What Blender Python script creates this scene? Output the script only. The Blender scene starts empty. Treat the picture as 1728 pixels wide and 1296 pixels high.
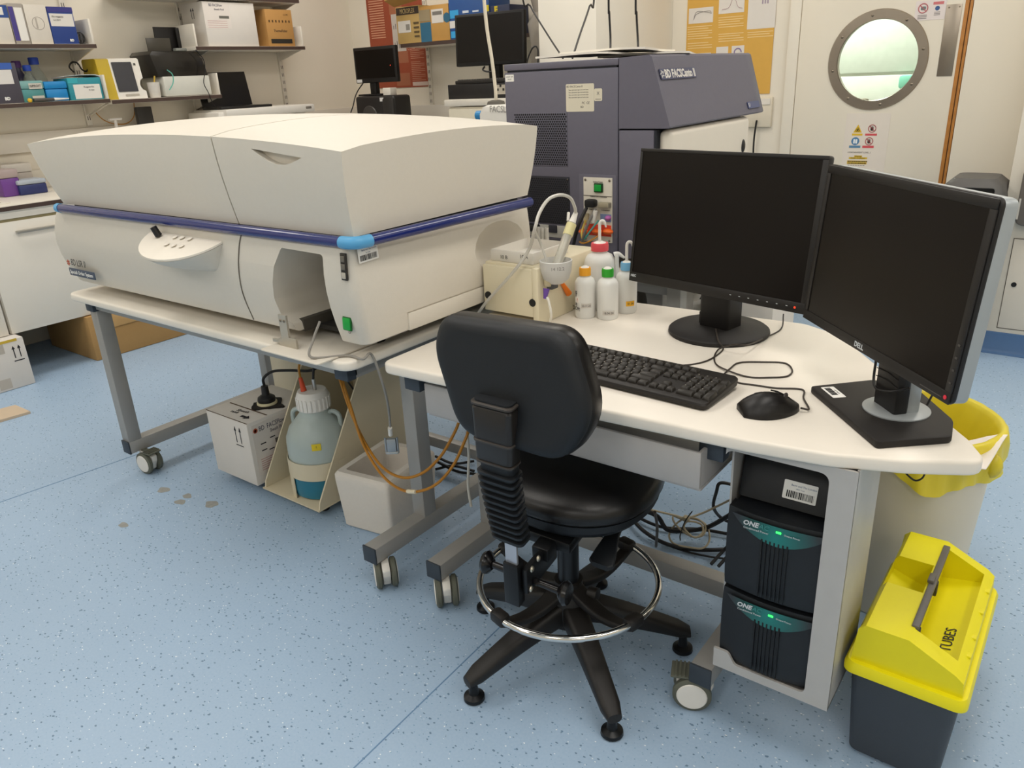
import bpy, bmesh, math, random
from math import sin, cos, pi, radians, sqrt, atan2
from mathutils import Vector, Matrix
random.seed(11)
scene = bpy.context.scene
COL = scene.collection
V = Vector

# ------------------------------------------------------------------ camera
FPX, PITCH, ROLL, YAW, CAMH = 1308.0, radians(21.6), radians(2.78), radians(37.88), 1.33
_F = V((-sin(YAW)*cos(PITCH), cos(YAW)*cos(PITCH), -sin(PITCH)))
_R = V((cos(YAW), sin(YAW), 0)); _U = _R.cross(_F)
CR = _R*cos(ROLL) - _U*sin(ROLL); CU = _R*sin(ROLL) + _U*cos(ROLL); CF = _F
EYE = V((0, 0, CAMH))
cam = bpy.data.cameras.new('camera'); camo = bpy.data.objects.new('camera', cam); COL.objects.link(camo)
cam.sensor_width = 36.0; cam.lens = 36.0*FPX/1728.0; cam.clip_start = 0.05; cam.clip_end = 60
mw = Matrix.Identity(4)
for i in range(3):
    mw[i][0] = CR[i]; mw[i][1] = CU[i]; mw[i][2] = -CF[i]; mw[i][3] = EYE[i]
camo.matrix_world = mw
scene.camera = camo

# ------------------------------------------------------------------ world, lights, exposure
scene.view_settings.view_transform = 'Standard'
scene.view_settings.look = 'None'
scene.view_settings.gamma = 1.0
scene.view_settings.use_curve_mapping = False
scene.view_settings.exposure = 0.0
world = bpy.data.worlds.new('world'); scene.world = world; world.use_nodes = True
world.node_tree.nodes['Background'].inputs[0].default_value = (0.9, 0.95, 1.0, 1)
world.node_tree.nodes['Background'].inputs[1].default_value = 0.3
CEIL = 2.75
LAMP_W = 15.6
LAMPS = [(x, y) for x in (-3.9, -2.1, -0.3, 1.5) for y in (-1.3, 1.0, 3.25)]
for i, (lx, ly) in enumerate(LAMPS):
    l = bpy.data.lights.new('ceiling_lamp', 'AREA'); l.shape = 'RECTANGLE'; l.size = 0.56; l.size_y = 1.16
    l.energy = LAMP_W; l.color = (1.0, 0.945, 0.875)
    o = bpy.data.objects.new('ceiling_lamp', l); COL.objects.link(o); o.location = (lx, ly, CEIL-0.062)

# ------------------------------------------------------------------ picking points of the real place
def _ray(px, py): return ((px-864)*CR - (py-648)*CU + FPX*CF)/FPX
def PZ(px, py, z):
    d = _ray(px, py); return EYE + d*((z-CAMH)/d.z)
def PY(px, py, y):
    d = _ray(px, py); return EYE + d*(y/d.y)
def PX(px, py, x):
    d = _ray(px, py); return EYE + d*(x/d.x)

# ------------------------------------------------------------------ materials
def lin(h):
    h = h.lstrip('#'); c = [int(h[i:i+2], 16)/255 for i in (0, 2, 4)]
    return tuple(x/12.92 if x <= .04045 else ((x+.055)/1.055)**2.4 for x in c)
_mats = {}
def mat(name, hexc, rough=.5, metal=0., var=.05, scale=25, bump=0., bscale=300, trans=0., alpha=1., emit=0., spec=.5, coat=0., sss=0., ior=1.45):
    if name in _mats: return _mats[name]
    m = bpy.data.materials.new(name); m.use_nodes = True; nt = m.node_tree; b = nt.nodes['Principled BSDF']
    c = lin(hexc)
    tc = nt.nodes.new('ShaderNodeTexCoord'); n = nt.nodes.new('ShaderNodeTexNoise'); n.inputs['Scale'].default_value = scale; n.inputs['Detail'].default_value = 3
    nt.links.new(tc.outputs['Object'], n.inputs['Vector'])
    mx = nt.nodes.new('ShaderNodeMix'); mx.data_type = 'RGBA'
    mx.inputs['A'].default_value = (*[x*(1-var) for x in c], 1); mx.inputs['B'].default_value = (*[min(1, x*(1+var)) for x in c], 1)
    nt.links.new(n.outputs['Fac'], mx.inputs['Factor']); nt.links.new(mx.outputs['Result'], b.inputs['Base Color'])
    b.inputs['Roughness'].default_value = rough; b.inputs['Metallic'].default_value = metal
    b.inputs['Specular IOR Level'].default_value = spec; b.inputs['IOR'].default_value = ior
    b.inputs['Transmission Weight'].default_value = trans; b.inputs['Alpha'].default_value = alpha
    b.inputs['Coat Weight'].default_value = coat
    if sss: b.inputs['Subsurface Weight'].default_value = sss; b.inputs['Subsurface Radius'].default_value = (.02, .02, .02)
    if emit:
        nt.links.new(mx.outputs['Result'], b.inputs['Emission Color']); b.inputs['Emission Strength'].default_value = emit
    if bump:
        n2 = nt.nodes.new('ShaderNodeTexNoise'); n2.inputs['Scale'].default_value = bscale; n2.inputs['Detail'].default_value = 2
        nt.links.new(tc.outputs['Object'], n2.inputs['Vector'])
        bp = nt.nodes.new('ShaderNodeBump'); bp.inputs['Strength'].default_value = bump; bp.inputs['Distance'].default_value = .002
        nt.links.new(n2.outputs['Fac'], bp.inputs['Height']); nt.links.new(bp.outputs['Normal'], b.inputs['Normal'])
    _mats[name] = m
    return m

# ------------------------------------------------------------------ mesh builder
MW = {}
def rrect(x0, x1, y0, y1, r, n=5):
    r = max(1e-5, min(r, abs(x1-x0)/2-1e-5, abs(y1-y0)/2-1e-5)); out = []
    for cx, cy, a0 in ((x1-r, y0+r, -pi/2), (x1-r, y1-r, 0), (x0+r, y1-r, pi/2), (x0+r, y0+r, pi)):
        for k in range(n+1):
            a = a0+k*pi/2/n; out.append((cx+r*cos(a), cy+r*sin(a)))
    return out
def round_poly(pts, radii, n=6):
    out = []; N = len(pts)
    for i, p in enumerate(pts):
        r = radii[i] if isinstance(radii, (list, tuple)) else radii
        p = V((p[0], p[1])); a = V(pts[i-1][:2]); b = V(pts[(i+1) % N][:2])
        da = (a-p); db = (b-p); la, lb = da.length, db.length
        if r <= 0 or la < 1e-9 or lb < 1e-9: out.append((p.x, p.y)); continue
        da /= la; db /= lb; ang = math.acos(max(-1, min(1, da.dot(db))))
        t = min(r/max(1e-6, math.tan(ang/2)), la*.49, lb*.49)
        s, e = p+da*t, p+db*t
        for k in range(n+1):
            u = k/n; q = s*(1-u)**2 + p*2*u*(1-u) + e*u*u; out.append((q.x, q.y))
    return out
def smooth_path(pts, n=6, closed=False):
    P = [V(p) for p in pts]; N = len(P); out = []
    rng = range(N) if closed else range(N-1)
    for i in rng:
        p1, p2 = P[i], P[(i+1) % N]
        p0 = P[i-1] if (closed or i > 0) else p1*2-p2
        p3 = P[(i+2) % N] if (closed or i+2 < N) else p2*2-p1
        for k in range(n):
            t = k/n
            out.append(.5*((2*p1)+(p2-p0)*t+(2*p0-5*p1+4*p2-p3)*t*t+(3*p1-p0-3*p2+p3)*t**3))
    if not closed: out.append(P[-1])
    return out
def frame(o, x, y):
    x = V(x).normalized(); z = x.cross(V(y)).normalized(); y = z.cross(x)
    m = Matrix.Identity(4)
    for i in range(3): m[i][0] = x[i]; m[i][1] = y[i]; m[i][2] = z[i]; m[i][3] = o[i]
    return m
class M:
    def __init__(s): s.bm = bmesh.new()
    def merge(s, t, mtx=None):
        if mtx is not None: bmesh.ops.transform(t, matrix=mtx, verts=t.verts)
        me = bpy.data.meshes.new('t'); t.to_mesh(me); t.free(); s.bm.from_mesh(me); bpy.data.meshes.remove(me); return s
    def box(s, c, d, r=0., seg=2, mtx=None):
        t = bmesh.new(); bmesh.ops.create_cube(t, size=1); bmesh.ops.scale(t, vec=V(d), verts=t.verts)
        if r > 0: bmesh.ops.bevel(t, geom=t.edges[:], offset=min(r, min(d)*.45), segments=seg, profile=.5, affect='EDGES')
        bmesh.ops.translate(t, vec=V(c), verts=t.verts); return s.merge(t, mtx)
    def bx(s, x0, x1, y0, y1, z0, z1, r=0., seg=2, mtx=None):
        return s.box(((x0+x1)/2, (y0+y1)/2, (z0+z1)/2), (abs(x1-x0), abs(y1-y0), abs(z1-z0)), r, seg, mtx)
    def prism(s, pts, z0, z1, r=0., seg=2, mtx=None):
        t = bmesh.new()
        lo = [t.verts.new((p[0], p[1], z0)) for p in pts]; hi = [t.verts.new((p[0], p[1], z1)) for p in pts]; n = len(pts)
        fl = t.faces.new(lo[::-1]); fh = t.faces.new(hi)
        for i in range(n): t.faces.new((lo[i], lo[(i+1) % n], hi[(i+1) % n], hi[i]))
        bmesh.ops.recalc_face_normals(t, faces=t.faces)
        if r > 0:
            bmesh.ops.bevel(t, geom=list(set(list(fl.edges)+list(fh.edges))), offset=r, segments=seg, profile=.5, affect='EDGES')
        return s.merge(t, mtx)
    def lathe(s, prof, n=28, c=(0, 0, 0), mtx=None):
        t = bmesh.new(); rings = []
        for r, z in prof:
            if r <= 1e-6: rings.append([t.verts.new((0, 0, z))])
            else: rings.append([t.verts.new((r*cos(2*pi*k/n), r*sin(2*pi*k/n), z)) for k in range(n)])
        for a, b in zip(rings, rings[1:]):
            for k in range(n):
                k2 = (k+1) % n
                if len(a) == 1 and len(b) == 1: continue
                if len(a) == 1: t.faces.new((a[0], b[k], b[k2]))
                elif len(b) == 1: t.faces.new((a[k], a[k2], b[0]))
                else: t.faces.new((a[k], a[k2], b[k2], b[k]))
        if len(rings[0]) > 1: t.faces.new(rings[0][::-1])
        if len(rings[-1]) > 1: t.faces.new(rings[-1])
        bmesh.ops.recalc_face_normals(t, faces=t.faces)
        bmesh.ops.translate(t, vec=V(c), verts=t.verts); return s.merge(t, mtx)
    def cyl(s, a, b, r, r2=None, n=20):
        a, b = V(a), V(b); d = b-a; q = d.to_track_quat('Z', 'Y').to_matrix().to_4x4(); q.translation = a
        return s.lathe([(r, 0), (r2 if r2 is not None else r, d.length)], n, (0, 0, 0), q)
    def tube(s, path, r, n=8, closed=False):
        P = [V(p) for p in path]; N = len(P); t = bmesh.new(); rings = []; up = None
        rr = r if isinstance(r, (list, tuple)) else [r]*N
        for i, p in enumerate(P):
            a = P[i-1] if (i > 0 or closed) else p; b = P[(i+1) % N] if (i < N-1 or closed) else p
            d = (b-a).normalized()
            if up is None: up = V((0, 0, 1)) if abs(d.z) < .9 else V((1, 0, 0))
            x = d.cross(up)
            if x.length < 1e-5: x = d.orthogonal()
            x.normalize(); up = x.cross(d).normalized()
            rings.append([t.verts.new(p+(x*cos(2*pi*k/n)+up*sin(2*pi*k/n))*rr[i]) for k in range(n)])
        for i in range(N if closed else N-1):
            A, B = rings[i], rings[(i+1) % N]
            for k in range(n): t.faces.new((A[k], A[(k+1) % n], B[(k+1) % n], B[k]))
        if not closed: t.faces.new(rings[0][::-1]); t.faces.new(rings[-1])
        bmesh.ops.recalc_face_normals(t, faces=t.faces); return s.merge(t)
    def loft(s, rings, mtx=None, cap=True):
        t = bmesh.new(); R = [[t.verts.new(p) for p in ring] for ring in rings]; n = len(R[0])
        for a, b in zip(R, R[1:]):
            for k in range(n): t.faces.new((a[k], a[(k+1) % n], b[(k+1) % n], b[k]))
        if cap: t.faces.new(R[0][::-1]); t.faces.new(R[-1])
        bmesh.ops.recalc_face_normals(t, faces=t.faces); return s.merge(t, mtx)
    def grid(s, f, nu, nv, mtx=None):
        t = bmesh.new(); G = [[t.verts.new(f(i/nu, j/nv)) for j in range(nv+1)] for i in range(nu+1)]
        for i in range(nu):
            for j in range(nv): t.faces.new((G[i][j], G[i+1][j], G[i+1][j+1], G[i][j+1]))
        return s.merge(t, mtx)
    def sphere(s, c, r, n=16, sc=(1, 1, 1), mtx=None):
        t = bmesh.new(); bmesh.ops.create_uvsphere(t, u_segments=n, v_segments=max(6, n//2), radius=1)
        bmesh.ops.scale(t, vec=V(sc)*r, verts=t.verts); bmesh.ops.translate(t, vec=V(c), verts=t.verts); return s.merge(t, mtx)
    def quad(s, a, b, c, d):
        vs = [s.bm.verts.new(V(p)) for p in (a, b, c, d)]; s.bm.faces.new(vs); return s
    def mesh(s, name, angle=35):
        for f in s.bm.faces: f.smooth = True
        lim = radians(angle)
        for e in s.bm.edges:
            if len(e.link_faces) == 2 and e.calc_face_angle(0) > lim: e.smooth = False
        me = bpy.data.meshes.new(name); s.bm.to_mesh(me); s.bm.free(); return me
    def build(s, name, material, parent=None, world=True, angle=35):
        """link as one mesh object; world=True: the builder holds world coordinates"""
        if parent is not None and world:
            bmesh.ops.transform(s.bm, matrix=MW[parent].inverted(), verts=s.bm.verts)
        me = s.mesh(name, angle)
        return put(name, me, material, parent)
def put(name, me, material, parent=None):
    if material is not None and len(me.materials) == 0: me.materials.append(material)
    o = bpy.data.objects.new(name, me); COL.objects.link(o)
    if parent is not None: o.parent = parent; MW[o] = MW[parent].copy()
    else: MW[o] = Matrix.Identity(4)
    return o
def tag(o, label, cat, group=None, kind=None):
    if label: o['label'] = label
    if cat: o['category'] = cat
    if group: o['group'] = group
    if kind: o['kind'] = kind
    return o
def struct(o): o['kind'] = 'structure'; return o
def thing(name, label, cat, loc=(0, 0, 0), rz=0., group=None):
    o = bpy.data.objects.new(name, None); COL.objects.link(o); o.empty_display_size = .05
    o.location = loc; o.rotation_euler = (0, 0, rz); MW[o] = Matrix.Translation(V(loc)) @ Matrix.Rotation(rz, 4, 'Z')
    return tag(o, label, cat, group)
def single(mb, name, material, label, cat, group=None, angle=35):
    """a thing that is one mesh: origin moved to the middle of its base"""
    co = [v.co for v in mb.bm.verts]
    c = V(((min(v.x for v in co)+max(v.x for v in co))/2, (min(v.y for v in co)+max(v.y for v in co))/2, min(v.z for v in co)))
    bmesh.ops.translate(mb.bm, vec=-c, verts=mb.bm.verts)
    o = put(name, mb.mesh(name, angle), material); o.location = c; MW[o] = Matrix.Translation(c)
    return tag(o, label, cat, group)
def copy_tree(o, loc, rz=0., label=None):
    c = o.copy(); COL.objects.link(c); c.location = loc; c.rotation_euler = (0, 0, rz)
    MW[c] = Matrix.Translation(V(loc)) @ Matrix.Rotation(rz, 4, 'Z')
    if label: c['label'] = label
    for ch in [x for x in bpy.data.objects if x.parent == o]:
        d = ch.copy(); COL.objects.link(d); d.parent = c
        for g in [x for x in bpy.data.objects if x.parent == ch]:
            e = g.copy(); COL.objects.link(e); e.parent = d
    return c
def text(st, size, material, parent, fr, align='CENTER', name='lettering', bold=0., sx=1., shear=0., ext=.0002):
    cu = bpy.data.curves.new('f', 'FONT'); cu.body = st; cu.size = size; cu.align_x = align; cu.align_y = 'CENTER'; cu.extrude = ext; cu.offset = bold; cu.shear = shear
    cu.resolution_u = 2
    o = bpy.data.objects.new('f', cu); me = bpy.data.meshes.new_from_object(o)
    bpy.data.objects.remove(o); bpy.data.curves.remove(cu)
    me.name = name; me.transform(fr @ Matrix.Diagonal((sx, 1, 1, 1)))
    if parent is not None: me.transform(MW[parent].inverted())
    me.materials.clear()
    return put(name, me, material, parent)
def cut(mb, cutters, solver='EXACT'):
    """boolean difference done on the mesh builder; cutters are builders"""
    me = mb.mesh('a'); a = bpy.data.objects.new('a', me); COL.objects.link(a); obs = []
    for c in cutters:
        o = bpy.data.objects.new('c', c.mesh('c')); COL.objects.link(o); obs.append(o)
        md = a.modifiers.new('b', 'BOOLEAN'); md.operation = 'DIFFERENCE'; md.object = o; md.solver = solver
    dg = bpy.context.evaluated_depsgraph_get(); me2 = bpy.data.meshes.new_from_object(a.evaluated_get(dg))
    for o in [a]+obs:
        m_ = o.data; bpy.data.objects.remove(o); bpy.data.meshes.remove(m_)
    r = M(); r.bm.from_mesh(me2); bpy.data.meshes.remove(me2); return r
def sticker(parent, fr, w, h, lines, base='#eceae4', ink='#3a3a40', name='sticker', bars=None, thick=.0006, rad=.002):
    """a flat printed label: a thin plate with its printing as a child"""
    p = M().prism(rrect(-w/2, w/2, -h/2, h/2, rad, 3), 0, thick, mtx=fr).build(name, mat('paper_'+base, base, .6, var=.02), parent)
    lift = fr @ Matrix.Translation((0, 0, thick))
    for (tx, x, y, size) in lines:
        text(tx, size, mat('ink_'+ink, ink, .6), p, lift @ Matrix.Translation((x, y, 0)), 'CENTER')
    if bars:
        x0, x1, y0, y1 = bars; m = M(); x = x0; rnd = random.Random(5)
        while x < x1:
            wd = rnd.choice((.0006, .001, .0016))*max(1., (x1-x0)/.035); m.bx(x, min(x+wd, x1), y0, y1, thick, thick+.0003, mtx=fr); x += wd+rnd.choice((.0006, .001))*max(1., (x1-x0)/.035)
        m.build('barcode', mat('ink_#222222', '#222222', .6), p)
    return p
# ------------------------------------------------------------------ the room
WX, WY, DY = -4.9, 4.5, 4.47          # left wall, back wall, door face
wallm = mat('wall_paint', '#e9e1d1', .75, var=.02, scale=6, bump=.15, bscale=180)
def floor_mat():
    m = bpy.data.materials.new('vinyl_floor'); m.use_nodes = True; nt = m.node_tree; b = nt.nodes['Principled BSDF']
    N = nt.nodes.new; L = nt.links.new
    tc = N('ShaderNodeTexCoord')
    def flecks(scale, thr, off):
        mp = N('ShaderNodeMapping'); mp.inputs['Location'].default_value = off; mp.inputs['Scale'].default_value = (1, 1.5, 1); mp.inputs['Rotation'].default_value = (0, 0, .6)
        v = N('ShaderNodeTexVoronoi'); v.inputs['Scale'].default_value = scale; v.inputs['Randomness'].default_value = 1
        nz = N('ShaderNodeTexNoise'); nz.inputs['Scale'].default_value = scale*1.7; nz.inputs['Detail'].default_value = 1
        L(tc.outputs['Object'], mp.inputs['Vector']); L(mp.outputs['Vector'], v.inputs['Vector']); L(mp.outputs['Vector'], nz.inputs['Vector'])
        a = N('ShaderNodeMath'); a.operation = 'MULTIPLY_ADD'; a.inputs[1].default_value = .5; L(nz.outputs['Fac'], a.inputs[0]); L(v.outputs['Distance'], a.inputs[2])
        s = N('ShaderNodeSeparateColor'); L(v.outputs['Color'], s.inputs['Color'])
        g = N('ShaderNodeMath'); g.operation = 'LESS_THAN'; g.inputs[1].default_value = thr; L(a.outputs[0], g.inputs[0])
        k = N('ShaderNodeMath'); k.operation = 'GREATER_THAN'; k.inputs[1].default_value = .35; L(s.outputs['Red'], k.inputs[0])
        w = N('ShaderNodeMath'); w.operation = 'MULTIPLY'; L(g.outputs[0], w.inputs[0]); L(k.outputs[0], w.inputs[1])
        return w.outputs[0]
    base = N('ShaderNodeTexNoise'); base.inputs['Scale'].default_value = 2.2; base.inputs['Detail'].default_value = 6; L(tc.outputs['Object'], base.inputs['Vector'])
    fine = N('ShaderNodeTexNoise'); fine.inputs['Scale'].default_value = 160; fine.inputs['Detail'].default_value = 2; L(tc.outputs['Object'], fine.inputs['Vector'])
    def mix(fac, A, B):
        x = N('ShaderNodeMix'); x.data_type = 'RGBA'
        if isinstance(fac, float): x.inputs['Factor'].default_value = fac
        else: L(fac, x.inputs['Factor'])
        for nm, c in (('A', A), ('B', B)):
            if isinstance(c, str): x.inputs[nm].default_value = (*lin(c), 1)
            else: L(c, x.inputs[nm])
        return x.outputs['Result']
    c = mix(base.outputs['Fac'], FLOOR_A, FLOOR_B)
    c2 = mix(fine.outputs['Fac'], FLOOR_A, FLOOR_C)
    c = mix(.5, c, c2)
    c = mix(flecks(58, .42, (0, 0, 0)), c, '#66819c')
    c = mix(flecks(66, .35, (3.3, 1.7, 0)), c, '#e3ebf1')
    c = mix(flecks(90, .36, (1.3, 5.7, 0)), c, '#6c90b2')
    L(c, b.inputs['Base Color']); b.inputs['Roughness'].default_value = .42
    bp = N('ShaderNodeBump'); bp.inputs['Strength'].default_value = .08; bp.inputs['Distance'].default_value = .001; L(fine.outputs['Fac'], bp.inputs['Height']); L(bp.outputs['Normal'], b.inputs['Normal'])
    return m
FLOOR_A, FLOOR_B, FLOOR_C = '#95b1ce', '#a5bdd6', '#b4c8dc'
floor = struct(M().bx(-5.1, 2.7, -3.1, 4.7, -.05, 0).build('floor', floor_mat()))
seamm = mat('floor_seam', '#6a8cb0', .5)
def strip(a, b, w, z=.0007):
    a, b = V((a.x, a.y, 0)), V((b.x, b.y, 0)); d = (b-a).normalized(); n = V((-d.y, d.x, 0))*w/2
    return M().prism([(a-n)[:2], (b-n)[:2], (b+n)[:2], (a+n)[:2]], -.001, z)
strip(PZ(-150, 900, 0), PZ(240, 764, 0), .004).build('weld_seam', seamm, floor)
strip(PZ(560, 1332, 0), PZ(850, 1052, 0), .003).build('weld_seam', seamm, floor)
stainm = mat('dried_stain', '#979894', .7, var=.25, scale=60)
for px, py, rr in ((276, 827, .022), (316, 837, .018), (304, 847, .02), (357, 851, .024), (208, 886, .018)):
    p = PZ(px, py, 0); pts = [(p.x+rr*(1.1+.22*sin(3*a+px))*cos(a), p.y+rr*.8*(1+.15*cos(2*a+py))*sin(a)) for a in [2*pi*k/20 for k in range(20)]]
    M().prism(pts, -.0005, .0006).build('stain', stainm, floor)
struct(M().bx(-5.1, 2.7, -3.1, 7.0, CEIL, CEIL+.1).build('ceiling', mat('ceiling_tile', '#e8e6e0', .9, var=.02)))
struct(M().bx(WX-.15, WX, -3.1, 4.7, 0, CEIL).build('wall_left', wallm))
struct(M().bx(-5.1, 2.7, -3.1, -3.0, 0, CEIL).build('wall_front', wallm))
struct(M().bx(2.6, 2.7, -3.1, 7.0, 0, CEIL).build('wall_right', wallm))
DX0 = PY(1346, 130, WY).x; DXS = PY(1612, 150, DY).x; DX1 = DXS+.42
wb = M(); wb.bx(-5.1, DX0-.05, WY, WY+.12, 0, CEIL); wb.bx(DX1+.05, 2.7, WY, WY+.12, 0, CEIL); wb.bx(DX0-.05, DX1+.05, WY, WY+.12, 2.12, CEIL)
struct(wb.build('wall_back', wallm))
framem = mat('door_frame_gloss', '#e6dfd0', .35, var=.02)
fm = M(); fm.bx(DX0-.06, DX0, WY-.025, WY+.1, 0, 2.14, .004); fm.bx(DX1, DX1+.06, WY-.025, WY+.1, 0, 2.14, .004); fm.bx(DX0-.06, DX1+.06, WY-.025, WY+.1, 2.1, 2.16, .004)
struct(fm.build('trim_1', framem))
# door leaf with a round vision panel
doorm = mat('door_laminate', '#e7dfce', .45, var=.02, scale=4)
WCx = PY(1479.5, 102, DY).x; WCz = PY(1479.5, 102, DY).z; WR = (PY(1564.5, 92, DY).x-PY(1394.7, 104, DY).x)/2*1.0; WI = WR*.797
leaf = M().bx(DX0+.004, DXS-.012, DY, DY+.045, .008, 2.09, .002)
hole = M().cyl((WCx, DY-.05, WCz), (WCx, DY+.1, WCz), WI+.004, n=64)
door1 = struct(cut(leaf, [hole]).build('door_1', doorm))
steel = mat('brushed_steel', '#a59a8c', .34, .9, var=.12, scale=9)
t = M(); prof = [(WI, .001), (WI+.003, .007), (WR-.004, .007), (WR, .001)]
fr = frame((WCx, DY, WCz), (1, 0, 0), (0, 0, 1))
t.loft([[fr @ V((r*cos(2*pi*k/64), r*sin(2*pi*k/64), z)) for r, z in prof] for k in range(65)], cap=False)
ring = t.build('porthole_ring', steel, door1)
for k in range(8):
    a = 2*pi*k/8+.2; p = fr @ V(((WI+WR)/2*cos(a), (WI+WR)/2*sin(a), .008))
    M().sphere(p, .007, 10, (1, .4, 1)).build('screw', mat('screw_steel', '#8a8072', .3, 1), ring)
glass = mat('window_glass', '#f2fbf6', .0, trans=1., ior=1.02, spec=.6)
M().cyl((WCx, DY+.018, WCz), (WCx, DY+.024, WCz), WI+.002, n=48).build('pane', glass, door1)
# hardwood lipping and the second leaf
woodm = mat('hardwood_lipping', '#b57a3a', .4, var=.2, scale=40)
struct(M().bx(DXS-.012, DXS+.004, DY-.003, DY+.045, .008, 2.09, .002).build('trim_2', woodm))
struct(M().bx(DXS+.008, DXS+.02, DY-.001, DY+.045, .008, 2.09, .002).build('trim_3', woodm))
struct(M().bx(DXS+.022, DX1-.004, DY, DY+.045, .008, 2.09, .002).build('door_2', doorm))
# steel push plate
a = PY(1598, 9, DY-.003); b = PY(1606, 128, DY-.003)
pp = M().bx(PY(1597.5, 10, DY).x, PY(1625, 6, DY).x, DY-.003, DY, PY(1605, 128, DY).z, PY(1611, 7, DY).z, .001)
pl = pp.build('push_plate', steel, door1)
for xx in (PY(1599, 10, DY).x+.008, PY(1623, 8, DY).x-.006): M().sphere((xx, DY-.003, PY(1611, 7, DY).z-.012), .004, 8, (1, .4, 1)).build('screw', mat('screw_steel', '#8a8072', .3, 1), pl)
# room seen through the porthole
struct(M().bx(-5.1, 2.7, 6.9, 7.0, 0, CEIL).build('wall_far', mat('far_wall_paint', '#eceee4', .8, var=.02)))
struct(M().bx(-5.1, 2.7, 4.7, 7.0, -.05, 0).build('floor_far', mat('far_floor', '#b9bdb8', .6)))
l = bpy.data.lights.new('far_lamp', 'AREA'); l.shape = 'RECTANGLE'; l.size = .6; l.size_y = 1.2; l.energy = 60; l.color = (.98, 1, .95)
o = bpy.data.objects.new('far_lamp', l); COL.objects.link(o); o.location = (-1.9, 5.7, CEIL-.02)
hoodm = mat('cabinet_enamel', '#eef0e6', .4, var=.02)
rt = thing('fume_cupboard', 'pale green-white cupboard front seen through the round door window', 'cupboard', (-1.75, 6.5, 0))
M().bx(-2.7, -.9, 6.4, 6.88, 0, 2.3, .01).build('body', hoodm, rt)
M().bx(-2.68, -.92, 6.37, 6.4, .95, 1.22, .006).build('lower_panel', hoodm, rt)
M().bx(-2.68, -.92, 6.37, 6.4, 1.24, 1.62, .006).build('sash', mat('cabinet_sash', '#e6ebe0', .25), rt)
q = PY(1452, 168, 6.36); q2 = PY(1466, 165, 6.36)
M().tube(smooth_path([(q.x, 6.37, q.z-.03), (q.x, 6.33, q.z), (q2.x, 6.33, q.z), (q2.x, 6.37, q.z-.03)], 4), .006).build('handle', steel, rt)
q = PY(1531, 138, 6.3)
single(M().box((q.x, 6.31, q.z), (.11, .06, .09), .02), 'glove_box', mat('teal_card', '#8fd6bd', .6), 'teal blurred box seen at the right edge of the round door window', 'box')
# column, boxed corner, skirting
struct(M().bx(-2.55, -2.2, 3.65, WY, 0, CEIL, .004).build('wall_column', mat('column_paint', '#f0eadd', .75, var=.02, scale=6)))
BX0, BY = -.37, 4.16
bxo = struct(M().bx(BX0, 2.6, BY, WY, 0, CEIL, .003).build('wall_boxing', wallm))
skm = mat('skirting_vinyl', '#51719a', .45, var=.05)
def skirt(x0, x1, y):
    return [(y, 0), (y-.03, 0), (y-.03, .002), (y-.014, .008), (y-.008, .02), (y-.006, .1), (y, .102)]
sk = M(); ring0 = skirt(0, 0, BY); sk.loft([[(x, a, b) for a, b in ring0] for x in (BX0-.004, 2.58)])
struct(sk.build('baseboard_boxing', skm))
sk = M(); r1 = skirt(0, 0, WY); sk.loft([[(x, a, b) for a, b in r1] for x in (-2.18, DX0-.07)])
struct(sk.build('baseboard_back', skm))
a0, a1 = PY(1683, 552, BY), PY(1713, 403, BY)
pnl = M().bx(a0.x, a0.x+.42, BY-.002, BY, a0.z, a1.z, .001).build('access_panel', mat('panel_white', '#e4dccd', .5, var=.02), bxo)
gm = mat('panel_gap', '#5c554b', .8); g = M(); w = .003
g.bx(a0.x-w, a0.x, BY-.0025, BY, a0.z-w, a1.z+w); g.bx(a0.x, a0.x+.42, BY-.0025, BY, a0.z-w, a0.z); g.bx(a0.x, a0.x+.42, BY-.0025, BY, a1.z, a1.z+w)
g.build('panel_joint', gm, bxo)
q = PY(1711, 480, BY); M().cyl((q.x, BY-.006, q.z), (q.x, BY, q.z), .011, n=16).build('lock', mat('lock_black', '#1c1a1a', .4), pnl)
# recess with a pipe cover in the boxing
q = PY(1712, 378, BY); q1 = PY(1728, 290, BY)
dk = thing('wall_dispenser', 'dark grey rounded dispenser set in white boxing at the right edge', 'dispenser', (q.x+.1, BY, q.z))
M().prism(round_poly([(q.x, q.z), (q.x+.2, q.z), (q.x+.2, q1.z+.03), (q.x, q1.z+.03)], .04), 0, .05, .01, mtx=frame((0, BY, 0), (1, 0, 0), (0, 0, 1))).build('body', mat('dispenser_grey', '#6d6760', .45), dk)
M().bx(q.x+.005, q.x+.012, BY-.055, BY-.05, q.z+.03, q.z+.12).build('label_strip', mat('dispenser_label', '#c9c5bb', .5), dk)
# swing bin by the door
q = PZ(1640, 330, .86); 
rt = thing('swing_bin', 'dark grey bin with moulded lid standing by the door, behind the right monitor', 'bin', (-.63, 4.1, 0))
bm_ = mat('bin_dark_grey', '#5a5856', .55, var=.06)
xa, xb = PY(1580, 330, 4.0).x, PY(1697, 335, 4.0).x; zt = PY(1640, 303, 4.0).z
def rng(x0, x1, y0, y1, z, r=.04): return [(x, y, z) for x, y in rrect(x0, x1, y0, y1, r)]
M().loft([rng(xa+.05, xb-.05, 4.02, 4.26, 0), rng(xa+.01, xb-.01, 3.98, 4.3, zt-.16)]).build('body', bm_, rt)
ld = M().loft([rng(xa, xb, 3.97, 4.31, zt-.16), rng(xa, xb, 3.97, 4.31, zt-.12), rng(xa+.02, xb-.02, 4.0, 4.29, zt-.03), rng(xa+.05, xb-.05, 4.03, 4.25, zt)])
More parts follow.
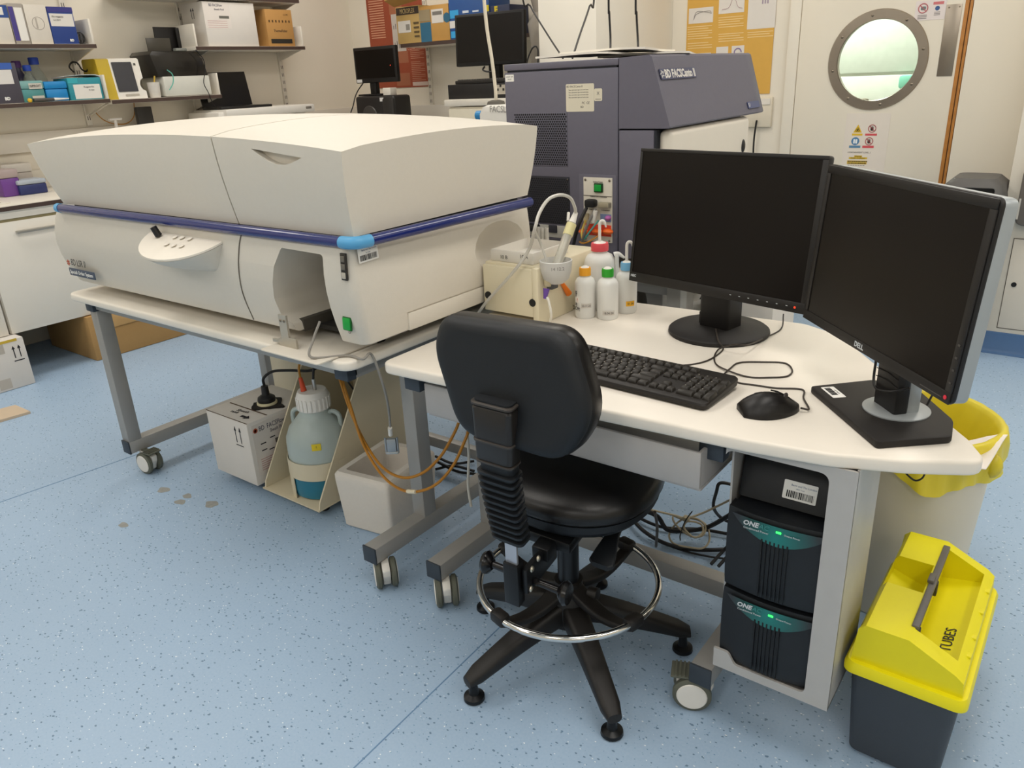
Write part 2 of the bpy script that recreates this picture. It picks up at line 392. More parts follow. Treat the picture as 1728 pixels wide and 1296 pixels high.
cx_ = (xa+xb)/2+.02; c_ = M().bx(cx_-.07, cx_+.07, 3.9, 4.09, zt-.13, zt-.035, .01)
ld = cut(ld, [c_]).build('lid', bm_, rt)
# ---- signs on the door
q = PY(1430, 290, DY-.001); q2 = PY(1440, 193, DY-.001)
sx_, sw, sh = PY(1462, 240, DY).x, .215, .30
fz = (q.z+q2.z)/2; S0 = frame((sx_-.005, DY, fz), (1, 0, 0), (0, 0, 1))
sg = M().prism(rrect(-sw/2, sw/2, -sh/2, sh/2, .002), 0, .0012, mtx=S0)
co = sg; sgo = single(sg, 'safety_notice', mat('notice_paper', '#e5dcd0', .5, var=.01), 'laminated hazard notice with four pictograms on the door below the round window', 'sign')
def on(x, y, z=.0014): return S0 @ Matrix.Translation((x, y, z))
def plate(x0, x1, y0, y1, col, nm='colour_bar'): return M().bx(x0, x1, y0, y1, 0, .0004, mtx=on(0, 0)).build(nm, mat('print_'+col, col, .6, var=.02), sgo)
tri = M().prism([(-.065, .055), (-.023, .055), (-.044, .095)], 0, .0004, mtx=on(0, 0)).build('warning_triangle', mat('print_#e2b92c', '#e2b92c', .6), sgo)
hz = M()
for k in range(3):
    a = pi/2+k*2*pi/3; hz.tube([(-.044+.006*cos(a)+.0045*cos(b_), .068+.006*sin(a)+.0045*sin(b_), .0007) for b_ in [2*pi*j/12 for j in range(12)]], .0011, 5, True)
bmesh.ops.transform(hz.bm, matrix=on(0, 0), verts=hz.bm.verts); hz.build('biohazard_symbol', mat('print_#2b2413', '#2b2413', .6), tri)
plate(-.07, -.018, .04, .05, '#e2b92c'); plate(-.005, .052, .04, .05, '#d3535a'); plate(-.078, -.022, -.022, -.01, '#5b87a9'); plate(-.012, .044, -.022, -.01, '#d3535a')
def prohib(cx, cy):
    m = M(); m.tube([(cx+.018*cos(a), cy+.018*sin(a), .0006) for a in [2*pi*j/24 for j in range(24)]], .0018, 5, True); m.tube([(cx-.013, cy+.013, .0008), (cx+.013, cy-.013, .0008)], .0016, 5)
    bmesh.ops.transform(m.bm, matrix=on(0, 0), verts=m.bm.verts); p = m.build('prohibition_ring', mat('print_#a8454c', '#a8454c', .6), sgo)
    m = M().prism(rrect(cx-.008, cx+.006, cy-.011, cy+.004, .004), 0, .0004, mtx=on(0, 0))
    for k in range(4): m.bx(cx-.008+.0038*k, cx-.0056+.0038*k, cy, cy+.011-abs(k-1.5)*.001, 0, .0004, mtx=on(0, 0))
    m.build('hand_symbol', mat('print_#40342f', '#40342f', .6), p)
prohib(.026, .075); prohib(.018, .012)
m = M().prism([(-.05+.02*cos(2*pi*k/28), .012+.02*sin(2*pi*k/28)) for k in range(28)], 0, .0004, mtx=on(0, 0)).build('mandatory_disc', mat('print_#4f80ab', '#4f80ab', .6), sgo)
mm = M()
for s_ in (-1, 1): mm.prism(rrect(-.05+s_*.0055-.0045, -.05+s_*.0055+.0045, 0, .022, .003), 0, .0007, mtx=on(0, 0))
mm.build('gloves_symbol', mat('print_#e8ecef', '#e8ecef', .6), m)
inkm = mat('ink_dark', '#33302e', .7)
text('CONTAINMENT LEVEL 2', .0105, inkm, sgo, on(-.025, -.045))
plate(-.047, -.008, -.068, -.06, '#d9b52c', 'highlight'); plate(-.073, .018, -.078, -.069, '#d9b52c', 'highlight'); plate(-.08, .02, -.094, -.086, '#d9b52c', 'highlight'); plate(-.08, .018, -.104, -.095, '#d9b52c', 'highlight')
text('Warning!', .009, inkm, sgo, on(-.027, -.064, .002)); text('Danger of infection!', .009, inkm, sgo, on(-.027, -.073, .002))
for y_, w_ in ((-.09, .094), (-.0995, .09)): 
    m = M(); x_ = -.03-w_/2; rnd = random.Random(int(-y_*1e4))
    while x_ < -.03+w_/2: 
        ww = rnd.uniform(.004, .011); m.bx(x_, x_+ww, y_-.0022, y_+.0022, 0, .0003, mtx=on(0, 0, .002)); x_ += ww+.002
    m.build('printed_line', inkm, sgo)
m = M(); [m.bx(-.075+.0125*k, -.066+.0125*k, -.112, -.1095, 0, .0003, mtx=on(0, 0)) for k in range(7)]; m.build('printed_line', mat('ink_pale', '#8d817a', .7), sgo)
# small notice pair by the push plate
q = PY(1570, 17, DY)
S1 = frame((q.x, DY, q.z), (1, 0, 0), (0, 0, 1)); m = M().prism(rrect(-.066, .066, -.043, .043, .002), 0, .0012, mtx=S1)
so = single(m, 'no_phone_notice', mat('notice_paper2', '#e4dad6', .5, var=.01), 'small two-panel notice with red ring beside the steel push plate', 'sign')
def o1(x, y, z=.0014): return S1 @ Matrix.Translation((x, y, z))
m = M(); m.tube([(-.032+.02*cos(a), .01+.02*sin(a), .0006) for a in [2*pi*j/24 for j in range(24)]], .0022, 5, True); m.tube([(-.046, .024, .0008), (-.018, -.004, .0008)], .002, 5)
bmesh.ops.transform(m.bm, matrix=o1(0, 0), verts=m.bm.verts); p_ = m.build('prohibition_ring', mat('print_#c06a6f', '#c06a6f', .6), so)
M().prism(rrect(-.042, -.02, .002, .018, .005), 0, .0004, mtx=o1(0, 0)).build('phone_symbol', mat('print_#6f7f80', '#6f7f80', .6), p_)
M().bx(.01, .055, .022, .034, 0, .0004, mtx=o1(0, 0)).build('colour_bar', mat('print_#d0777a', '#d0777a', .6), so)
M().prism([(.03+.01*cos(2*pi*k/20), .006+.01*sin(2*pi*k/20)) for k in range(20)], 0, .0004, mtx=o1(0, 0)).build('mandatory_disc', mat('print_#3f5f92', '#3f5f92', .6), so)
for k in range(3):
    M().bx(-.052, -.012, -.022-.007*k, -.019-.007*k, 0, .0003, mtx=o1(0, 0)).build('printed_line', mat('ink_grey', '#8a8380', .7), so); M().bx(.018, .044, -.012-.006*k, -.0095-.006*k, 0, .0003, mtx=o1(0, 0)).build('printed_line', mat('ink_grey', '#8a8380', .7), so)
# ------------------------------------------------------------------ shared frame parts
tubem = mat('frame_grey_paint', '#a3a19d', .45, .25, var=.04)
capm = mat('end_cap_slate', '#343c45', .5)
topm = mat('bench_laminate', '#e9e2d5', .42, var=.025, scale=60)
tyrem = mat('castor_tyre', '#5e6054', .6); whitepl = mat('castor_white', '#e6e2da', .4)
def castor(parent, x, y, ztop, yaw=0., brake=False, nm='castor'):
    """twin-wheel castor: fork body with two wheels and hubs"""
    R = .0425; mt = Matrix.Translation((x, y, 0)) @ Matrix.Rotation(yaw, 4, 'Z')     # wheels roll along local Y
    f = M(); f.cyl((0, 0, R+.02), (0, 0, ztop+.002), .012, n=14)
    f.prism(round_poly([(-.022, .012), (.022, .012), (.04, .05), (.042, .07), (.02, .082), (-.03, .082), (-.04, .06)], .008), -.011, .011, .003, mtx=frame((0, .024, 0), (0, 1, 0), (0, 0, 1)))
    bmesh.ops.transform(f.bm, matrix=mt, verts=f.bm.verts); fo = f.build(nm, whitepl, parent)
    for s in (-1, 1):
        w = M().lathe([(.0, -.009), (R-.006, -.009), (R, -.005), (R, .005), (R-.006, .009), (0, .009)], 30, mtx=mt @ Matrix.Translation((s*.0215, .030, R)) @ Matrix.Rotation(pi/2, 4, 'Y'))
        w.build('wheel', tyrem, fo)
        M().lathe([(0, 0), (R-.009, 0), (R-.011, .002), (0, .003)], 30, mtx=mt @ Matrix.Translation((s*.0305, .030, R)) @ Matrix.Rotation(s*pi/2, 4, 'Y')).build('hub', whitepl, fo)
    if brake:
        b = M().box((0, .055, .086), (.05, .045, .006), .002); b.box((0, .02, .086), (.02, .04, .005), .001)
        for k in range(4): b.box((0, .04+.009*k, .0905), (.048, .004, .004))
        bmesh.ops.transform(b.bm, matrix=mt, verts=b.bm.verts); b.build('brake_pedal', tyrem, fo)
    return fo
def foot(parent, x0, x1, y0, y1, zt=.133, h=.048):
    f = M().bx(x0, x1, y0+.004, y1-.004, zt-h, zt, .003).build('foot', tubem, parent)
    for a, b in ((y0, y0+.006), (y1-.006, y1)): M().bx(x0-.001, x1+.001, a, b, zt-h-.001, zt+.001, .002).build('end_cap', capm, f)
    return f
def beam(parent, x0, x1, y0, y1, z0=.638, z1=.686):
    f = M().bx(x0, x1, y0+.01, y1-.01, z0, z1, .003).build('side_beam', tubem, parent)
    for a, b in ((y0, y0+.03), (y1-.03, y1)): M().bx(x0-.001, x1+.001, a, b, z0-.001, z1+.0, .003).build('end_cap', capm, f)
    return f
# ------------------------------------------------------------------ bench under the big analyser
bench = thing('instrument_bench', 'grey-framed wheeled bench with cream top under the large cream analyser', 'bench', (-2.09, 1.5, 0))
BY0, BY1 = 1.134, 2.0
M().prism(round_poly([(-2.80, BY0), (-1.378, BY0), (-1.378, BY1), (-2.80, BY1)], .045), .686, .711, .007, 3).build('tabletop', topm, bench)
for x0, fy, ly in ((-2.785, 1.184, 1.19), (-1.486, 1.194, 1.40)):
    foot(bench, x0, x0+.048, fy, 1.93)
    M().bx(x0, x0+.048, ly, ly+.05, .13, .64, .003).build('leg', tubem, bench)
    M().bx(x0, x0+.048, 1.82, 1.87, .13, .64, .003).build('leg', tubem, bench)
    beam(bench, x0, x0+.048, 1.18, 1.97)
M().bx(-2.735, -1.438, 1.19, 1.215, .645, .684, .002).build('front_rail', tubem, bench)
M().bx(-2.735, -1.438, 1.93, 1.955, .645, .684, .002).build('rear_rail', tubem, bench)
M().bx(-2.735, -1.486, 1.83, 1.86, .09, .128, .002).build('stretcher', tubem, bench)
castor(bench, -2.745, 1.235, .085, radians(-84), True); castor(bench, -1.462, 1.245, .085, radians(-128)); castor(bench, -2.761, 1.89, .085, 1.); castor(bench, -1.462, 1.89, .085, .4)
# ------------------------------------------------------------------ the large analyser
shell = mat('analyser_cream', '#d9d2c5', .5, var=.02, scale=80, bump=.12, bscale=500)
LS = thing('flow_cytometer', 'large cream analyser with a domed lid and blue bumper rail on the grey bench', 'analyser', (-2.08, 1.5, .711))
def ringz(x0, x1, y0, y1, z, r): return [(x, y, z) for x, y in rrect(x0, x1, y0, y1, r, 4)]
def low_front(z): return 1.178-.03*sin(pi*min(1, max(0, (z-.745)/.32)))
zs = [.745, .75, .77, .80, .84, .88, .92, .96, .985, .992]
xl = lambda z: -2.765-.07*sin(pi*min(1, (z-.715)/.33))+.02*(z-.745)/.25
lo = M().loft([ringz(xl(z)+(.008 if i in (0, len(zs)-1) else 0), -1.35-(.008 if i in (0, len(zs)-1) else 0)+.012*sin(pi*(z-.745)/.25), low_front(z)+(.006 if i in (0, len(zs)-1) else 0), 1.86, z, .025) for i, z in enumerate(zs)])
bay = [(-1.588, .969), (-1.435, .966), (-1.432, .70), (-1.60, .70), (-1.612, .766), (-1.646, .785), (-1.652, .83), (-1.641, .871), (-1.622, .92)]
c1 = M().prism(round_poly(bay, [.012, .012, 0, 0, .01, .02, .05, .05, .05]), -.30, .1, mtx=frame((0, 1.155, 0), (1, 0, 0), (0, 0, 1)))
c2 = M().sphere((-1.345+.085, 1.70, .895), .155, 28, (.75, 1, .62))
c3 = M().bx(-1.3465, -1.30, 1.315, 1.9, .7, .797)
lo = cut(lo, [c1, c2, c3])
lower = lo.build('lower_body', shell, LS, angle=28)
# access strip low on the right side
M().bx(-1.36, -1.3425, 1.32, 1.855, .748, .793, .003).build('access_strip', shell, LS)
# seams in the front face
gap = mat('seam_gap', '#6d665c', .8)
sm = M()
pts = [(-1.748, .99), (-1.758, .96), (-1.772, .9), (-1.785, .83), (-1.787, .752)]
P_ = smooth_path([(x, low_front(z)-.0008, z) for x, z in pts], 8)
sm.tube(P_, .0017, 6); sm.build('seam', gap, lower)
# bay: rear wall fittings and tray
M().prism(round_poly([(-1.655, 1.09), (-1.43, 1.09), (-1.43, 1.4), (-1.655, 1.4)], .01), .712, .716, .001).build('tray', shell, LS)
br = mat('bracket_alloy', '#bdb7aa', .4, .5)
m = M().prism([(-1.634, .712), (-1.634, .735), (-1.622, .735), (-1.622, .8), (-1.592, .8), (-1.592, .742), (-1.565, .742), (-1.565, .712)], -.003, .003, mtx=frame((0, 1.14, 0), (1, 0, 0), (0, 0, 1)))
m.prism([(-1.66, .722), (-1.634, .722), (-1.634, .73), (-1.66, .73)], -.003, .003, mtx=frame((0, 1.14, 0), (1, 0, 0), (0, 0, 1)))
bo = m.build('sample_bracket', br, LS)
for x in (-1.614, -1.6): M().sphere((x, 1.136, .785), .004, 8, (1, .5, 1)).build('screw', mat('screw_steel', '#8a8072', .3, 1), bo)
m = M().bx(-1.646, -1.605, 1.2, 1.36, .74, .772); m.build('bay_shadow_plate', mat('bay_shadow_dark', '#4a463f', .7), LS)  # added dark block, its colour paints the shaded gap below the rear wall
# hood in two pieces over the seam
def hoodpt(s, z, y): 
    k = (z-1.012)/.195
    x0 = -2.722-.062*k-.04*k*(1-k)*0-.04*max(0, k)**.8; x1 = -1.338+.022*max(0, min(1, k))**.9
    return V((x0+(x1-x0)*s, y, z))
def hood_ring(s):
    out = []; e = 1-abs(2*s-1)**2.2; zt = 1.203+.032*e; yb1 = 1.93
    n = 7
    for i in range(n+1):
        k = i/n; z = 1.012+(zt-.004-1.012)*k; out.append((z, 1.168-.024*sin(pi*.5*k)))
    nd = 14; y0, y1 = 1.149, 1.86
    for i in range(1, nd):
        v = i/nd; out.append((zt+(.014+.008*e)*(sin(pi*v))**.85*(1 if 0 < s < 1 else 1), y0+(y1-y0)*v))
    for i in range(n+1):
        k = 1-i/n; z = 1.012+(zt-.004-1.012)*k; out.append((z, 1.835+.03*sin(pi*.5*k)))
    return [hoodpt(s, z, y) for z, y in out]
SEAM = .69
def hood(s0, s1, n):
    ss = [s0+(s1-s0)*i/n for i in range(n+1)]
    rings = [hood_ring(s) for s in ss]
    return M().loft(rings)
hl = hood(.0, SEAM-.0018, 18).build('lid_left', shell, LS, angle=50)
hr_ = hood(SEAM+.0018, 1.0, 12)
gc = M().prism([(-1.632, 1.201), (-1.452, 1.184)]+[(-1.452-.18*u, 1.184+.017*u-.026*sin(pi*u)) for u in (.12, .25, .4, .55, .7, .85)], -.016, .05, mtx=frame((0, 1.148, 0), (1, 0, 0), (0, 0, 1)))
hr_ = cut(hr_, [gc]); hro = hr_.build('lid_right', shell, LS, angle=50)
M().bx(-2.70, -1.372, 1.19, 1.832, .985, 1.0135).build('joint_band', mat('joint_dark', '#20242c', .6), LS)
# blue bumper rail
blue = mat('bumper_blue', '#1d2a6c', .22, var=.06, coat=.4); ltb = mat('bumper_corner_blue', '#5aa6d6', .35)
Rb = .0135; zb_ = 1.0
M().tube([(-2.715, 1.152, zb_), (-1.365, 1.157, zb_)], Rb, 16).build('front_bumper', blue, LS)
M().tube([(-1.322, 1.20, zb_), (-1.305, 1.80, zb_)], Rb, 16).build('side_bumper', blue, LS)
M().tube([(-2.735, 1.152, zb_), (-2.714, 1.152, zb_)], Rb+.0012, 16).build('bumper_end', ltb, LS)
M().tube(smooth_path([(-1.367, 1.157, zb_), (-1.345, 1.158, zb_), (-1.33, 1.166, zb_), (-1.324, 1.18, zb_), (-1.322, 1.202, zb_)], 4), Rb+.0012, 16).build('bumper_corner', ltb, LS)
# control pod
pod = M(); cx_, w_ = -2.005, .175
def podring(k):   # k 0 top plate edge, 1 = bottom
    out = []
    for i in range(21):
        a = pi*i/20; ex = cos(a); ey = sin(a)
        r = 1-.0*k; sc = (1-k)**.5 if k < 1 else 0.02
        out.append(V((cx_+w_*ex*(1-.25*k), 1.16-(.115*ey)*(sc if k > 0 else 1), .962-.045*ey*(1-k)-.085*k+.0*ex)))
    return out
pod.loft([podring(k) for k in (0, .08, .2, .4, .6, .8, .95)]); po = pod.build('control_pod', shell, LS, angle=40)
tp = M().loft([[p+V((0, 0, .001)) for p in podring(0)], [p+V((0, 0, .006)) for p in podring(0)], [V((cx_+(p.x-cx_)*.97, p.y+.003, p.z+.008)) for p in podring(0)]]); tpo = tp.build('control_panel', mat('panel_cream', '#e4ddd0', .45), po)
def podpt(px, py):   # point on the tilted panel
    n = V((0, -.045, .115)).normalized() if False else V((0, -.365, .931)); d = _ray(px, py); o_ = V((cx_, 1.16, .972)); return EYE+d*((o_-EYE).dot(n)/d.dot(n))
k_ = podpt(268, 398); M().cyl(k_, k_+V((-.006, -.008, .026)), .010, .009, 14).build('knob', mat('knob_black', '#1d1c1c', .35), po)
for px, py in ((295, 400), (307, 401), (320, 403), (281, 412), (293, 414), (306, 415)):
    q = podpt(px, py); b_ = M().lathe([(0, 0), (.008, 0), (.008, .001), (.006, .0022), (0, .0025)], 18, mtx=frame(q, (1, 0, 0), (0, .931, .365))); b_.build('button', mat('panel_cream', '#e4ddd0', .45), po)
q = podpt(315, 392); M().prism([(.026*cos(2*pi*k/20), .005*sin(2*pi*k/20)) for k in range(20)], 0, .002, mtx=frame(q, (1, 0, 0), (0, .931, .365))).build('indicator_slot', mat('slot_grey', '#8b857b', .5), po)
# switches and stickers on the front corner
fy = low_front(.94)-.0005
F0 = lambda px, py, yy=None: frame(PY(px, py, (yy or low_front(PY(px, py, 1.155).z))-.0008), (1, 0, 0), (0, .06, 1))
sb = M().box((0, 0, .003), (.018, .062, .006), .001, mtx=F0(582.5, 450)).build('switch_block', mat('switch_black', '#2a2723', .5), LS)
for dy in (.018, .0, -.02): M().box((0, dy, .0065), (.012, .014, .003), .001, mtx=F0(582.5, 450)).build('rocker', mat('rocker_grey', '#6b665c' if dy >= 0 else '#b9b3a6', .5) if dy != -.02 else mat('rocker_pale', '#b9b3a6', .5), sb)
gs = M().box((0, 0, .002), (.029, .034, .005), .002, mtx=F0(587.5, 546)).build('power_surround', mat('switch_green_dark', '#0c5a22', .4), LS)
M().box((0, 0, .005), (.024, .029, .004), .001, mtx=F0(587.5, 546)).build('power_switch', mat('switch_green', '#14963a', .3, emit=.08), gs)
text('⏻' if False else 'O', .011, mat('ink_grey2', '#7d776c', .7), LS, F0(590, 561), name='power_mark')
q = PX(619, 427, -1.343); stk = sticker(LS, frame((-1.339, q.y, q.z), (0, 1, .03), (0, -.03, 1)), .062, .036, [('Barts and The London', .004, .010, .0052), ('R 12760', 0, .0025, .004)], bars=(-.026, .026, -.014, -.001), ink='#2f4d78')
# makers lettering
text('BD LSR II', .03, mat('ink_dark', '#33302e', .7), LS, frame(PY(127, 444, 1.142)+V((.02, 0, 0)), (1, 0, 0), (0, .08, 1)), sx=.85)
lg = M(); q = PY(116, 443, 1.142)
for k in range(6):
    a = pi*k/3; lg.tube([(q.x+.004*cos(a), 1.141, q.z+.004*sin(a)), (q.x+.009*cos(a+.7), 1.141, q.z+.009*sin(a+.7))], .0018, 6)
lg.build('emblem', mat('emblem_orange', '#b5563a', .6), LS)
sp = M().bx(-2.752, -2.582, 1.144, 1.148, .777, .802, .001, mtx=None)
spo = sp.build('series_plate', mat('plate_slate', '#4b5566', .5), LS)
text('Special Order System', .0175, mat('print_white', '#f1efe9', .6), spo, frame((-2.667, 1.1435, .7895), (1, 0, 0), (0, 0, 1)), bold=.0002)
# side port knob, feet
q = PX(841, 408, -1.42); M().sphere((-1.41, 1.745, .905), .017, 14, (1.3, 1, 1)).build('port_knob', mat('knob_white', '#e6e0d6', .4), LS)
for x in (-2.6, -1.45): 
    for y in (1.3, 1.8): M().lathe([(.025, .0), (.025, .012), (.018, .036)], 18, (x, y, .7112)).build('rubber_foot', mat('rubber_black', '#1e1d1c', .7), LS)
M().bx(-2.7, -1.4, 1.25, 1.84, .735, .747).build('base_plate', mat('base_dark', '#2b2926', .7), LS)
# ------------------------------------------------------------------ desk
DT = .711
dk = thing('computer_desk', 'white-topped wheeled desk with curved right end carrying two monitors', 'desk', (-.85, 1.55, 0))
white = mat('desk_laminate', '#efe7da', .38, var=.015, scale=50)
prof = [(-1.318, 1.185), (-.72, 1.215), (-.435, 1.232), (-.296, 1.252), (-.182, 1.294), (-.075, 1.352), (-.115, 1.43), (-.46, 1.90), (-.56, 1.952), (-1.318, 1.915)]
M().prism(round_poly(prof, [.03, 0, 0, .1, .1, .035, .03, .06, .06, .03]), .684, DT, .006, 3).build('desktop', white, dk)
for x0, fy, ly in ((-1.284, 1.236, 1.47), (-.537, 1.268, 1.50)):
    foot(dk, x0, x0+.048, fy, 1.93)
    M().bx(x0, x0+.048, ly, ly+.05, .13, .64, .003).build('leg', tubem, dk)
    beam(dk, x0, x0+.048, 1.226 if x0 < -1 else 1.262, 1.9, .636, .684)
M().bx(-1.235, -.537, 1.262, 1.285, .636, .684, .002).build('front_rail', tubem, dk)
M().bx(-1.235, -.537, 1.84, 1.87, .64, .684, .002).build('rear_rail', tubem, dk)
M().bx(-1.24, -.53, 1.578, 1.622, .085, .131, .002).build('stretcher', tubem, dk)
apm = mat('apron_grey', '#b2aeab', .45, .15)
ap = M().bx(-1.225, -.52, 1.232, 1.24, .583, .66, .002); ap.bx(-1.225, -.52, 1.24, 1.40, .575, .583, .002); ap.bx(-.528, -.52, 1.24, 1.40, .583, .66, .002); ap.bx(-1.225, -1.217, 1.24, 1.40, .583, .66, .002)
ap.build('cable_tray', apm, dk)
castor(dk, -1.26, 1.28, .085, radians(-134)); castor(dk, -.513, 1.31, .085, radians(112), True); castor(dk, -1.26, 1.88, .085, .3); castor(dk, -.513, 1.88, .085, .8)
# steel cradle hanging under the right end of the desk
cr = M(); x0, x1, y0, y1, z0, z1 = -.482, -.25, 1.262, 1.45, .165, .684
crm = mat('cradle_grey', '#bbb8b4', .45, .2)
fp = M().prism([(x0, z0), (x1, z0), (x1, z1), (x0, z1)], -.003, .003, mtx=frame((0, y0, 0), (1, 0, 0), (0, 0, 1)))
op = M().prism(round_poly([(x0+.0, z0+.045), (x0+.03, z0+.045), (x0+.045, z0+.02), (x1-.045, z0+.02), (x1-.045, z1-.016), (x0+.0, z1-.016), (x0-.01, z1-.1), (x0-.01, z0+.1)], [0, .012, .012, .014, .02, .02, 0, 0]), -.02, .02, mtx=frame((0, y0, 0), (1, 0, 0), (0, 0, 1)))
cradle = cut(fp, [op]).build('cradle_front', crm, dk)
M().bx(x1-.004, x1, y0, y1, z0, z1).build('cradle_side', crm, dk)
M().bx(x0, x0+.004, y0+.03, y1, z0+.05, z1).build('cradle_side', crm, dk)
M().bx(x0, x1, y0, y1, z0, z0+.004).build('cradle_floor', crm, dk)
M().bx(x0+.004, x1-.004, y1-.004, y1, z0, z1).build('cradle_back', crm, dk)
# two stacked power conditioners
upsb = mat('ups_black', '#14161a', .45, var=.06, bump=.1); upsf = mat('ups_face', '#16191d', .5, var=.05)
def power_unit(name, label, zz, h):
    r = thing(name, label, 'power unit', ((x0+x1)/2, (y0+y1)/2, zz), group='black power conditioners stacked in the desk cradle')
    ux0, ux1, uy = x0+.008, x1-.03, y0-.006
    M().bx(ux0+.003, ux1-.003, uy+.02, y1-.02, zz, zz+h-.004, .006).build('body', upsb, r)
    fmid = M()
    fmid.grid(lambda u, v: V((ux0+(ux1-ux0)*u, uy+.012*(2*u-1)**2+.006*(2*v-1)**4, zz+.003+(h-.008)*v)), 12, 10)
    bmesh.ops.extrude_face_region(fmid.bm, geom=fmid.bm.faces[:]); 
    vs = [v for v in fmid.bm.verts][-(13*11):]; bmesh.ops.translate(fmid.bm, vec=(0, .03, 0), verts=vs); bmesh.ops.recalc_face_normals(fmid.bm, faces=fmid.bm.faces)
    f = fmid.build('front_bezel', upsf, r)
    cxm = (ux0+ux1)/2
    m = M()
    for k in range(7): m.box((cxm-.024+.008*k, uy-.0005, zz+h*.40), (.0035, .004, h*.70), .001)
    m.build('grille_ribs', mat('ups_rib', '#07090b', .5), f)
    arc = [(ux0+.01+(ux1-ux0-.014)*u, -.042*(sin(pi*u))**.8) for u in [i/16 for i in range(17)]]
    yb = lambda x: uy-.0012+.012*(2*(x-ux0)/(ux1-ux0)-1)**2
    m = M(); m.grid(lambda u, v: V((arc[round(u*16)][0], yb(arc[round(u*16)][0]), zz+h-.012+arc[round(u*16)][1]*v)), 16, 4); bmesh.ops.solidify(m.bm, geom=m.bm.faces[:], thickness=.0008)
    pnl = m.build('display_arc', DISP, f)
    M().box((cxm+.006, uy-.003, zz+h-.022), (.010, .002, .0045), .001).build('power_led', mat('led_green', '#3cff6a', .3, emit=1.3), f)
    text('ONE', .014, mat('print_pale', '#c9cdd0', .5), f, frame((cxm-.047, uy-.0033, zz+h-.02), (1, 0, 0), (0, 0, 1)), shear=.25, bold=.0005); text('AC', .014, mat('print_teal', '#3f8a86', .5), f, frame((cxm-.022, uy-.0033, zz+h-.02), (1, 0, 0), (0, 0, 1)), shear=.25)
    text('Conditioned Power', .006, mat('print_pale', '#c9cdd0', .5), f, frame((cxm-.036, uy-.0033, zz+h-.0305), (1, 0, 0), (0, 0, 1))); text('Output Power', .005, mat('print_pale', '#c9cdd0', .5), f, frame((cxm+.031, uy-.0033, zz+h-.0235), (1, 0, 0), (0, 0, 1)))
    return r
def disp_mat():
    m = bpy.data.materials.new('display_tint'); m.use_nodes = True; nt = m.node_tree; b = nt.nodes['Principled BSDF']; N = nt.nodes.new; L = nt.links.new
    tc = N('ShaderNodeTexCoord'); g = N('ShaderNodeTexGradient'); g.gradient_type = 'SPHERICAL'; mp = N('ShaderNodeMapping'); mp.inputs['Scale'].default_value = (13, 0, 13); mp.inputs['Location'].default_value = (.12, 0, -1.92)
    L(tc.outputs['Object'], mp.inputs['Vector']); L(mp.outputs['Vector'], g.inputs['Vector'])
    x = N('ShaderNodeMix'); x.data_type = 'RGBA'; x.inputs['A'].default_value = (*lin('#2b2c2e'), 1); x.inputs['B'].default_value = (*lin('#0d7d78'), 1); L(g.outputs['Fac'], x.inputs['Factor']); L(x.outputs['Result'], b.inputs['Base Color']); b.inputs['Roughness'].default_value = .3
    return m
DISP = disp_mat()
power_unit('power_conditioner', 'lower of two black power units stacked in the desk cradle', z0+.022, .176)
power_unit('power_conditioner', 'upper of two black power units stacked in the desk cradle', z0+.20, .185)
# dark computer on top of the stack, set back
r = thing('desktop_computer', 'black tower casing with barcode sticker above the two power units', 'computer', ((x0+x1)/2, 1.38, z0+.386))
zc = z0+.386
M().prism([(1.31, zc), (1.33, zc+.065), (1.38, zc+.12), (1.435, zc+.12), (1.435, zc)], x0+.01, x1-.012, .003, mtx=Matrix(((0, 0, 1, 0), (1, 0, 0, 0), (0, 1, 0, 0), (0, 0, 0, 1)))).build('casing', mat('casing_black', '#10141a', .45), r)
sticker(r, frame(((x0+x1)/2+.008, 1.3185, zc+.035), (1, 0, 0), (0, .29, .957)), .062, .036, [('Barts and The London', .006, .010, .0052), ('NHS Trust', 0, .0035, .0035)], bars=(-.024, .026, -.014, -.001), ink='#2f4d78')
# ------------------------------------------------------------------ draughtsman chair
CX, CY = -.86, 1.288
CH = thing('lab_chair', 'black padded laboratory chair with chrome foot ring drawn up to the desk', 'chair', (CX, CY, 0))
blk = mat('chair_plastic', '#1a1715', .5, var=.12, scale=14, bump=.12, bscale=700); blk2 = mat('chair_shell', '#101419', .55, var=.05, bump=.15, bscale=900)
vin = mat('chair_vinyl', '#110f0e', .36, var=.08, bump=.12, bscale=500); chrome = mat('chrome', '#d8d6d2', .12, 1.)
blkm = mat('black_metal', '#17181a', .35, .3)
T0 = Matrix.Translation((CX, CY, 0))
hub = M().lathe([(.0, .10), (.05, .10), (.052, .15), (.046, .175), (.034, .195), (.034, .215), (0, .215)], 28, (CX, CY, 0)).build('hub', blk, CH)
for k in range(5):
    a = radians(-38+72*k); mt = T0 @ Matrix.Rotation(a, 4, 'Z'); rings = []
    for i in range(11):
        t = i/10; r = .02+.272*t; zt = .17-.098*t**1.2; h = .064-.034*t; w = .03-.008*t
        if i == 10: w *= .75; h *= .75; zt -= .004
        rings.append([mt @ V((r, y, z)) for y, z in rrect(-w, w, zt-h, zt, .012, 3)])
    lg = M().loft(rings).build('base_leg', blk, CH)
    M().lathe([(.0, 0), (.022, 0), (.025, .004), (.024, .012), (.012, .018), (.009, .045), (0, .045)], 20, mtx=mt @ Matrix.Translation((.276, 0, 0))).build('glide', blkm, lg)
RZ, RR = .212, .212
M().tube([(CX+RR*cos(2*pi*k/64), CY+RR*sin(2*pi*k/64), RZ) for k in range(64)], .0082, 12, True).build('foot_ring', chrome, CH)
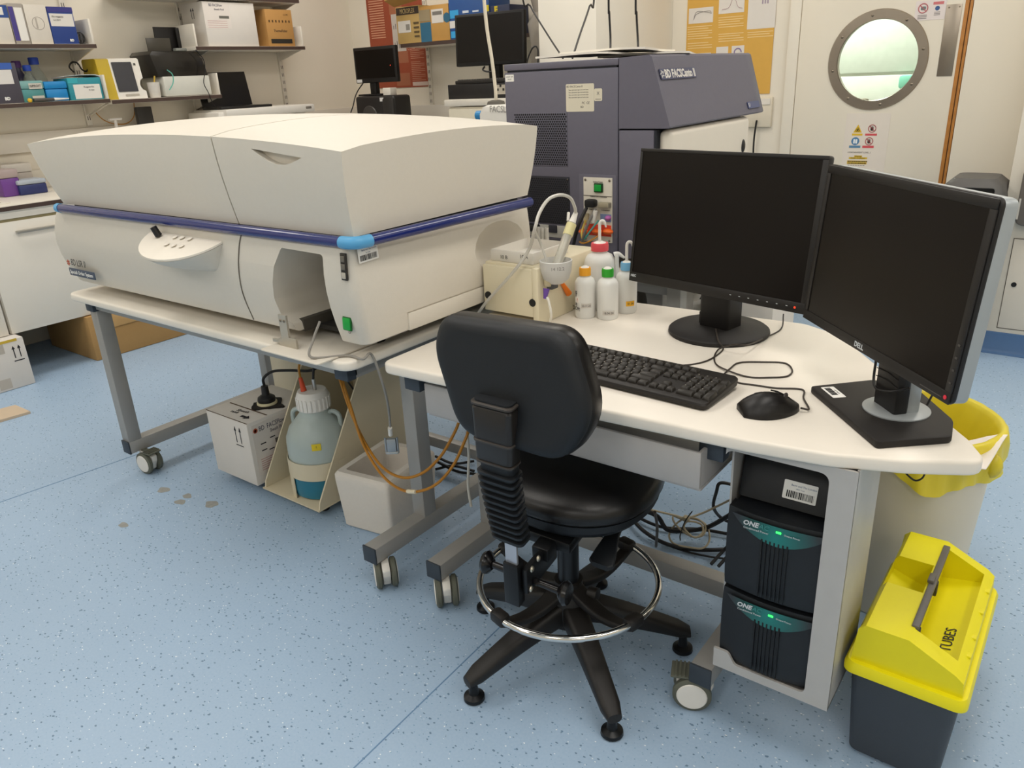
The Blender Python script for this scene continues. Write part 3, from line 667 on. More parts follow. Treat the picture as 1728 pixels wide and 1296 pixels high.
for a in (radians(78), radians(172), radians(-104), radians(-14)):
    mt = T0 @ Matrix.Rotation(a, 4, 'Z'); rings = []
    for i in range(9):
        t = i/8; r = .025+.19*t; zc_ = .195-.03*sin(pi*t*.9)+.014*t; w = .018+.004*cos(pi*t); h = .022-.006*t
        rings.append([mt @ V((r, y, z)) for y, z in rrect(-w, w, zc_-h/2, zc_+h/2, .006, 3)])
    sp_ = M().loft(rings); sp_.box((0, 0, 0), (.03, .044, .028), .008, mtx=mt @ Matrix.Translation((RR-.004, 0, RZ))); sp_.build('ring_spoke', blk, CH)
m = M().lathe([(.0, 0), (.008, 0), (.008, .02), (.016, .022), (.017, .045), (0, .047)], 14, mtx=T0 @ Matrix.Translation((0, 0, .19)) @ Matrix.Rotation(radians(8), 4, 'Z') @ Matrix.Translation((.03, 0, 0)) @ Matrix.Rotation(pi/2, 4, 'Y')); m.build('ring_knob', blk, CH)
M().cyl((CX, CY, .2), (CX, CY, .405), .0255, n=28).build('column', mat('column_black', '#14161a', .3), CH)
# swivelling top half
TS = T0 @ Matrix(((1, -.16, 0, 0), (.012, 1, 0, 0), (0, 0, 1, 0), (0, 0, 0, 1)))
def tr(mb): bmesh.ops.transform(mb.bm, matrix=TS, verts=mb.bm.verts); return mb
sx0 = (-.02, .075)
def sring(w, d, z): return [(sx0[0]+w*cos(a)*(abs(cos(a))**-.12 if abs(cos(a)) > .02 else 1), sx0[1]+d*sin(a)*(abs(sin(a))**-.12 if abs(sin(a)) > .02 else 1), z) for a in [2*pi*k/48 for k in range(48)]]
tr(M().loft([sring(.15, .15, .402), sring(.195, .19, .412), sring(.212, .205, .43), sring(.214, .207, .447)])).build('seat_shell', blk2, CH)
tr(M().loft([sring(.212, .205, .447), sring(.222, .214, .458), sring(.222, .214, .476), sring(.21, .2, .494), sring(.15, .14, .502), sring(.05, .05, .503)])).build('seat_cushion', vin, CH, angle=60)
tr(M().box((0, -.02, .39), (.13, .2, .028), .006)).build('seat_plate', blkm, CH)
# back: shell, cushion, ribbed spine
out = round_poly([(-.160, .106), (.128, .114), (.182, -.03), (.13, -.122), (-.11, -.116), (-.186, .04)], [.06, .06, .12, .07, .08, .12], 8)
BC = (0.0, -.252, .808); TILT = radians(-7)
TB = TS @ Matrix.Translation(BC) @ Matrix.Rotation(TILT, 4, 'X')
def bring(off, sc): return [TB @ V((x*sc, off+.55*(x*sc)**2-.15*(z*sc)**2, z*sc)) for x, z in out]
m = M().loft([bring(-.018, .80), bring(-.0175, .9), bring(-.012, .965), bring(-.002, 1.), bring(.012, 1.)]); m.build('back_shell', blk2, CH, angle=50)
m = M().loft([bring(.012, 1.0), bring(.018, 1.02), bring(.05, 1.02), bring(.064, .97), bring(.072, .85), bring(.074, .4)]); m.build('back_cushion', vin, CH, angle=60)
def sp(z): # spine centre line y, half width
    t = (z-.44)/.42; return (-.278-.018*sin(pi*min(1, max(0, t))) + (.045*(1-t)**1.5 if t < 1 else 0), .036+.012*min(1, max(0, t)))
def spine_ring(z, d=.0):
    y, w = sp(z); return [TS @ V((x-.014+.02*(z-.65), yy, z)) for x, yy in rrect(-w-d, w+d, y-.014-d, y+.03, .012, 4)]
zs_ = [.455, .50, .56, .62, .68, .74, .775, .785]
so = M().loft([spine_ring(z, -.003) for z in zs_]).build('back_spine', blk2, CH, angle=50)
for k in range(11):
    z = .462+.0165*k; M().loft([spine_ring(z, -.002), spine_ring(z+.002, .003), spine_ring(z+.008, .0035), spine_ring(z+.0105, -.002)]).build('rib', blk2, so, angle=50)
for z in (.655, .70, .775): M().loft([spine_ring(z, -.001), spine_ring(z+.0015, .0022), spine_ring(z+.005, .0022), spine_ring(z+.0065, -.001)]).build('rib', mat('rib_worn', '#3c3733', .45), so, angle=50)
M().loft([spine_ring(.66, -.0015), spine_ring(.664, .0008), spine_ring(.768, .0008), spine_ring(.772, -.0015)]).build('grip_panel', mat('grip_worn', '#211e1c', .4), so)
# upright bar and tilt bracket
yb_, _ = sp(.45)
tr(M().bx(-.032, -.002, yb_-.006, yb_+.002, .385, .47, .002)).build('upright_bar', mat('bar_zinc', '#b9bcc4', .35, .7), CH)
tr(M().bx(-.036, .002, yb_-.012, yb_+.016, .305, .405, .003)).build('bar_sleeve', blkm, CH)
m = M().bx(.004, .018, yb_, -.09, .335, .395, .004); m.bx(-.012, .03, -.16, -.06, .37, .40, .004); tr(m).build('tilt_bracket', blkm, CH)
for (y, z) in ((yb_+.02, .388), (yb_+.012, .345), (yb_+.05, .395)): tr(M().sphere((.02, y, z), .007, 10, (.6, 1, 1))).build('bolt', mat('bolt_zinc', '#cfc7b5', .3, .9), CH)
for s in (-1, 1):
    x0_ = -.03 if s < 0 else .02; m = M().cyl((x0_, yb_+.03, .352), (x0_+s*.065, yb_+.03, .352), .008, n=14)
    m.lathe([(.0, 0), (.012, 0), (.024, .010), (.026, .016), (.022, .024), (0, .026)], 20, mtx=Matrix.Translation((x0_+s*.06, yb_+.03, .352)) @ Matrix.Rotation(s*pi/2, 4, 'Y')); tr(m).build('adjuster_knob', mat('knob_gloss', '#141314', .22), CH)
m = M().loft([[V((x, y, z)) for x, z in rrect(.12-w, .12+w, zz-.006, zz+.006, .004, 3)] for y, w, zz in ((.06, .012, .39), (.0, .015, .375), (-.045, .026, .355), (-.07, .03, .345), (-.078, .02, .343))])
tr(m).build('height_paddle', blk2, CH)
# ------------------------------------------------------------------ monitors
mblk = mat('monitor_plastic', '#141110', .5, var=.06, bump=.1, bscale=800); scr = mat('screen_glass', '#120d0a', .3, var=.15, scale=5, spec=.28)
def mon_frame(c, yaw, tilt):
    R = V((cos(yaw), sin(yaw), 0)); N = V((sin(yaw), -cos(yaw), 0)); U = V((0, 0, 1))*cos(tilt)-N*sin(tilt)
    return frame(c, R, U)
# left monitor: round base
nx, ny = -.722, 1.782
A = thing('computer_monitor', 'black monitor on a round base at the back of the desk, switched off', 'monitor', (nx, ny, DT))
F1 = mon_frame((-.722, 1.742, .984), radians(-11.3), radians(7.2)); w, h = .495, .333
M().prism(rrect(-w/2, w/2, -h/2, h/2, .006, 3), -.022, 0, .003, mtx=F1).build('housing', mblk, A)
M().prism(rrect(-.17, .17, -.12, .12, .03), -.05, -.02, .012, mtx=F1).build('rear_cover', mblk, A)
ba = .008; bb = .024
f_ = M(); f_.bx(-w/2, w/2, h/2-ba, h/2, 0, .003, .001, mtx=F1); f_.bx(-w/2, -w/2+ba, -h/2+bb, h/2-ba, 0, .003, .001, mtx=F1); f_.bx(w/2-ba*1.6, w/2, -h/2+bb, h/2-ba, 0, .003, .001, mtx=F1); f_.bx(-w/2, w/2, -h/2, -h/2+bb, 0, .003, .001, mtx=F1)
bez = f_.build('bezel', mat('bezel_black', '#1c1917', .45), A)
M().bx(-w/2+ba, w/2-ba, -h/2+bb, h/2-ba, 0, .0012, mtx=F1).build('screen', scr, A)
text('NEC', .0085, mat('print_pale', '#c9cdd0', .5), bez, F1 @ Matrix.Translation((-w/2+.014, -h/2+.015, .0034)), bold=.0003)
for k in range(7): M().bx(w/2-.19+.024*k, w/2-.186+.024*k, -h/2+.012, -h/2+.0135, .003, .0036, mtx=F1).build('key_mark', mat('print_pale', '#c9cdd0', .5), bez)
M().bx(w/2-.026, w/2-.022, -h/2+.010, -h/2+.014, .003, .0045, mtx=F1).build('standby_light', mat('led_red', '#ff4a2a', .4, emit=.5), bez)
M().lathe([(0, 0), (.122, 0), (.124, .003), (.123, .009), (.118, .013), (.03, .019), (0, .019)], 56, (nx, ny, DT)).build('round_base', mat('base_black', '#181513', .6, var=.1), A)
TN = Matrix.Translation((nx, ny, DT)) @ Matrix.Rotation(radians(-11.3), 4, 'Z')
m = M().prism(rrect(-.042, .042, -.028, .04, .01), .012, .34, .002, mtx=TN); m.build('neck', mblk, A)
M().bx(-.0455, -.042, -.02, .03, .02, .05, .001, mtx=TN).build('neck_clip', mat('base_black', '#211e1c', .6), A)
# right monitor: square base
dx_, dy_ = -.243, 1.468
B = thing('computer_monitor', 'black and silver monitor on a flat square base at the right desk end', 'monitor', (dx_, dy_, DT))
YD = radians(-46.5); F2 = mon_frame((-.294, 1.449, .986), YD, radians(4.3)); w, h = .487, .315
silver = mat('silver_plastic', '#a9aeb0', .4, .3, var=.03)
M().prism(rrect(-w/2, w/2, -h/2, h/2, .012, 4), -.009, 0, .003, mtx=F2).build('housing', mblk, B)
M().prism(rrect(-w/2+.001, w/2-.001, -h/2+.001, h/2-.001, .012, 4), -.03, -.004, .004, mtx=F2).build('silver_band', silver, B)
M().prism(rrect(-.15, .15, -.11, .11, .03), -.055, -.028, .012, mtx=F2).build('rear_cover', mblk, B)
ba, bb = .017, .021
f_ = M(); f_.bx(-w/2+.003, w/2-.003, h/2-ba, h/2-.002, 0, .003, .001, mtx=F2); f_.bx(-w/2+.002, -w/2+ba, -h/2+bb, h/2-ba, 0, .003, .001, mtx=F2); f_.bx(w/2-ba, w/2-.002, -h/2+bb, h/2-ba, 0, .003, .001, mtx=F2); f_.bx(-w/2+.003, w/2-.003, -h/2+.002, -h/2+bb, 0, .003, .001, mtx=F2)
bez = f_.build('bezel', mat('bezel_black', '#1c1917', .45), B)
M().bx(-w/2+ba, w/2-ba, -h/2+bb, h/2-ba, 0, .001, mtx=F2).build('screen', scr, B)
text('DELL', .0135, mat('print_pale', '#c9cdd0', .5), bez, F2 @ Matrix.Translation((-.02, -h/2+.0115, .0034)), bold=.0004)
for k in range(4): M().bx(w/2-.011, w/2-.006, -h/2+.035+.02*k, -h/2+.038+.02*k, .003, .0042, mtx=F2).build('menu_button', mat('button_grey', '#4b4844', .4), bez)
M().prism([(w/2-.012+.0035*cos(2*pi*k/14), -h/2+.0115+.0035*sin(2*pi*k/14)) for k in range(14)], .003, .004, mtx=F2).build('power_ring', mat('led_red2', '#c8283a', .4, emit=.2), bez)
M().bx(w/2-.075, w/2-.02, -h/2+.008, -h/2+.0095, .003, .0036, mtx=F2).build('bezel_line', mat('button_grey', '#4b4844', .4), bez)
bp = [(-.41, 1.504), (-.238, 1.308), (-.138, 1.395), (-.148, 1.47), (-.235, 1.60), (-.315, 1.602)]
M().prism(round_poly(bp, [.008, .008, .018, .05, .04, .02]), DT, DT+.014, .003, mtx=None).build('square_base', mat('base_black2', '#171311', .6, var=.15, scale=12), B)
TD = Matrix.Translation((dx_, dy_, DT)) @ Matrix.Rotation(YD, 4, 'Z')
M().lathe([(0, .0142), (.058, .0142), (.058, .0165), (.05, .019), (0, .02)], 40, mtx=TD @ Matrix.Diagonal((1, 1, 1, 1))).build('turntable', silver, B)
M().bx(-.034, .034, -.026, .0, .015, .26, .004, mtx=TD).build('neck', mblk, B)
M().bx(-.032, .032, .0, .026, .015, .30, .006, mtx=TD).build('neck_rear', silver, B)
for zz in (.075, .09): M().tube([TD @ V((-.0345, -.0265, zz-.004)), TD @ V((0, -.0275, zz)), TD @ V((.0345, -.0265, zz-.004))], .0008, 6).build('neck_groove', mat('groove', '#0c0b0b', .6), B)
sticker(B, frame(V((-.362, 1.492, DT+.0142)), (.66, -.75, 0), (.75, .66, 0)), .055, .026, [('NHS TRUST', 0, .007, .004)], bars=(-.022, .015, -.009, .003))
# cable bundle and plug hanging behind the right monitor
cab = mat('cable_black', '#171515', .5)
pth = smooth_path([TD @ V((-.085, .02, .165)), TD @ V((-.10, .01, .13)), TD @ V((-.075, -.005, .085)), TD @ V((-.03, -.03, .052)), TD @ V((.02, -.032, .06)), TD @ V((.045, -.01, .075))], 8)
M().tube(pth, .0025, 6).build('signal_cable', cab, B)
M().cyl(TD @ V((-.075, -.012, .103)), TD @ V((-.025, -.0, .122)), .0085, n=12).build('cable_plug', cab, B)
M().tube(smooth_path([TD @ V((.06, .03, .17)), TD @ V((.075, .02, .10)), TD @ V((.07, .01, .05))], 6), .002, 6).build('signal_cable', cab, B)
M().tube(smooth_path([PY(1524, 792, 1.345), PY(1533, 803, 1.345), PY(1545, 811, 1.345), PY(1557, 806, 1.345), PY(1563, 792, 1.345)], 6), .0016, 6).build('power_cable', cab, B)
# ------------------------------------------------------------------ keyboard
KY = radians(-3.4); kx, ky = -.762, 1.392
KB = thing('keyboard', 'full-size black keyboard lying on the desk in front of the chair', 'keyboard', (kx, ky, DT), KY)
TK = MW[KB]; kw, kd = .442, .15
kbm = mat('keyboard_case', '#1e1a17', .5, var=.06, bump=.1); keym = mat('keycap', '#28241f', .42, var=.05)
sl = .012/kd
m = M().loft([[TK @ V((x, y, z0_+(sl*(y+kd/2) if z0_ > .004 else sl*(y+kd/2)*.6))) for x, y in rrect(-kw/2+i_, kw/2-i_, -kd/2+i_, kd/2-i_, .012, 4)] for z0_, i_ in ((.0005, .006), (.003, .001), (.011, 0), (.0145, .002), (.0155, .005))]); m.build('case', kbm, KB)
def topz(y): return .0155+sl*(y+kd/2)
U_ = .019
def key_mesh(wd, dp=1):
    m = M(); W, D = U_*wd-.0015, U_*dp-.0015; t = .0028
    m.loft([[(x, y, z) for x, y in rrect(-W/2+i_, W/2-i_, -D/2+i_+j_, D/2-i_+j_, .0022, 2)] for z, i_, j_ in ((0, 0, 0), (.003, .0006, 0), (.0062, t*.7, .0008), (.0068, t, .0008))]); me = m.mesh('key', 50); me.materials.append(keym); return me
_km = {}
def key(x, y, wd=1., dp=1.):
    me = _km.setdefault((wd, dp), None) or key_mesh(wd, dp); _km[(wd, dp)] = me
    o = put('key', me, keym, KB); o.location = (x, y, topz(y)-.0005); o.rotation_euler = (math.atan(sl), 0, 0)
X0 = -kw/2+.014; Y0 = -kd/2+.026
rows = [[1.25, 1.25, 1.25, 6.25, 1.25, 1.25, 1.25, 1.25], [2.25]+[1]*10+[2.75], [1.75]+[1]*11+[2.25], [1.5]+[1]*12+[1.5], [1]*13+[2]]
for j, r_ in enumerate(rows):
    x = X0
    for wd in r_: key(x+U_*wd/2, Y0+U_*j, wd); x += U_*wd
yf = Y0+U_*5.35
for x in [0]+[2+k for k in range(4)]+[6.5+k for k in range(4)]+[11+k for k in range(4)]: key(X0+U_*(x+.5), yf)
XN = X0+U_*15.25
for k in range(3): key(XN+U_*(k+.5), yf); key(XN+U_*(k+.5), Y0+U_*4); key(XN+U_*(k+.5), Y0+U_*3); key(XN+U_*(k+.5), Y0)
key(XN+U_*1.5, Y0+U_)
XP = X0+U_*18.5
for j in (1, 2, 3, 4):
    for k in range(3): key(XP+U_*(k+.5), Y0+U_*j)
key(XP+U_, Y0, 2); key(XP+U_*2.5, Y0); key(XP+U_*3.5, Y0+U_*.5, 1, 2); key(XP+U_*3.5, Y0+U_*2.5, 1, 2); key(XP+U_*3.5, Y0+U_*4)
lg = M(); rnd = random.Random(3)
for j in range(1, 5):
    for k in range(12): 
        xx, yy = X0+U_*(k+1.9+[0, .3, .0, -.3, -.9][j])-.003, Y0+U_*j+.004; lg.bx(xx, xx+.0025, yy, yy+.0028, topz(yy)+.0062, topz(yy)+.0066, mtx=TK)
for j in range(1, 5):
    for k in range(3): xx, yy = XP+U_*(k+.5)-.004, Y0+U_*j+.003; lg.bx(xx, xx+.0022, yy, yy+.0026, topz(yy)+.0062, topz(yy)+.0066, mtx=TK)
tag(lg.build('key_legends', mat('legend_white', '#a9a39a', .5), KB), None, None, kind='stuff')
# ------------------------------------------------------------------ mouse
MO = thing('mouse', 'black ergonomic computer mouse on the desk right of the keyboard', 'mouse', (-.435, 1.363, DT))
TM = Matrix.Translation((-.445, 1.37, DT)) @ Matrix.Rotation(radians(-50), 4, 'Z')
rings = []
for i in range(13):
    t = i/12; y = -.056+.112*t; w = .036*(sin(pi*min(1, .08+t*.9)))**.42*(1-.34*t); hgt = .004+.043*(sin(pi*min(1, .06+t*.88)))**.75*(1-.25*t)
    sh = .008*(1-t)
    rings.append([TM @ V((w*cos(a)*(1.06 if sin(a) < .2 else 1)-sh*max(0, sin(a))+.008*sin(pi*t), y, max(0.0005, hgt*max(0, sin(a))**.8))) for a in [pi*k/16 for k in range(17)]+[pi+pi*k/4 for k in range(1, 4)]])
mm_ = mat('mouse_black', '#110e0d', .4, var=.08)
bd = M().loft(rings).build('body', mm_, MO, angle=70)
M().tube(smooth_path([TM @ V((.0, .0, .0445)), TM @ V((.002, .014, .0405)), TM @ V((.007, .034, .029)), TM @ V((.01, .05, .012))], 5), .0016, 6).build('button_split', mat('groove', '#0c0b0b', .6), bd)
M().sphere(TM @ V((.006, .027, .0335)), .0095, 14, (.45, 1, .6), None).build('scroll_wheel', mat('wheel_grey', '#302d2b', .5), bd)
M().loft([[TM @ V((x-.021, y, .0318-abs(y+.005)*.16+z)) for x, z in rrect(-.0035, .0035, -.003, .002, .0015, 2)] for y in (-.022, -.01, .01, .022)]).build('side_button', mat('wheel_grey', '#302d2b', .5), bd)
def desk_cable(nm, pxs, label, r=.0019, z=DT, parent=None, ends=()):
    P = [PZ(x, y, z+r+(dz if True else 0)) for x, y, dz in pxs]; return M().tube(smooth_path(P, 8), r, 6)
dcm = mat('cord_dark', '#37302a', .5)
MO_end = TM @ V((.012, .056, .009))
P = [MO_end, MO_end+V((.012, .012, -.004))]+[PZ(x, y, DT+.002) for x, y in ((1356, 672), (1357, 660), (1345, 656), (1310, 655), (1275, 650), (1247, 646), (1236, 640))]
M().tube(smooth_path(P, 6), .0019, 6).build('cord', dcm, MO)
P = [TK @ V((.03, kd/2-.002, .012))]+[PZ(x, y, DT+.002) for x, y in ((1160, 616), (1195, 608), (1220, 590))]+[PZ(1212, 575, DT+.018), PZ(1208, 555, DT+.02)]
M().tube(smooth_path(P, 6), .002, 6).build('cord', dcm, KB)
P = [PZ(x, y, DT+.002+d) for x, y, d in ((1222, 631, 0), (1232, 622, 0), (1248, 612, 0), (1290, 611, 0), (1325, 613, 0), (1337, 625, 0), (1328, 635, 0), (1300, 637, 0), (1262, 636, 0), (1225, 624, .003), (1208, 614, 0), (1206, 600, 0), (1215, 588, .004), (1240, 581, .022), (1262, 582, .021), (1290, 570, .004), (1318, 555, .001))]
P.append(PZ(1321, 543, DT+.004)+V((0, 0, .02)))
single(M().tube(smooth_path(P, 6), .0019, 6), 'loose_cord', dcm, 'looped dark cord lying on the desk between keyboard and monitors', 'cord')
# ------------------------------------------------------------------ cream fluidics box with sample fitting
cream = mat('cream_enamel', '#e6dcbf', .45, var=.02)
bx0, bx1, by0, by1, bz = -1.332, -1.148, 1.606, 1.90, .866
FB = thing('fluidics_box', 'cream metal box on the desk with dark screw holes and hanging tubes', 'box', ((bx0+bx1)/2, 1.75, DT))
m = M().bx(bx0, bx1, by0+.012, by1, DT+.022, bz, .004); m.build('cover', cream, FB)
M().bx(bx0, bx1-.018, by0, by0+.013, DT+.02, bz-.006, .003).build('front_plate', cream, FB)
M().bx(bx1-.018, bx1+.0008, by0-.002, by1+.001, DT, bz-.001, .003).build('side_foot', cream, FB)
M().bx(bx0+.005, bx1-.02, by0+.01, by1, DT, DT+.008, .002).build('base', mat('base_board', '#c9bfa8', .6), FB)
for px, py in ((899, 511), (824, 498)):
    q = PY(px, py, by0-.001); M().cyl((q.x, by0-.003, q.z), (q.x, by0+.001, q.z), .0105, n=18).build('grommet', mat('rubber_black', '#1e1d1c', .7), FB)
# fitting on the right face: valve, purple and orange connectors
q = PX(932, 470, bx1+.012); fm_ = M().box(q, (.02, .03, .055), .004, mtx=None); fm_.build('valve_body', mat('valve_grey', '#5d5f63', .5), FB)
q2 = PX(921, 495, bx1+.02); M().cyl(q2+V((0, -.004, -.014)), q2+V((0, .004, .012)), .0045, .009, 12).build('purple_nut', mat('purple_plastic', '#6b4a9e', .45), FB)
q3 = PX(924, 478, bx1+.018); M().cyl(q3+V((0, 0, -.008)), q3+V((0, .002, .008)), .009, .011, 12).build('brass_fitting', mat('fitting_beige', '#c6bb9a', .4, .2), FB)
q4 = PX(952, 484, bx1+.004); M().cyl(q4+V((.0, -.018, .022)), q4+V((.006, .014, -.022)), .004, .009, 12).build('orange_plug', mat('orange_plastic', '#ee7d1e', .45), FB)
tubec = mat('clear_tubing', '#e6e3da', .25, trans=.35, var=.02)
M().tube(smooth_path([q2+V((0, 0, -.014)), PX(925, 505, bx1+.03), PX(930, 530, bx1+.04), PZ(928, 546, DT+.004)], 6), .0035, 8).build('drain_tube', mat('white_tubing', '#e8e4d8', .4), FB)
# syringe in a beaker, held on the side of the box
q = PX(938, 448, bx1+.03)
SY = thing('sample_syringe', 'clear syringe barrel with white nozzle standing in a frosted cup on the cream box', 'syringe', (q.x, q.y, q.z-.04))
frost = mat('frosted_plastic', '#e9e8e4', .45, trans=.3, var=.02)
TQ = Matrix.Translation(q) @ Matrix.Rotation(radians(14), 4, V((.78, .6, 0))*-1 if False else 'Y')
M().lathe([(0, -.048), (.02, -.046), (.034, -.034), (.041, -.012), (.043, .014), (.040, .015), (.037, -.008), (0, -.03)], 28, mtx=Matrix.Translation(q)).build('cup', frost, SY)
e0, e1 = q+V((.0, .0, -.005)), PX(965, 377, bx1+.03); ax = (e1-e0).normalized()
M().cyl(e0, e1, .0125, n=18).build('barrel', mat('clear_barrel', '#dcd9cc', .2, trans=.5), SY)
M().cyl(e0.lerp(e1, .72), e0.lerp(e1, .98), .0135, n=18).build('graduated_band', mat('band_yellow', '#d8cf9a', .5), SY)
M().cyl(e1, e1+ax*.032, .010, .006, 14).build('nozzle', whitepl, SY)
M().cyl(e1+ax*.006+V((-.014, 0, 0)), e1+ax*.03+V((-.022, 0, 0)), .004, n=10).build('side_arm', whitepl, SY)
text('14 12.2', .012, mat('ink_grey', '#8a8380', .7), SY, frame(q+V((.028, -.034, .0)), (.75, .66, 0), (0, 0, 1)), name='handwriting')
# clear tube looping from the syringe over to the analyser
P = [e1+ax*.03]+[PX(x, y, bx1+d) for x, y, d in ((970, 350, .04), (962, 334, .04), (945, 329, .035), (925, 337, .03), (910, 360, .03), (902, 388, .03))]+[PY(x, y, yy) for x, y, yy in ((893, 420, 1.60), (872, 452, 1.585), (845, 483, 1.585), (822, 508, 1.59), (806, 530, 1.6))]
single(M().tube(smooth_path(P, 8), .0043, 10), 'looped_tube', tubec, 'thick clear tube arching from the syringe nozzle down past the cream box', 'tube')
P = [PX(902, 388, bx1+.03), PX(912, 410, bx1+.01), PX(922, 440, bx1+.02)]
single(M().tube(smooth_path(P, 6), .0035, 8), 'branch_tube', tubec, 'short white tube branching from the clear loop into the frosted cup', 'tube')
# tray with tube rack on the box
r0 = PZ(829, 416, bz); TRY = thing('sample_tray', 'frosted open tray marked 10 on top of the cream box', 'tray', ((bx0+bx1)/2-.02, 1.74, bz))
tx0, tx1, ty0, ty1 = bx0+.012, bx1-.03, 1.63, 1.80; th = .032
t_ = M().bx(tx0, tx1, ty0, ty1, bz, bz+th, .003); ci = M().bx(tx0+.003, tx1-.003, ty0+.003, ty1-.003, bz+.003, bz+.1)
tr_ = cut(t_, [ci]).build('tray_body', mat('tray_frost', '#efeae0', .45, trans=.15), TRY)
text('10 B', .014, inkm, tr_, frame((tx0+.045, ty0-.0005, bz+.013), (1, 0, 0), (0, 0, 1)), name='handwriting'); text('10 A', .014, inkm, tr_, frame((tx1-.03, ty0-.0005, bz+.02), (1, 0, 0), (0, 0, 1)), name='handwriting')
glassm = mat('clear_plastic', '#e6e4de', .2, trans=.55, ior=1.15)
for k in range(4):
    q = PY(904+6.3*k, 405, 1.84); c_ = (q.x, 1.84, bz)
    single(M().lathe([(.0055, 0), (.006, .004), (.006, .056), (.005, .056), (.005, .005)], 14, (q.x, 1.84, bz+.0002)), 'sample_tube', glassm, ('leftmost','second from left','third from left','rightmost')[k]+' of four clear sample tubes standing behind the frosted tray', 'tube', 'clear sample tubes on the cream box')
# ------------------------------------------------------------------ wash bottles
pe = mat('polyethylene', '#ecebe6', .38, var=.02, trans=.12, sss=.2)
def wash_bottle(name, label, x, y, R, H, capc, spout=None, capn='cap'):
    r = thing(name, label, 'bottle', (x, y, DT), group=None)
    M().lathe([(0, 0), (R*.9, 0), (R, .006), (R, H*.78), (R*.96, H*.84), (R*.8, H*.91), (R*.5, H*.95), (R*.46, H)], 32, (x, y, DT)).build('body', pe, r)
    cr_ = R*.56; ch = .019
    M().lathe([(0, H-.002), (cr_, H-.002), (cr_*1.02, H+ch*.7), (cr_*.95, H+ch), (0, H+ch+.001)], 28, (x, y, DT)).build(capn, mat('cap_'+capc, capc, .4), r)
    M().lathe([(0, H+ch), (cr_*.75, H+ch), (cr_*.4, H+ch+.004), (0, H+ch+.004)], 20, (x, y, DT)).build('cap_dome', whitepl, r)
    if spout:
        b = V((x, y, DT+H+ch)); P = smooth_path([b, b+V((0, 0, spout*.6)), b+V((.001, 0, spout*.9)), b+V((.006, .003, spout)), b+V((.012, .006, spout*.93)), b+V((.0145, .009, spout*.7))], 5)
        M().tube(P, [.0042]*(len(P)-8)+[.0042-.0003*k for k in range(8)], 8).build('spout', whitepl, r)
    return r
def wrap_label(parent, x, y, R, z, ang, w, h, base, tx, size, ink='#33302e'):
    a0 = ang-w/2/R; m = M(); m.loft([[V((x+(R+d)*cos(a0+w/R*i/8), y+(R+d)*sin(a0+w/R*i/8), z+zz)) for d, zz in ((.0002, -h/2), (.0009, -h/2), (.0009, h/2), (.0002, h/2))] for i in range(9)])
    p = m.build('label', mat('paper_'+base, base, .6, var=.02), parent)
    text(tx, size, mat('ink_'+ink, ink, .6), p, frame((x+(R+.0014)*cos(ang), y+(R+.0014)*sin(ang), z), (-sin(ang), cos(ang), 0), (0, 0, 1)), name='handwriting')
ang = atan2(-1.75, 1.07)
o_ = wash_bottle('wash_bottle', 'small bottle with orange cap and handwriting on its side beside the cream box', -1.086, 1.738, .028, .118, '#eda52c')
wrap_label(o_, -1.086, 1.738, .028, DT+.038, ang+.1, .027, .012, '#cfc9c0', '23.11.21', .0075)
for tx, zz, sz in (('IS', .072, .012), ('E', .064, .012), ('IS', .04, .012), ('DOM', .028, .015)): text(tx, sz, inkm, o_, frame((-1.086+.0287*cos(ang-1.0), 1.738+.0287*sin(ang-1.0), DT+zz), (-sin(ang-1.0), cos(ang-1.0), 0), (0, 0, 1)), name='handwriting')
wrap_label(o_, -1.086, 1.738, .028, DT+.053, ang-.8, .012, .017, '#f0ebe4', '!', .012, '#b8352c')
g_ = wash_bottle('wash_bottle', 'small bottle with green cap and dated label, nearest of the bottle group', -1.027, 1.757, .0285, .117, '#2f9e2c')
wrap_label(g_, -1.027, 1.757, .0285, DT+.021, ang+.05, .033, .012, '#cfc9c0', '18.06.20', .008)
b_ = wash_bottle('wash_bottle', 'small wash bottle with pale blue cap, curved spout and orange label', -1.012, 1.832, .029, .12, '#7db8e0', .055)
wrap_label(b_, -1.012, 1.832, .029, DT+.03, ang+.35, .024, .014, '#f2b52c', '01.20', .008)
r_ = wash_bottle('wash_bottle', 'large wash bottle with red cap, tallest of the group beside the cream box', -1.098, 1.835, .043, .165, '#e0525a', .06)
M().tube(smooth_path([V((-1.06, 1.85, DT+.15)), V((-1.05, 1.855, DT+.153)), V((-1.035, 1.862, DT+.142))], 6), [.009-.0005*k for k in range(13)], 10).build('side_arm', pe, r_)
M().tube([V((-1.053, 1.85, DT+.15)), V((-1.052, 1.85, DT+.05))], .006, 10).build('dip_tube', pe, r_)
# ------------------------------------------------------------------ fluid cart under the bench
sheet = mat('cart_cream', '#d8ccb0', .5, var=.02); cartd = mat('rubber_black', '#1e1d1c', .7)
CT = thing('fluid_cart', 'low cream sheet-metal cart standing under the instrument bench', 'cart', (-2.15, 1.58, 0))
cx0, cx1, cy0, cy1 = -2.47, -1.878, 1.352, 1.81
M().bx(-2.178, cx1, cy0, cy1, .03, .036, .001).build('base_tray', sheet, CT)
M().bx(-2.42, -2.178, cy0+.03, cy1, .026, .036, .001).build('carton_shadow_platform', cartd, CT)  # black slab added under the carton, its colour paints the shadow there
def side_panel(x, nm): M().prism([(1.357, .036), (1.362, .06), (1.715, .632), (1.80, .632), (1.80, .036)], x-.003, x+.003, mtx=Matrix(((0, 0, 1, 0), (1, 0, 0, 0), (0, 1, 0, 0), (0, 0, 0, 1)))).build(nm, sheet, CT)
side_panel(cx1-.004, 'side_panel'); side_panel(-2.168, 'divider')
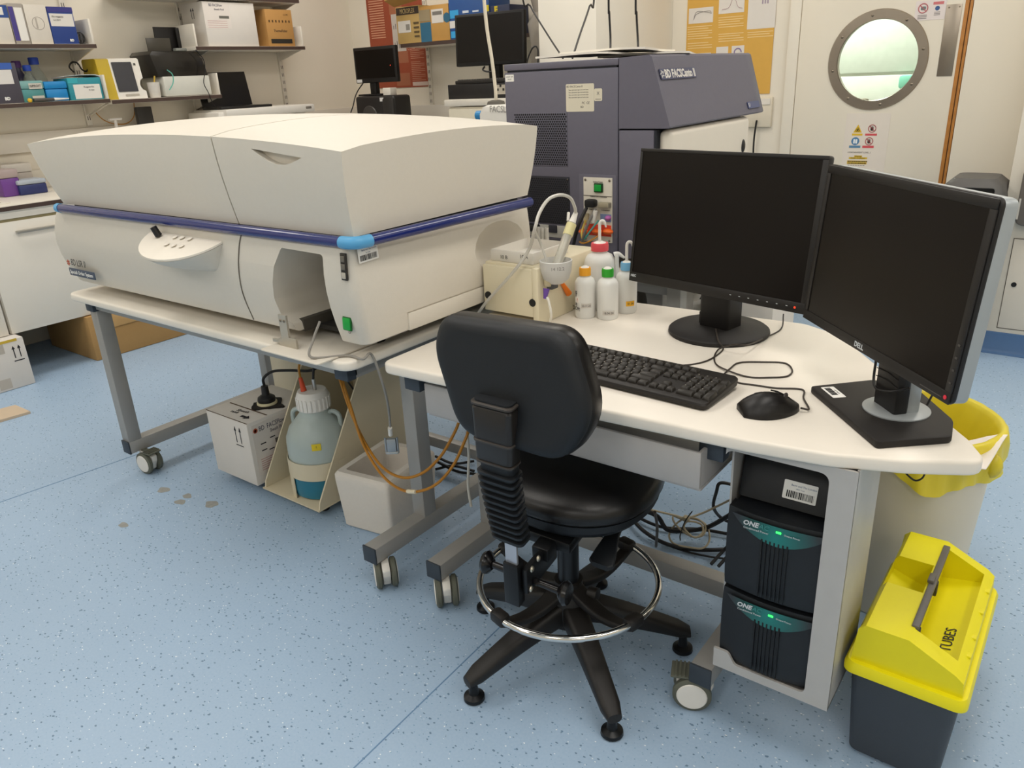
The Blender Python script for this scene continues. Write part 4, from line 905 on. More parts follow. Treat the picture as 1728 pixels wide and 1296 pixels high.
M().bx(cx0-.2, cx1, 1.80, 1.806, .03, .632, .001).build('back_panel', sheet, CT)
for x in (cx0+.05, cx1-.05):
    for y in (cy0+.06, cy1-.06): M().lathe([(.018, 0), (.018, .02), (.012, .031)], 14, (x, y, 0)).build('foot', cartd, CT)
tcx, tcy, R = -1.99, 1.478, .107
# curved retaining band with a window
a0, a1 = radians(-175), radians(10)
def band(z0, z1, b0, b1, n=22): return [[V((tcx+(R+d)*cos(b0+(b1-b0)*i/n), tcy+(R+d)*sin(b0+(b1-b0)*i/n), z)) for d, z in ((.003, z0), (.0055, z0), (.0055, z1), (.003, z1))] for i in range(n+1)]
M().loft(band(.115, .175, a0, a1)).build('retaining_band', sheet, CT)
M().loft(band(.036, .115, radians(-118), radians(-100), 4)).build('band_strut', sheet, CT)
# ---- blue-grey carboy
TKo = thing('waste_carboy', 'round blue-grey carboy with ribbed white cap standing in the cream cart', 'tank', (tcx, tcy, .036))
tz = .037
M().lathe([(0, tz+.094), (R, tz+.094), (R, tz+.185), (R*.985, tz+.205), (R*.86, tz+.237), (R*.6, tz+.268), (R*.47, tz+.285), (R*.45, tz+.305)], 44).build('shell', None, None) if False else None
shm = mat('carboy_plastic', '#b6c2be', .35, var=.04, trans=.08)
m = M().lathe([(R, tz+.094), (R, tz+.185), (R*.985, tz+.205), (R*.86, tz+.237), (R*.6, tz+.268), (R*.47, tz+.285), (R*.45, tz+.305)], 44, (tcx, tcy, 0)); sho = m.build('shell', shm, TKo)
M().lathe([(0, tz), (R*.88, tz), (R*.97, tz+.008), (R, tz+.03), (R, tz+.094), (0, tz+.095)], 44, (tcx, tcy, 0)).build('filled_part', mat('carboy_liquid', '#2f7890', .3, var=.05), TKo)
capp = []
cm = M(); n = 72
prof = [(.048, tz+.296), (.0535, tz+.30), (.0535, tz+.345), (.051, tz+.352), (.046, tz+.362), (.0, tz+.364)]
cm.lathe(prof, 40, (tcx, tcy, 0)); co_ = cm.build('cap', whitepl, TKo)
for k in range(22):
    a = 2*pi*k/22; M().box((.0545, 0, tz+.322), (.004, .008, .04), .0015, mtx=Matrix.Translation((tcx, tcy, 0)) @ Matrix.Rotation(a, 4, 'Z')).build('grip_rib', whitepl, co_)
for a in (radians(200), radians(25)):
    d = V((cos(a), sin(a), 0)); P = [V((tcx, tcy, tz+.28))+d*.045, V((tcx, tcy, tz+.288))+d*.065, V((tcx, tcy, tz+.275))+d*.085, V((tcx, tcy, tz+.235))+d*.088]; M().tube(smooth_path(P, 5), .008, 8).build('handle', shm, TKo)
ang = atan2(-1.45, 1.97)
wrap_label(TKo, tcx, tcy, R, tz+.20, ang-.12, .03, .024, '#e3c92a', '⚠' if False else '!', .014)
oc = V((tcx-.012, tcy-.022, tz+.363)); M().cyl(oc, oc+V((-.008, 0, .045)), .010, .006, 14).build('orange_connector', mat('orange_red_plastic', '#d9502a', .45), TKo)
mc = V((tcx+.012, tcy+.004, tz+.363)); M().cyl(mc, mc+V((0, 0, .038)), .0065, n=12).build('metal_connector', mat('fitting_metal', '#b9b6b0', .3, .8), TKo)
amber = mat('amber_tubing', '#c4862a', .3, var=.05, trans=.2)
M().tube(smooth_path([oc+V((-.008, 0, .045)), oc+V((-.012, .004, .08)), oc+V((.0, .02, .13)), oc+V((.01, .05, .21))], 6), .004, 8).build('amber_hose', amber, TKo)
M().tube(smooth_path([mc+V((0, 0, .038)), mc+V((.004, .01, .10)), mc+V((.0, .03, .2))], 6), .004, 8).build('black_hose', cab, TKo)
M().tube(smooth_path([mc+V((.005, .03, .17)), mc+V((.05, .06, .08)), mc+V((.085, .1, -.03)), mc+V((.09, .13, -.08))], 6), .003, 6).build('black_hose', cab, TKo)
# ---- white card box of sheath fluid
card = mat('white_card', '#dcd6ce', .7, var=.03, scale=20); inkb = mat('ink_black', '#26242a', .7)
bx_ = (-2.435, -2.195, 1.345, 1.63, .037, .275)
FBX = thing('fluid_carton', 'white carton of sheath fluid with black spout fitting on the cream cart', 'carton', ((bx_[0]+bx_[1])/2, 1.49, .036))
M().bx(*bx_, .003).build('carton', card, FBX)
fr = frame((bx_[0]+.0, bx_[2]-.0006, bx_[5]), (1, 0, 0), (0, 0, 1))
def arrow(parent, fr, x, y, h, mt_, w=.006): return M().prism([(x-w*.28, y), (x+w*.28, y), (x+w*.28, y+h*.72), (x+w, y+h*.72), (x, y+h), (x-w, y+h*.72), (x-w*.28, y+h*.72)], 0, .0005, mtx=fr).build('up_arrow', mt_, parent)
for x in (.165, .192): arrow(FBX, fr, x, -.085, .062, inkb)
M().bx(.158, .2, -.096, -.093, 0, .0005, mtx=fr).build('arrow_bar', inkb, FBX)
lb = frame((bx_[1]+.0006, bx_[2]+.13, bx_[4]+.135), (0, 1, 0), (0, 0, 1))
lp = M().prism(rrect(-.115, .125, -.1, .09, .002), 0, .0006, mtx=lb).build('printed_label', mat('label_white', '#e0d8d0', .6, var=.02), FBX)
L1 = lb @ Matrix.Translation((0, 0, .001))
text('BD  FACSFlow™', .025, mat('ink_navy', '#33384f', .7), lp, L1 @ Matrix.Translation((-.088, .068, 0)), 'LEFT', sx=.72); text('Sheath Fluid', .018, mat('ink_navy', '#33384f', .7), lp, L1 @ Matrix.Translation((-.045, .047, 0)), 'LEFT', sx=.72)
M().lathe([(.009, 0), (.009, .0006), (.005, .0006), (.005, 0)], 18, mtx=L1 @ Matrix.Translation((-.102, .068, 0))).build('emblem', mat('emblem_orange', '#b5563a', .6), lp)
M().bx(-.03, .03, -.005, .012, 0, .0005, mtx=L1).build('barcode', mat('barcode_grey', '#6b6860', .6), lp)
for k in range(6): M().bx(-.1, .08-.012*(k % 3), -.045-.008*k, -.043-.008*k, 0, .0004, mtx=L1).build('printed_line', mat('ink_redline', '#c08a86', .7), lp)
for k, (x, y) in enumerate(((-.09, .01), (-.05, .02), (-.09, -.015), (-.06, -.022))): M().bx(x, x+.022, y, y+.004, 0, .0004, mtx=L1).build('printed_line', inkb, lp)
T1 = frame((bx_[0], bx_[2], bx_[5]+.0006), (1, 0, 0), (0, 1, 0))
M().bx(.02, .235, .085, .09, 0, .0008, mtx=T1).build('flap_edge', mat('card_edge', '#5d4a38', .8), FBX)
M().bx(0, .24, .0, .003, 0, .0009, mtx=T1).build('flap_edge', mat('card_edge', '#5d4a38', .8), FBX)
M().prism([(.16, .03), (.185, .03), (.185, .022), (.205, .036), (.185, .05), (.185, .042), (.16, .042)], 0, .0006, mtx=T1).build('flow_arrow', inkb, FBX)
text('Sheath', .022, inkb, FBX, T1 @ Matrix.Translation((.13, .065, .0004)) @ Matrix.Rotation(.1, 4, 'Z'), name='handwriting'); text('tank', .022, inkb, FBX, T1 @ Matrix.Translation((.11, .045, .0004)) @ Matrix.Rotation(.1, 4, 'Z'), name='handwriting')
sc_ = V((bx_[0]+.155, bx_[2]+.15, bx_[5]))
M().prism([(sc_.x+(.062+.014*sin(3*a+.5)+.006*sin(7*a))*cos(a), sc_.y+(.05+.012*cos(4*a))*sin(a)) for a in [2*pi*k/40 for k in range(40)]], bx_[5]+.001, bx_[5]+.006).build('torn_opening', mat('opening_black', '#1f1a17', .8), FBX)
M().lathe([(.036, .005), (.036, .011), (.034, .014), (0, .014)], 24, (sc_.x, sc_.y, sc_.z)).build('spout_collar', mat('spout_cream', '#d8d0ae', .5), FBX)
M().lathe([(.03, .013), (.032, .022), (.03, .03), (.022, .036), (.014, .04), (.012, .072), (0, .073)], 24, (sc_.x, sc_.y, sc_.z)).build('spout_cap', mat('spout_black', '#1b1a1b', .45), FBX)
s0 = sc_+V((0, 0, .072)); M().tube(smooth_path([s0, s0+V((.004, 0, .03)), s0+V((.035, .02, .055)), s0+V((.09, .05, .06)), s0+V((.16, .09, .06)), s0+V((.2, .12, .09))], 6), .005, 8).build('black_hose', cab, FBX)
# ---- polystyrene box
EPS = mat('polystyrene', '#ded7cd', .75, var=.03, scale=90, bump=.4, bscale=350)
PB = radians(8.2); o0 = V((-1.796, 1.366, 0)); PBX = thing('polystyrene_box', 'open white polystyrene box on the floor with a grey plug dangling over it', 'box', (-1.68, 1.51, 0), PB)
TP = Matrix.Translation(o0) @ Matrix.Rotation(PB, 4, 'Z'); w, d, h = .215, .262, .2
bd_ = M().loft([[TP @ V((x, y, z)) for x, y in rrect(i_, w-i_, i_, d-i_, .012, 3)] for z, i_ in ((.001, .014), (.006, .01), (h-.03, .0), (h-.012, 0), (h-.006, .003), (h, .008))])
ci = M().loft([[TP @ V((x, y, z)) for x, y in rrect(i_, w-i_, i_, d-i_, .01, 3)] for z, i_ in ((.115, .036), (h-.02, .028), (h+.05, .028))])
cut(bd_, [ci]).build('box', EPS, PBX)
M().loft([[TP @ V((x, y, h+z)) for x, y in ((.012, i), (.012, i+.001), (.012, i+.001), (.012, i))] for z, i in ((0, 0), (0, 0))]) if False else None
# ---- amber waste tubes looping from the bench to the desk
for nm, pts in (('the upper of two, dipping across the polystyrene box', ((572, 636, 1.42), (590, 690, 1.40), (615, 745, 1.36), (645, 788, 1.33), (680, 806, 1.32), (715, 797, 1.34), (745, 768, 1.38), (768, 728, 1.42), (776, 706, 1.44))),
                ('the lower of two, joined by a white sleeve', ((576, 636, 1.43), (593, 690, 1.39), (612, 748, 1.35), (640, 796, 1.32), (670, 823, 1.31), (700, 830, 1.31), (735, 818, 1.33), (765, 785, 1.37), (786, 740, 1.41), (792, 722, 1.43)))):
    P = [PY(*p) for p in pts]; single(M().tube(smooth_path(P, 8), .0042, 8), 'waste_tube', amber, 'sagging amber waste tube, '+nm, 'tube', 'amber waste tubes')
q0, q1 = PY(688, 829, 1.31), PY(702, 830, 1.308); single(M().cyl(q0, q1, .0062, n=12), 'tube_sleeve', mat('sleeve_white', '#e8dcc0', .5), 'short white sleeve joining the lower amber tube', 'sleeve')
P = [PY(x, y, yy) for x, y, yy in ((788, 728, 1.44), (791, 770, 1.44), (790, 820, 1.44), (795, 855, 1.43))]; single(M().tube(smooth_path(P, 6), .004, 8), 'clear_drain_tube', tubec, 'clear tube hanging straight down behind the chair spine', 'tube')
# ---- grey signal cable with plug
gcm = mat('cable_grey', '#8f8b84', .5)
SC = thing('signal_lead', 'grey lead running off the bench edge with a silver plug hanging over the polystyrene box', 'cable', (-1.4, 1.2, .5))
P = [V((-1.475, 1.15, .80)), V((-1.478, 1.125, .76)), V((-1.47, 1.105, .722)), PZ(585, 600, .7155), PZ(612, 606, .7155), V((-1.372, 1.21, .714)), PX(645, 645, -1.362), PX(654, 680, -1.372), PX(658, 712, -1.40), PX(659, 735, -1.42)]
M().tube(smooth_path(P, 8), .0032, 8).build('lead', gcm, SC)
q = PX(658, 722, -1.405); q2 = PX(659, 734, -1.418); M().cyl(q, q2, .0058, n=12).build('sleeve', whitepl, SC)
q = PX(661, 751, -1.43); FQ = frame(q, (.79, .61, 0), (0, 0, 1))
M().box((0, 0, 0), (.026, .04, .012), .003, mtx=FQ).build('plug_shell', mat('plug_silver', '#9fa3a6', .35, .6), SC)
for s in (-1, 1): M().cyl(FQ @ V((s*.016, -.024, 0)), FQ @ V((s*.016, .022, 0)), .003, n=8).build('thumb_screw', mat('plug_silver', '#9fa3a6', .35, .6), SC)
M().box((0, -.022, 0), (.034, .008, .01), .002, mtx=FQ).build('plug_flange', mat('fitting_metal', '#b9b6b0', .3, .8), SC)
# ------------------------------------------------------------------ blue-grey analyser behind the desk
cbl = mat('analyser_slate_blue', '#64626f', .5, var=.04, scale=60, bump=.1, bscale=500); cdk = mat('vent_dark', '#26262e', .6)
CY0 = 2.25
TB_ = thing('analyser_table', 'grey-framed table behind the desk carrying the blue-grey analyser', 'table', (-1.35, 2.7, 0))
M().bx(-1.95, -.98, 2.22, 3.12, .686, .711, .006).build('tabletop', topm, TB_)
for x in (-1.93, -1.10):
    for y in (2.26, 3.05): M().bx(x, x+.05, y, y+.05, 0, .69, .003).build('leg', tubem, TB_)
M().bx(-1.9, -1.08, 2.3, 3.08, .30, .32, .003).build('lower_shelf', mat('shelf_grey', '#b5b1aa', .5), TB_)
M().bx(-1.9, -1.1, 2.265, 2.29, .64, .686, .002).build('front_rail', tubem, TB_)
AN = thing('blue_flow_cytometer', 'slate-blue and cream analyser with vented side and overhanging hood behind the desk', 'analyser', (-1.45, 2.65, .711))
zb, zt = .752, 1.369; XL, XM, XR = -1.72, -1.277, -1.15; YB = 2.95
M().bx(XL, XM-.0015, CY0, YB, zb, 1.343, .004).build('body', cbl, AN)
M().bx(XL, XM-.0015, CY0, YB, 1.348, zt, .004).build('top_lid', cbl, AN)
M().bx(XL+.01, XM-.01, CY0+.006, YB-.01, 1.34, 1.35).build('lid_gap', mat('joint_dark', '#20242c', .6), AN)
M().bx(XM+.0015, XR-.003, CY0, YB, zb, 1.158, .004).build('side_column', cbl, AN)
M().bx(XM-.003, XM+.003, CY0+.006, YB-.01, zb, zt-.01).build('column_gap', mat('joint_dark', '#20242c', .6), AN)
# hood: slanted front lofted along Y with a rounded far end
def hood2(y, s=1.):
    t = [(XM+.0015, 1.163), (XM+.0015, zt), (-1.174, zt+.004), (-1.165, zt-.002), (-1.135, 1.275), (-1.10, 1.168), (-1.104, 1.163)]
    return [V((XM+(x-XM)*s, y, z)) for x, z in t]
M().loft([hood2(CY0), hood2(2.7), hood2(2.98), hood2(3.05, .96), hood2(3.08, .85)]).build('hood', cbl, AN, angle=25)
M().bx(XR, -1.105, CY0+.02, 2.92, zb, 1.158, .02, 3).build('front_door', mat('analyser_cream2', '#dcd5c8', .5, var=.02), AN)
M().bx(XR-.004, XR+.004, CY0+.004, 2.9, zb, 1.158).build('door_gap', mat('joint_dark', '#20242c', .6), AN)
q = PX(1252, 247, -1.103); M().sphere((-1.105, 2.86, q.z), .02, 14, (.4, .7, 1.2)).build('door_latch', mat('knob_black', '#1d1c1c', .35), AN)
def vent(x0, x1, z0, z1, base, hole, pitch, r, nm):
    v = M().bx(x0, x1, CY0-.002, CY0+.001, z0, z1, .001).build(nm, base, AN); m = M(); j = 0; z = z0+pitch*.7
    while z < z1-pitch*.4:
        x = x0+pitch*(.7 if j % 2 else 1.2)
        while x < x1-pitch*.4: m.prism([(x+r*cos(k*pi/3+.5), z+r*sin(k*pi/3+.5)) for k in range(6)], 0, .0006, mtx=frame((0, CY0-.002, 0), (1, 0, 0), (0, 0, 1))); x += pitch
        z += pitch*.866; j += 1
    tag(m.build('perforations', hole, v), None, None, kind='stuff')
vent(-1.685, -1.468, 1.042, 1.214, cbl, mat('hole_black', '#121116', .8), .0088, .0034, 'upper_vent')
vent(-1.665, -1.463, .848, 1.008, cdk, mat('hole_black', '#121116', .8), .0088, .0032, 'lower_vent')
M().sphere((-1.469, CY0-.003, 1.0), .003, 8).build('screw', mat('screw_steel', '#8a8072', .3, 1), AN)
ip = M().bx(-1.66, -1.465, CY0-.002, CY0+.001, .80, .842, .001).build('inlet_panel', mat('inlet_grey', '#a9a79f', .5), AN)
q = PY(934, 386, CY0); M().box((q.x, CY0-.004, q.z), (.034, .006, .026), .002).build('mains_inlet', cdk, ip); q = PY(903, 383, CY0); M().box((q.x, CY0-.012, q.z), (.05, .025, .028), .008).build('mains_plug', mat('plug_black', '#161518', .4), ip)
M().bx(-1.55, -1.465, CY0-.002, CY0, .77, .793).build('lower_slot', cdk, AN)
# connection recess
rc = M().bx(-1.425, -1.283, CY0-.002, CY0+.001, .765, 1.02, .002).build('recess_surround', cbl, AN)
cp = M().bx(-1.405, -1.296, CY0-.006, CY0-.001, .80, 1.011, .001).build('connector_plate', mat('connector_cream', '#d6d0c2', .5), AN)
M().bx(-1.405, -1.296, CY0-.0068, CY0-.006, .951, .953).build('plate_joint', mat('ink_grey3', '#5f5a52', .7), cp)
for x in (-1.397, -1.305):
    for z in (1.003, .807): M().sphere((x, CY0-.007, z), .0042, 8, (1, .5, 1)).build('screw', mat('screw_steel', '#8a8072', .3, 1), cp)
fq = lambda px, py, d=.0075: frame(PY(px, py, CY0-d), (1, 0, 0), (0, 0, 1))
M().box((0, 0, 0), (.034, .03, .008), .003, mtx=fq(1010, 317)).build('power_surround', mat('green_dark', '#0d3a18', .4), cp)
M().box((0, 0, .005), (.024, .021, .006), .001, mtx=fq(1010, 317)).build('power_switch', mat('switch_green', '#14963a', .3, emit=.08), cp)
text('System Power', .0065, inkb, cp, fq(1009, 307)); text('Fluidics Cart Connections', .006, inkb, cp, fq(1010, 332)); text('Power', .006, inkb, cp, fq(997, 353)); text('Communications', .005, inkb, cp, fq(1022, 355)); text('Air In', .005, inkb, cp, fq(1001, 367))
q = PY(997, 343, CY0-.02); M().box(q, (.038, .03, .026), .007).build('power_plug', mat('plug_black', '#161518', .4), cp)
q = PY(1020, 346, CY0-.016); M().box(q, (.042, .022, .018), .004).build('signal_plug', mat('plug_silver2', '#b0a893', .4, .5), cp)
M().bx(PY(1015, 375, CY0).x, PY(1033, 375, CY0).x, CY0-.0072, CY0-.006, PY(1024, 374, CY0).z, PY(1024, 361, CY0).z).build('blue_plate', mat('plate_blue', '#7f8fb4', .5), cp)
q = PY(1026, 368, CY0-.012); M().sphere(q, .011, 12, (1, 1, .8)).build('purple_nut', mat('nut_pink', '#b565a8', .45), cp)
M().bx(PY(990, 388, CY0).x, PY(1033, 388, CY0).x, CY0-.0072, CY0-.006, PY(1020, 398, CY0).z, PY(1020, 379, CY0).z).build('red_plate', mat('plate_red', '#d8452a', .5), cp)
for px, py in ((985, 391), (1008, 391), (1026, 391)): q = PY(px, py, CY0-.016); M().sphere(q, .013, 12, (1.5, 1, .75)).build('orange_coupling', mat('orange_plastic2', '#ee6a1e', .45), cp)
q = PY(989, 366, CY0-.012); M().cyl(q+V((0, 0, -.014)), q+V((0, 0, .012)), .009, n=12).build('yellow_coupling', mat('fitting_beige', '#c6bb9a', .4, .2), cp)
for px, py, ex, ey, mt_, rr in ((990, 350, 968, 412, 'cable_black', .006), (1005, 352, 982, 410, 'cable_grey2', .005), (1010, 372, 984, 405, 'tube_teal', .003), (1014, 395, 978, 408, 'amber', .003), (988, 372, 986, 405, 'tube_y', .004)):
    mm_ = {'cable_black': cab, 'cable_grey2': mat('cable_grey2', '#6f6b66', .5), 'tube_teal': mat('tube_teal', '#3f8f86', .4), 'amber': amber, 'tube_y': mat('tube_yellow', '#c9a94a', .4)}[mt_]
    a, b = PY(px, py, CY0-.024), PY(ex, ey, CY0-.05); M().tube(smooth_path([a, a.lerp(b, .35)+V((0, -.02, -.01)), a.lerp(b, .7)+V((0, -.015, -.01)), b], 5), rr, 8).build('hose', mm_, cp)
q = PY(1002, 365, CY0-.033); M().cyl(q+V((-.004, 0, -.02)), q+V((.006, .002, .018)), .007, n=10).build('white_ferrule', whitepl, cp)
# printed labels
sticker(AN, frame((-1.418, CY0, 1.2575), (1, 0, 0), (0, 0, 1)), .106, .084, [('BD FACSCanto II', -.02, .034, .0085), ('FC  CE', .022, -.016, .010), ('BD', .008, -.028, .009)]+[('flow cytometer type and serial data', -.005, .024-.0075*k, .0052) for k in range(4)], base='#d9d2be', rad=.004)
sticker(AN, frame((-1.35, CY0, 1.265), (1, 0, 0), (0, 0, 1)), .029, .037, [('X', 0, .004, .014), ('—', 0, -.012, .02)], base='#d9d2be', rad=.004)
sticker(AN, frame((PY(860, 132, CY0).x, CY0, PY(860, 132, CY0).z), (1, 0, 0), (0, 0, 1)), .036, .022, [('ASSET 04', 0, .004, .007), ('TRUST', 0, -.004, .006)])
# raised name on the slanted hood
pn = V((.108, 0, .065)).normalized(); po_ = V((-1.15, 0, 1.325))
def PP(px, py, p0, n): d = _ray(px, py); return EYE+d*((p0-EYE).dot(n)/d.dot(n))
sl_ = V((-.30, 0, .95)).normalized(); nn = V((0, 1, 0)).cross(sl_); p0 = V((-1.1455, 0, 1.31))
c_ = PP(1144, 124, p0, nn); FN = frame(c_+nn*.002, (0, 1, 0), sl_)
pl_ = M().prism(rrect(-.125, .125, -.016, .016, .004), -.001, .0015, mtx=FN).build('name_plate', mat('plate_darkblue', '#474a66', .4), AN)
text('BD FACSCanto II', .034, mat('plate_silver', '#e3e0dc', .3, .3), pl_, FN @ Matrix.Translation((.01, -.001, .002)), bold=.0012, sx=.88)
m = M()
for k in range(5): m.tube([FN @ V((-.115+.005*cos(2*pi*k/5), .005*sin(2*pi*k/5), .002)), FN @ V((-.115+.011*cos(2*pi*k/5+.7), .011*sin(2*pi*k/5+.7), .002))], .002, 5)
m.build('emblem', mat('plate_silver', '#e3e0dc', .3, .3), pl_)
p0b = V((-1.1175, 0, 1.22)); c_ = PP(1270, 177, p0b, nn); FN2 = frame(c_+nn*.003, (0, 1, 0), sl_)
p2 = M().prism(rrect(-.055, .055, -.012, .012, .004), -.001, .002, mtx=FN2).build('badge', mat('badge_blue', '#50587c', .4), AN); text('U', .02, mat('print_white', '#f1efe9', .6), p2, FN2 @ Matrix.Translation((-.043, 0, .0022)))
# sheets lying on the top lid
pap = mat('paper_sheet', '#ece6da', .7, var=.02)
for nm, x0, x1, y0, y1, z, rz_ in (('top sheet of the loose papers lying on the blue-grey analyser', -1.56, -1.26, 2.34, 2.62, zt+.024, .12), ('middle sheet of the loose papers lying on the blue-grey analyser', -1.62, -1.32, 2.30, 2.60, zt+.016, -.1), ('lowest sheets of the loose papers lying on the blue-grey analyser', -1.50, -1.2, 2.45, 2.75, zt+.0075, .3)):
    cx_, cy_ = (x0+x1)/2, (y0+y1)/2
    mtx_ = Matrix.Translation((cx_, cy_, z)) @ Matrix.Rotation(rz_, 4, 'Z')
    m = M(); m.grid(lambda u, v: V(((u-.5)*(x1-x0), (v-.5)*(y1-y0), .004+.006*sin(3*u+v*2)*u)), 8, 8, mtx=mtx_); r_ = bmesh.ops.solidify(m.bm, geom=m.bm.faces[:], thickness=.006)
    single(m, 'paper_sheet', pap, nm, 'paper', 'papers on the blue-grey analyser')
# things seen under the left monitor, on the table's lower shelf
q = PY(1160, 505, 2.72)
JR = thing('white_jar', 'white jar with red and white lid seen under the left monitor', 'jar', (q.x, 2.72, .32))
zj = PY(1160, 494, 2.72).z
M().lathe([(0, .3205), (.075, .3205), (.078, .34), (.078, zj-.055), (.07, zj-.03), (.052, zj-.018)], 28, (q.x, 2.72, 0)).build('body', mat('jar_white', '#d9d6d0', .35), JR)
M().lathe([(0, zj-.02), (.055, zj-.02), (.056, zj+.006), (.05, zj+.01), (0, zj+.01)], 28, (q.x, 2.72, 0)).build('lid', whitepl, JR)
M().lathe([(.028, zj+.0095), (.049, zj+.0095), (.049, zj+.0125), (.028, zj+.0125), (.028, zj+.0095)], 28, (q.x, 2.72, 0)).build('lid_ring', mat('lid_red', '#c8402c', .45), JR)
q = PY(1197, 510, 2.95); BXo = thing('arrow_carton', 'white carton with an up arrow beside the jar under the left monitor', 'carton', (q.x+.03, 3.0, .0))
M().bx(q.x-.09, q.x+.16, 2.9, 3.14, .0, PY(1197, 492, 2.9).z+.02, .002).build('carton', card, BXo) if False else M().bx(-1.075, -.86, 2.6, 2.84, .001, PY(1197, 490, 2.6).z, .002).build('carton', card, BXo)
BXo.location = (-.97, 2.72, 0); MW[BXo] = Matrix.Translation((-.97, 2.72, 0))
for ch in BXo.children: ch.matrix_parent_inverse = Matrix.Identity(4); ch.location = V((q.x+.03, 3.0, 0))-V((-.97, 2.72, 0))
q = PY(1184, 512, 2.6); M().bx(-.002, .002, -.03, .02, 0, .0006, mtx=frame((q.x, 2.599, q.z), (1, 0, 0), (0, 0, 1))).build('arrow_stem', inkb, BXo); M().prism([(-.009, .015), (.009, .015), (0, .035)], 0, .0006, mtx=frame((q.x, 2.599, q.z), (1, 0, 0), (0, 0, 1))).build('arrow_head', inkb, BXo)
q = PY(1076, 500, 2.34)
GU = thing('grey_supply_unit', 'grey unit with a cable opening beneath the blue-grey analyser', 'unit', (-1.33, 2.45, .321))
gb = M().bx(-1.52, -1.155, 2.345, 2.6, .3205, .66, .004); oc_ = M().prism(round_poly([(-1.5, .46), (-1.20, .5), (-1.22, .62), (-1.5, .64)], .02), -.1, .1, mtx=frame((0, 2.345, 0), (1, 0, 0), (0, 0, 1)))
cut(gb, [oc_]).build('casing', mat('supply_grey', '#a39e97', .5), GU)
M().cyl((-1.30, 2.38, .47), (-1.30, 2.38, .6), .03, n=18).build('connector', mat('supply_pale', '#bdb8b0', .5), GU)
M().tube(smooth_path([(-1.3, 2.36, .6), (-1.27, 2.34, .53), (-1.23, 2.35, .49), (-1.20, 2.38, .6)], 6), .005, 8).build('cable', cab, GU)
# ------------------------------------------------------------------ left wall: worktop, cabinets, shelves
lamw = mat('worktop_white', '#e3ddd0', .4, var=.02); edgem = mat('worktop_edge', '#4a3a33', .5)
XE = -4.24; WZ = .862
WT = thing('worktop', 'long white worktop with dark edge along the left wall', 'worktop', (-4.57, 2.0, WZ-.03))
M().bx(WX+.002, XE+.004, -1.5, WY-.002, WZ-.03, WZ, .002).build('board', lamw, WT)
M().bx(XE+.004, XE+.008, -1.5, WY-.002, WZ-.024, WZ-.004).build('edge_strip', edgem, WT)
M().bx(WX+.002, WX+.014, -1.5, WY-.002, WZ, WZ+.1, .002).build('upstand', lamw, WT)
sink = M().prism(round_poly([(-4.75, 1.0), (-4.32, 1.0), (-4.32, 1.62), (-4.75, 1.62)], .05), WZ-.001, WZ+.004, .001).build('sink_rim', lamw, WT)
M().prism(round_poly([(-4.72, 1.03), (-4.35, 1.03), (-4.35, 1.59), (-4.72, 1.59)], .05), WZ+.002, WZ+.0045).build('sink_basin', mat('sink_grey', '#b5ab94', .5), WT)
# hanging cabinets
cabm = mat('cabinet_white', '#e6e0d4', .45, var=.015); hdl = mat('handle_satin', '#b3aea4', .35, .6)
def cabinet(y0, y1, label):
    r = thing('hanging_cabinet', label, 'cabinet', (-4.55, (y0+y1)/2, .25), group='white cabinets hung under the left worktop')
    M().bx(-4.86, XE-.012, y0, y1, .25, .80, .003).build('carcass', cabm, r)
    dr = M().bx(XE-.012, XE, y0+.002, y1-.002, .25, .786, .002).build('drawer_front', cabm, r)
    yc = PX(70, 374, XE).y if y0 > 1.4 and y0 < 2 else y0+(y1-y0)*.5; hz_ = .735
    h_ = M().bx(XE, XE+.02, yc-.13, yc-.12, hz_-.005, hz_+.005, .002); h_.bx(XE, XE+.02, yc+.12, yc+.13, hz_-.005, hz_+.005, .002); h_.bx(XE+.014, XE+.024, yc-.13, yc+.13, hz_-.008, hz_+.008, .002); h_.build('handle', hdl, dr)
    M().bx(XE-.02, XE-.002, y0, y1, .800, .831).build('top_rail', cabm, r)
    M().bx(XE-.013, XE-.008, y0, y1, .786, .80).build('finger_gap', mat('gap_olive', '#8f8562', .7), r)
cabinet(1.42, 2.06, 'white cabinet with bar handle hung under the worktop left of the analyser')
cabinet(2.07, 2.7, 'white hung cabinet mostly hidden behind the large analyser, nearer the corner')
cabinet(.6, 1.41, 'white hung cabinet at the left picture edge above the arrow carton')
# trunking on the wall
struct(M().bx(WX, WX+.03, -1.5, WY, 1.06, 1.165, .004).build('trim_4', mat('trunking_white', '#ddd6ca', .45, var=.015)))
struct(M().bx(WX+.02, -3.4, WY-.03, WY, 1.06, 1.165, .004).build('trim_5', mat('trunking_white', '#ddd6ca', .45, var=.015)))
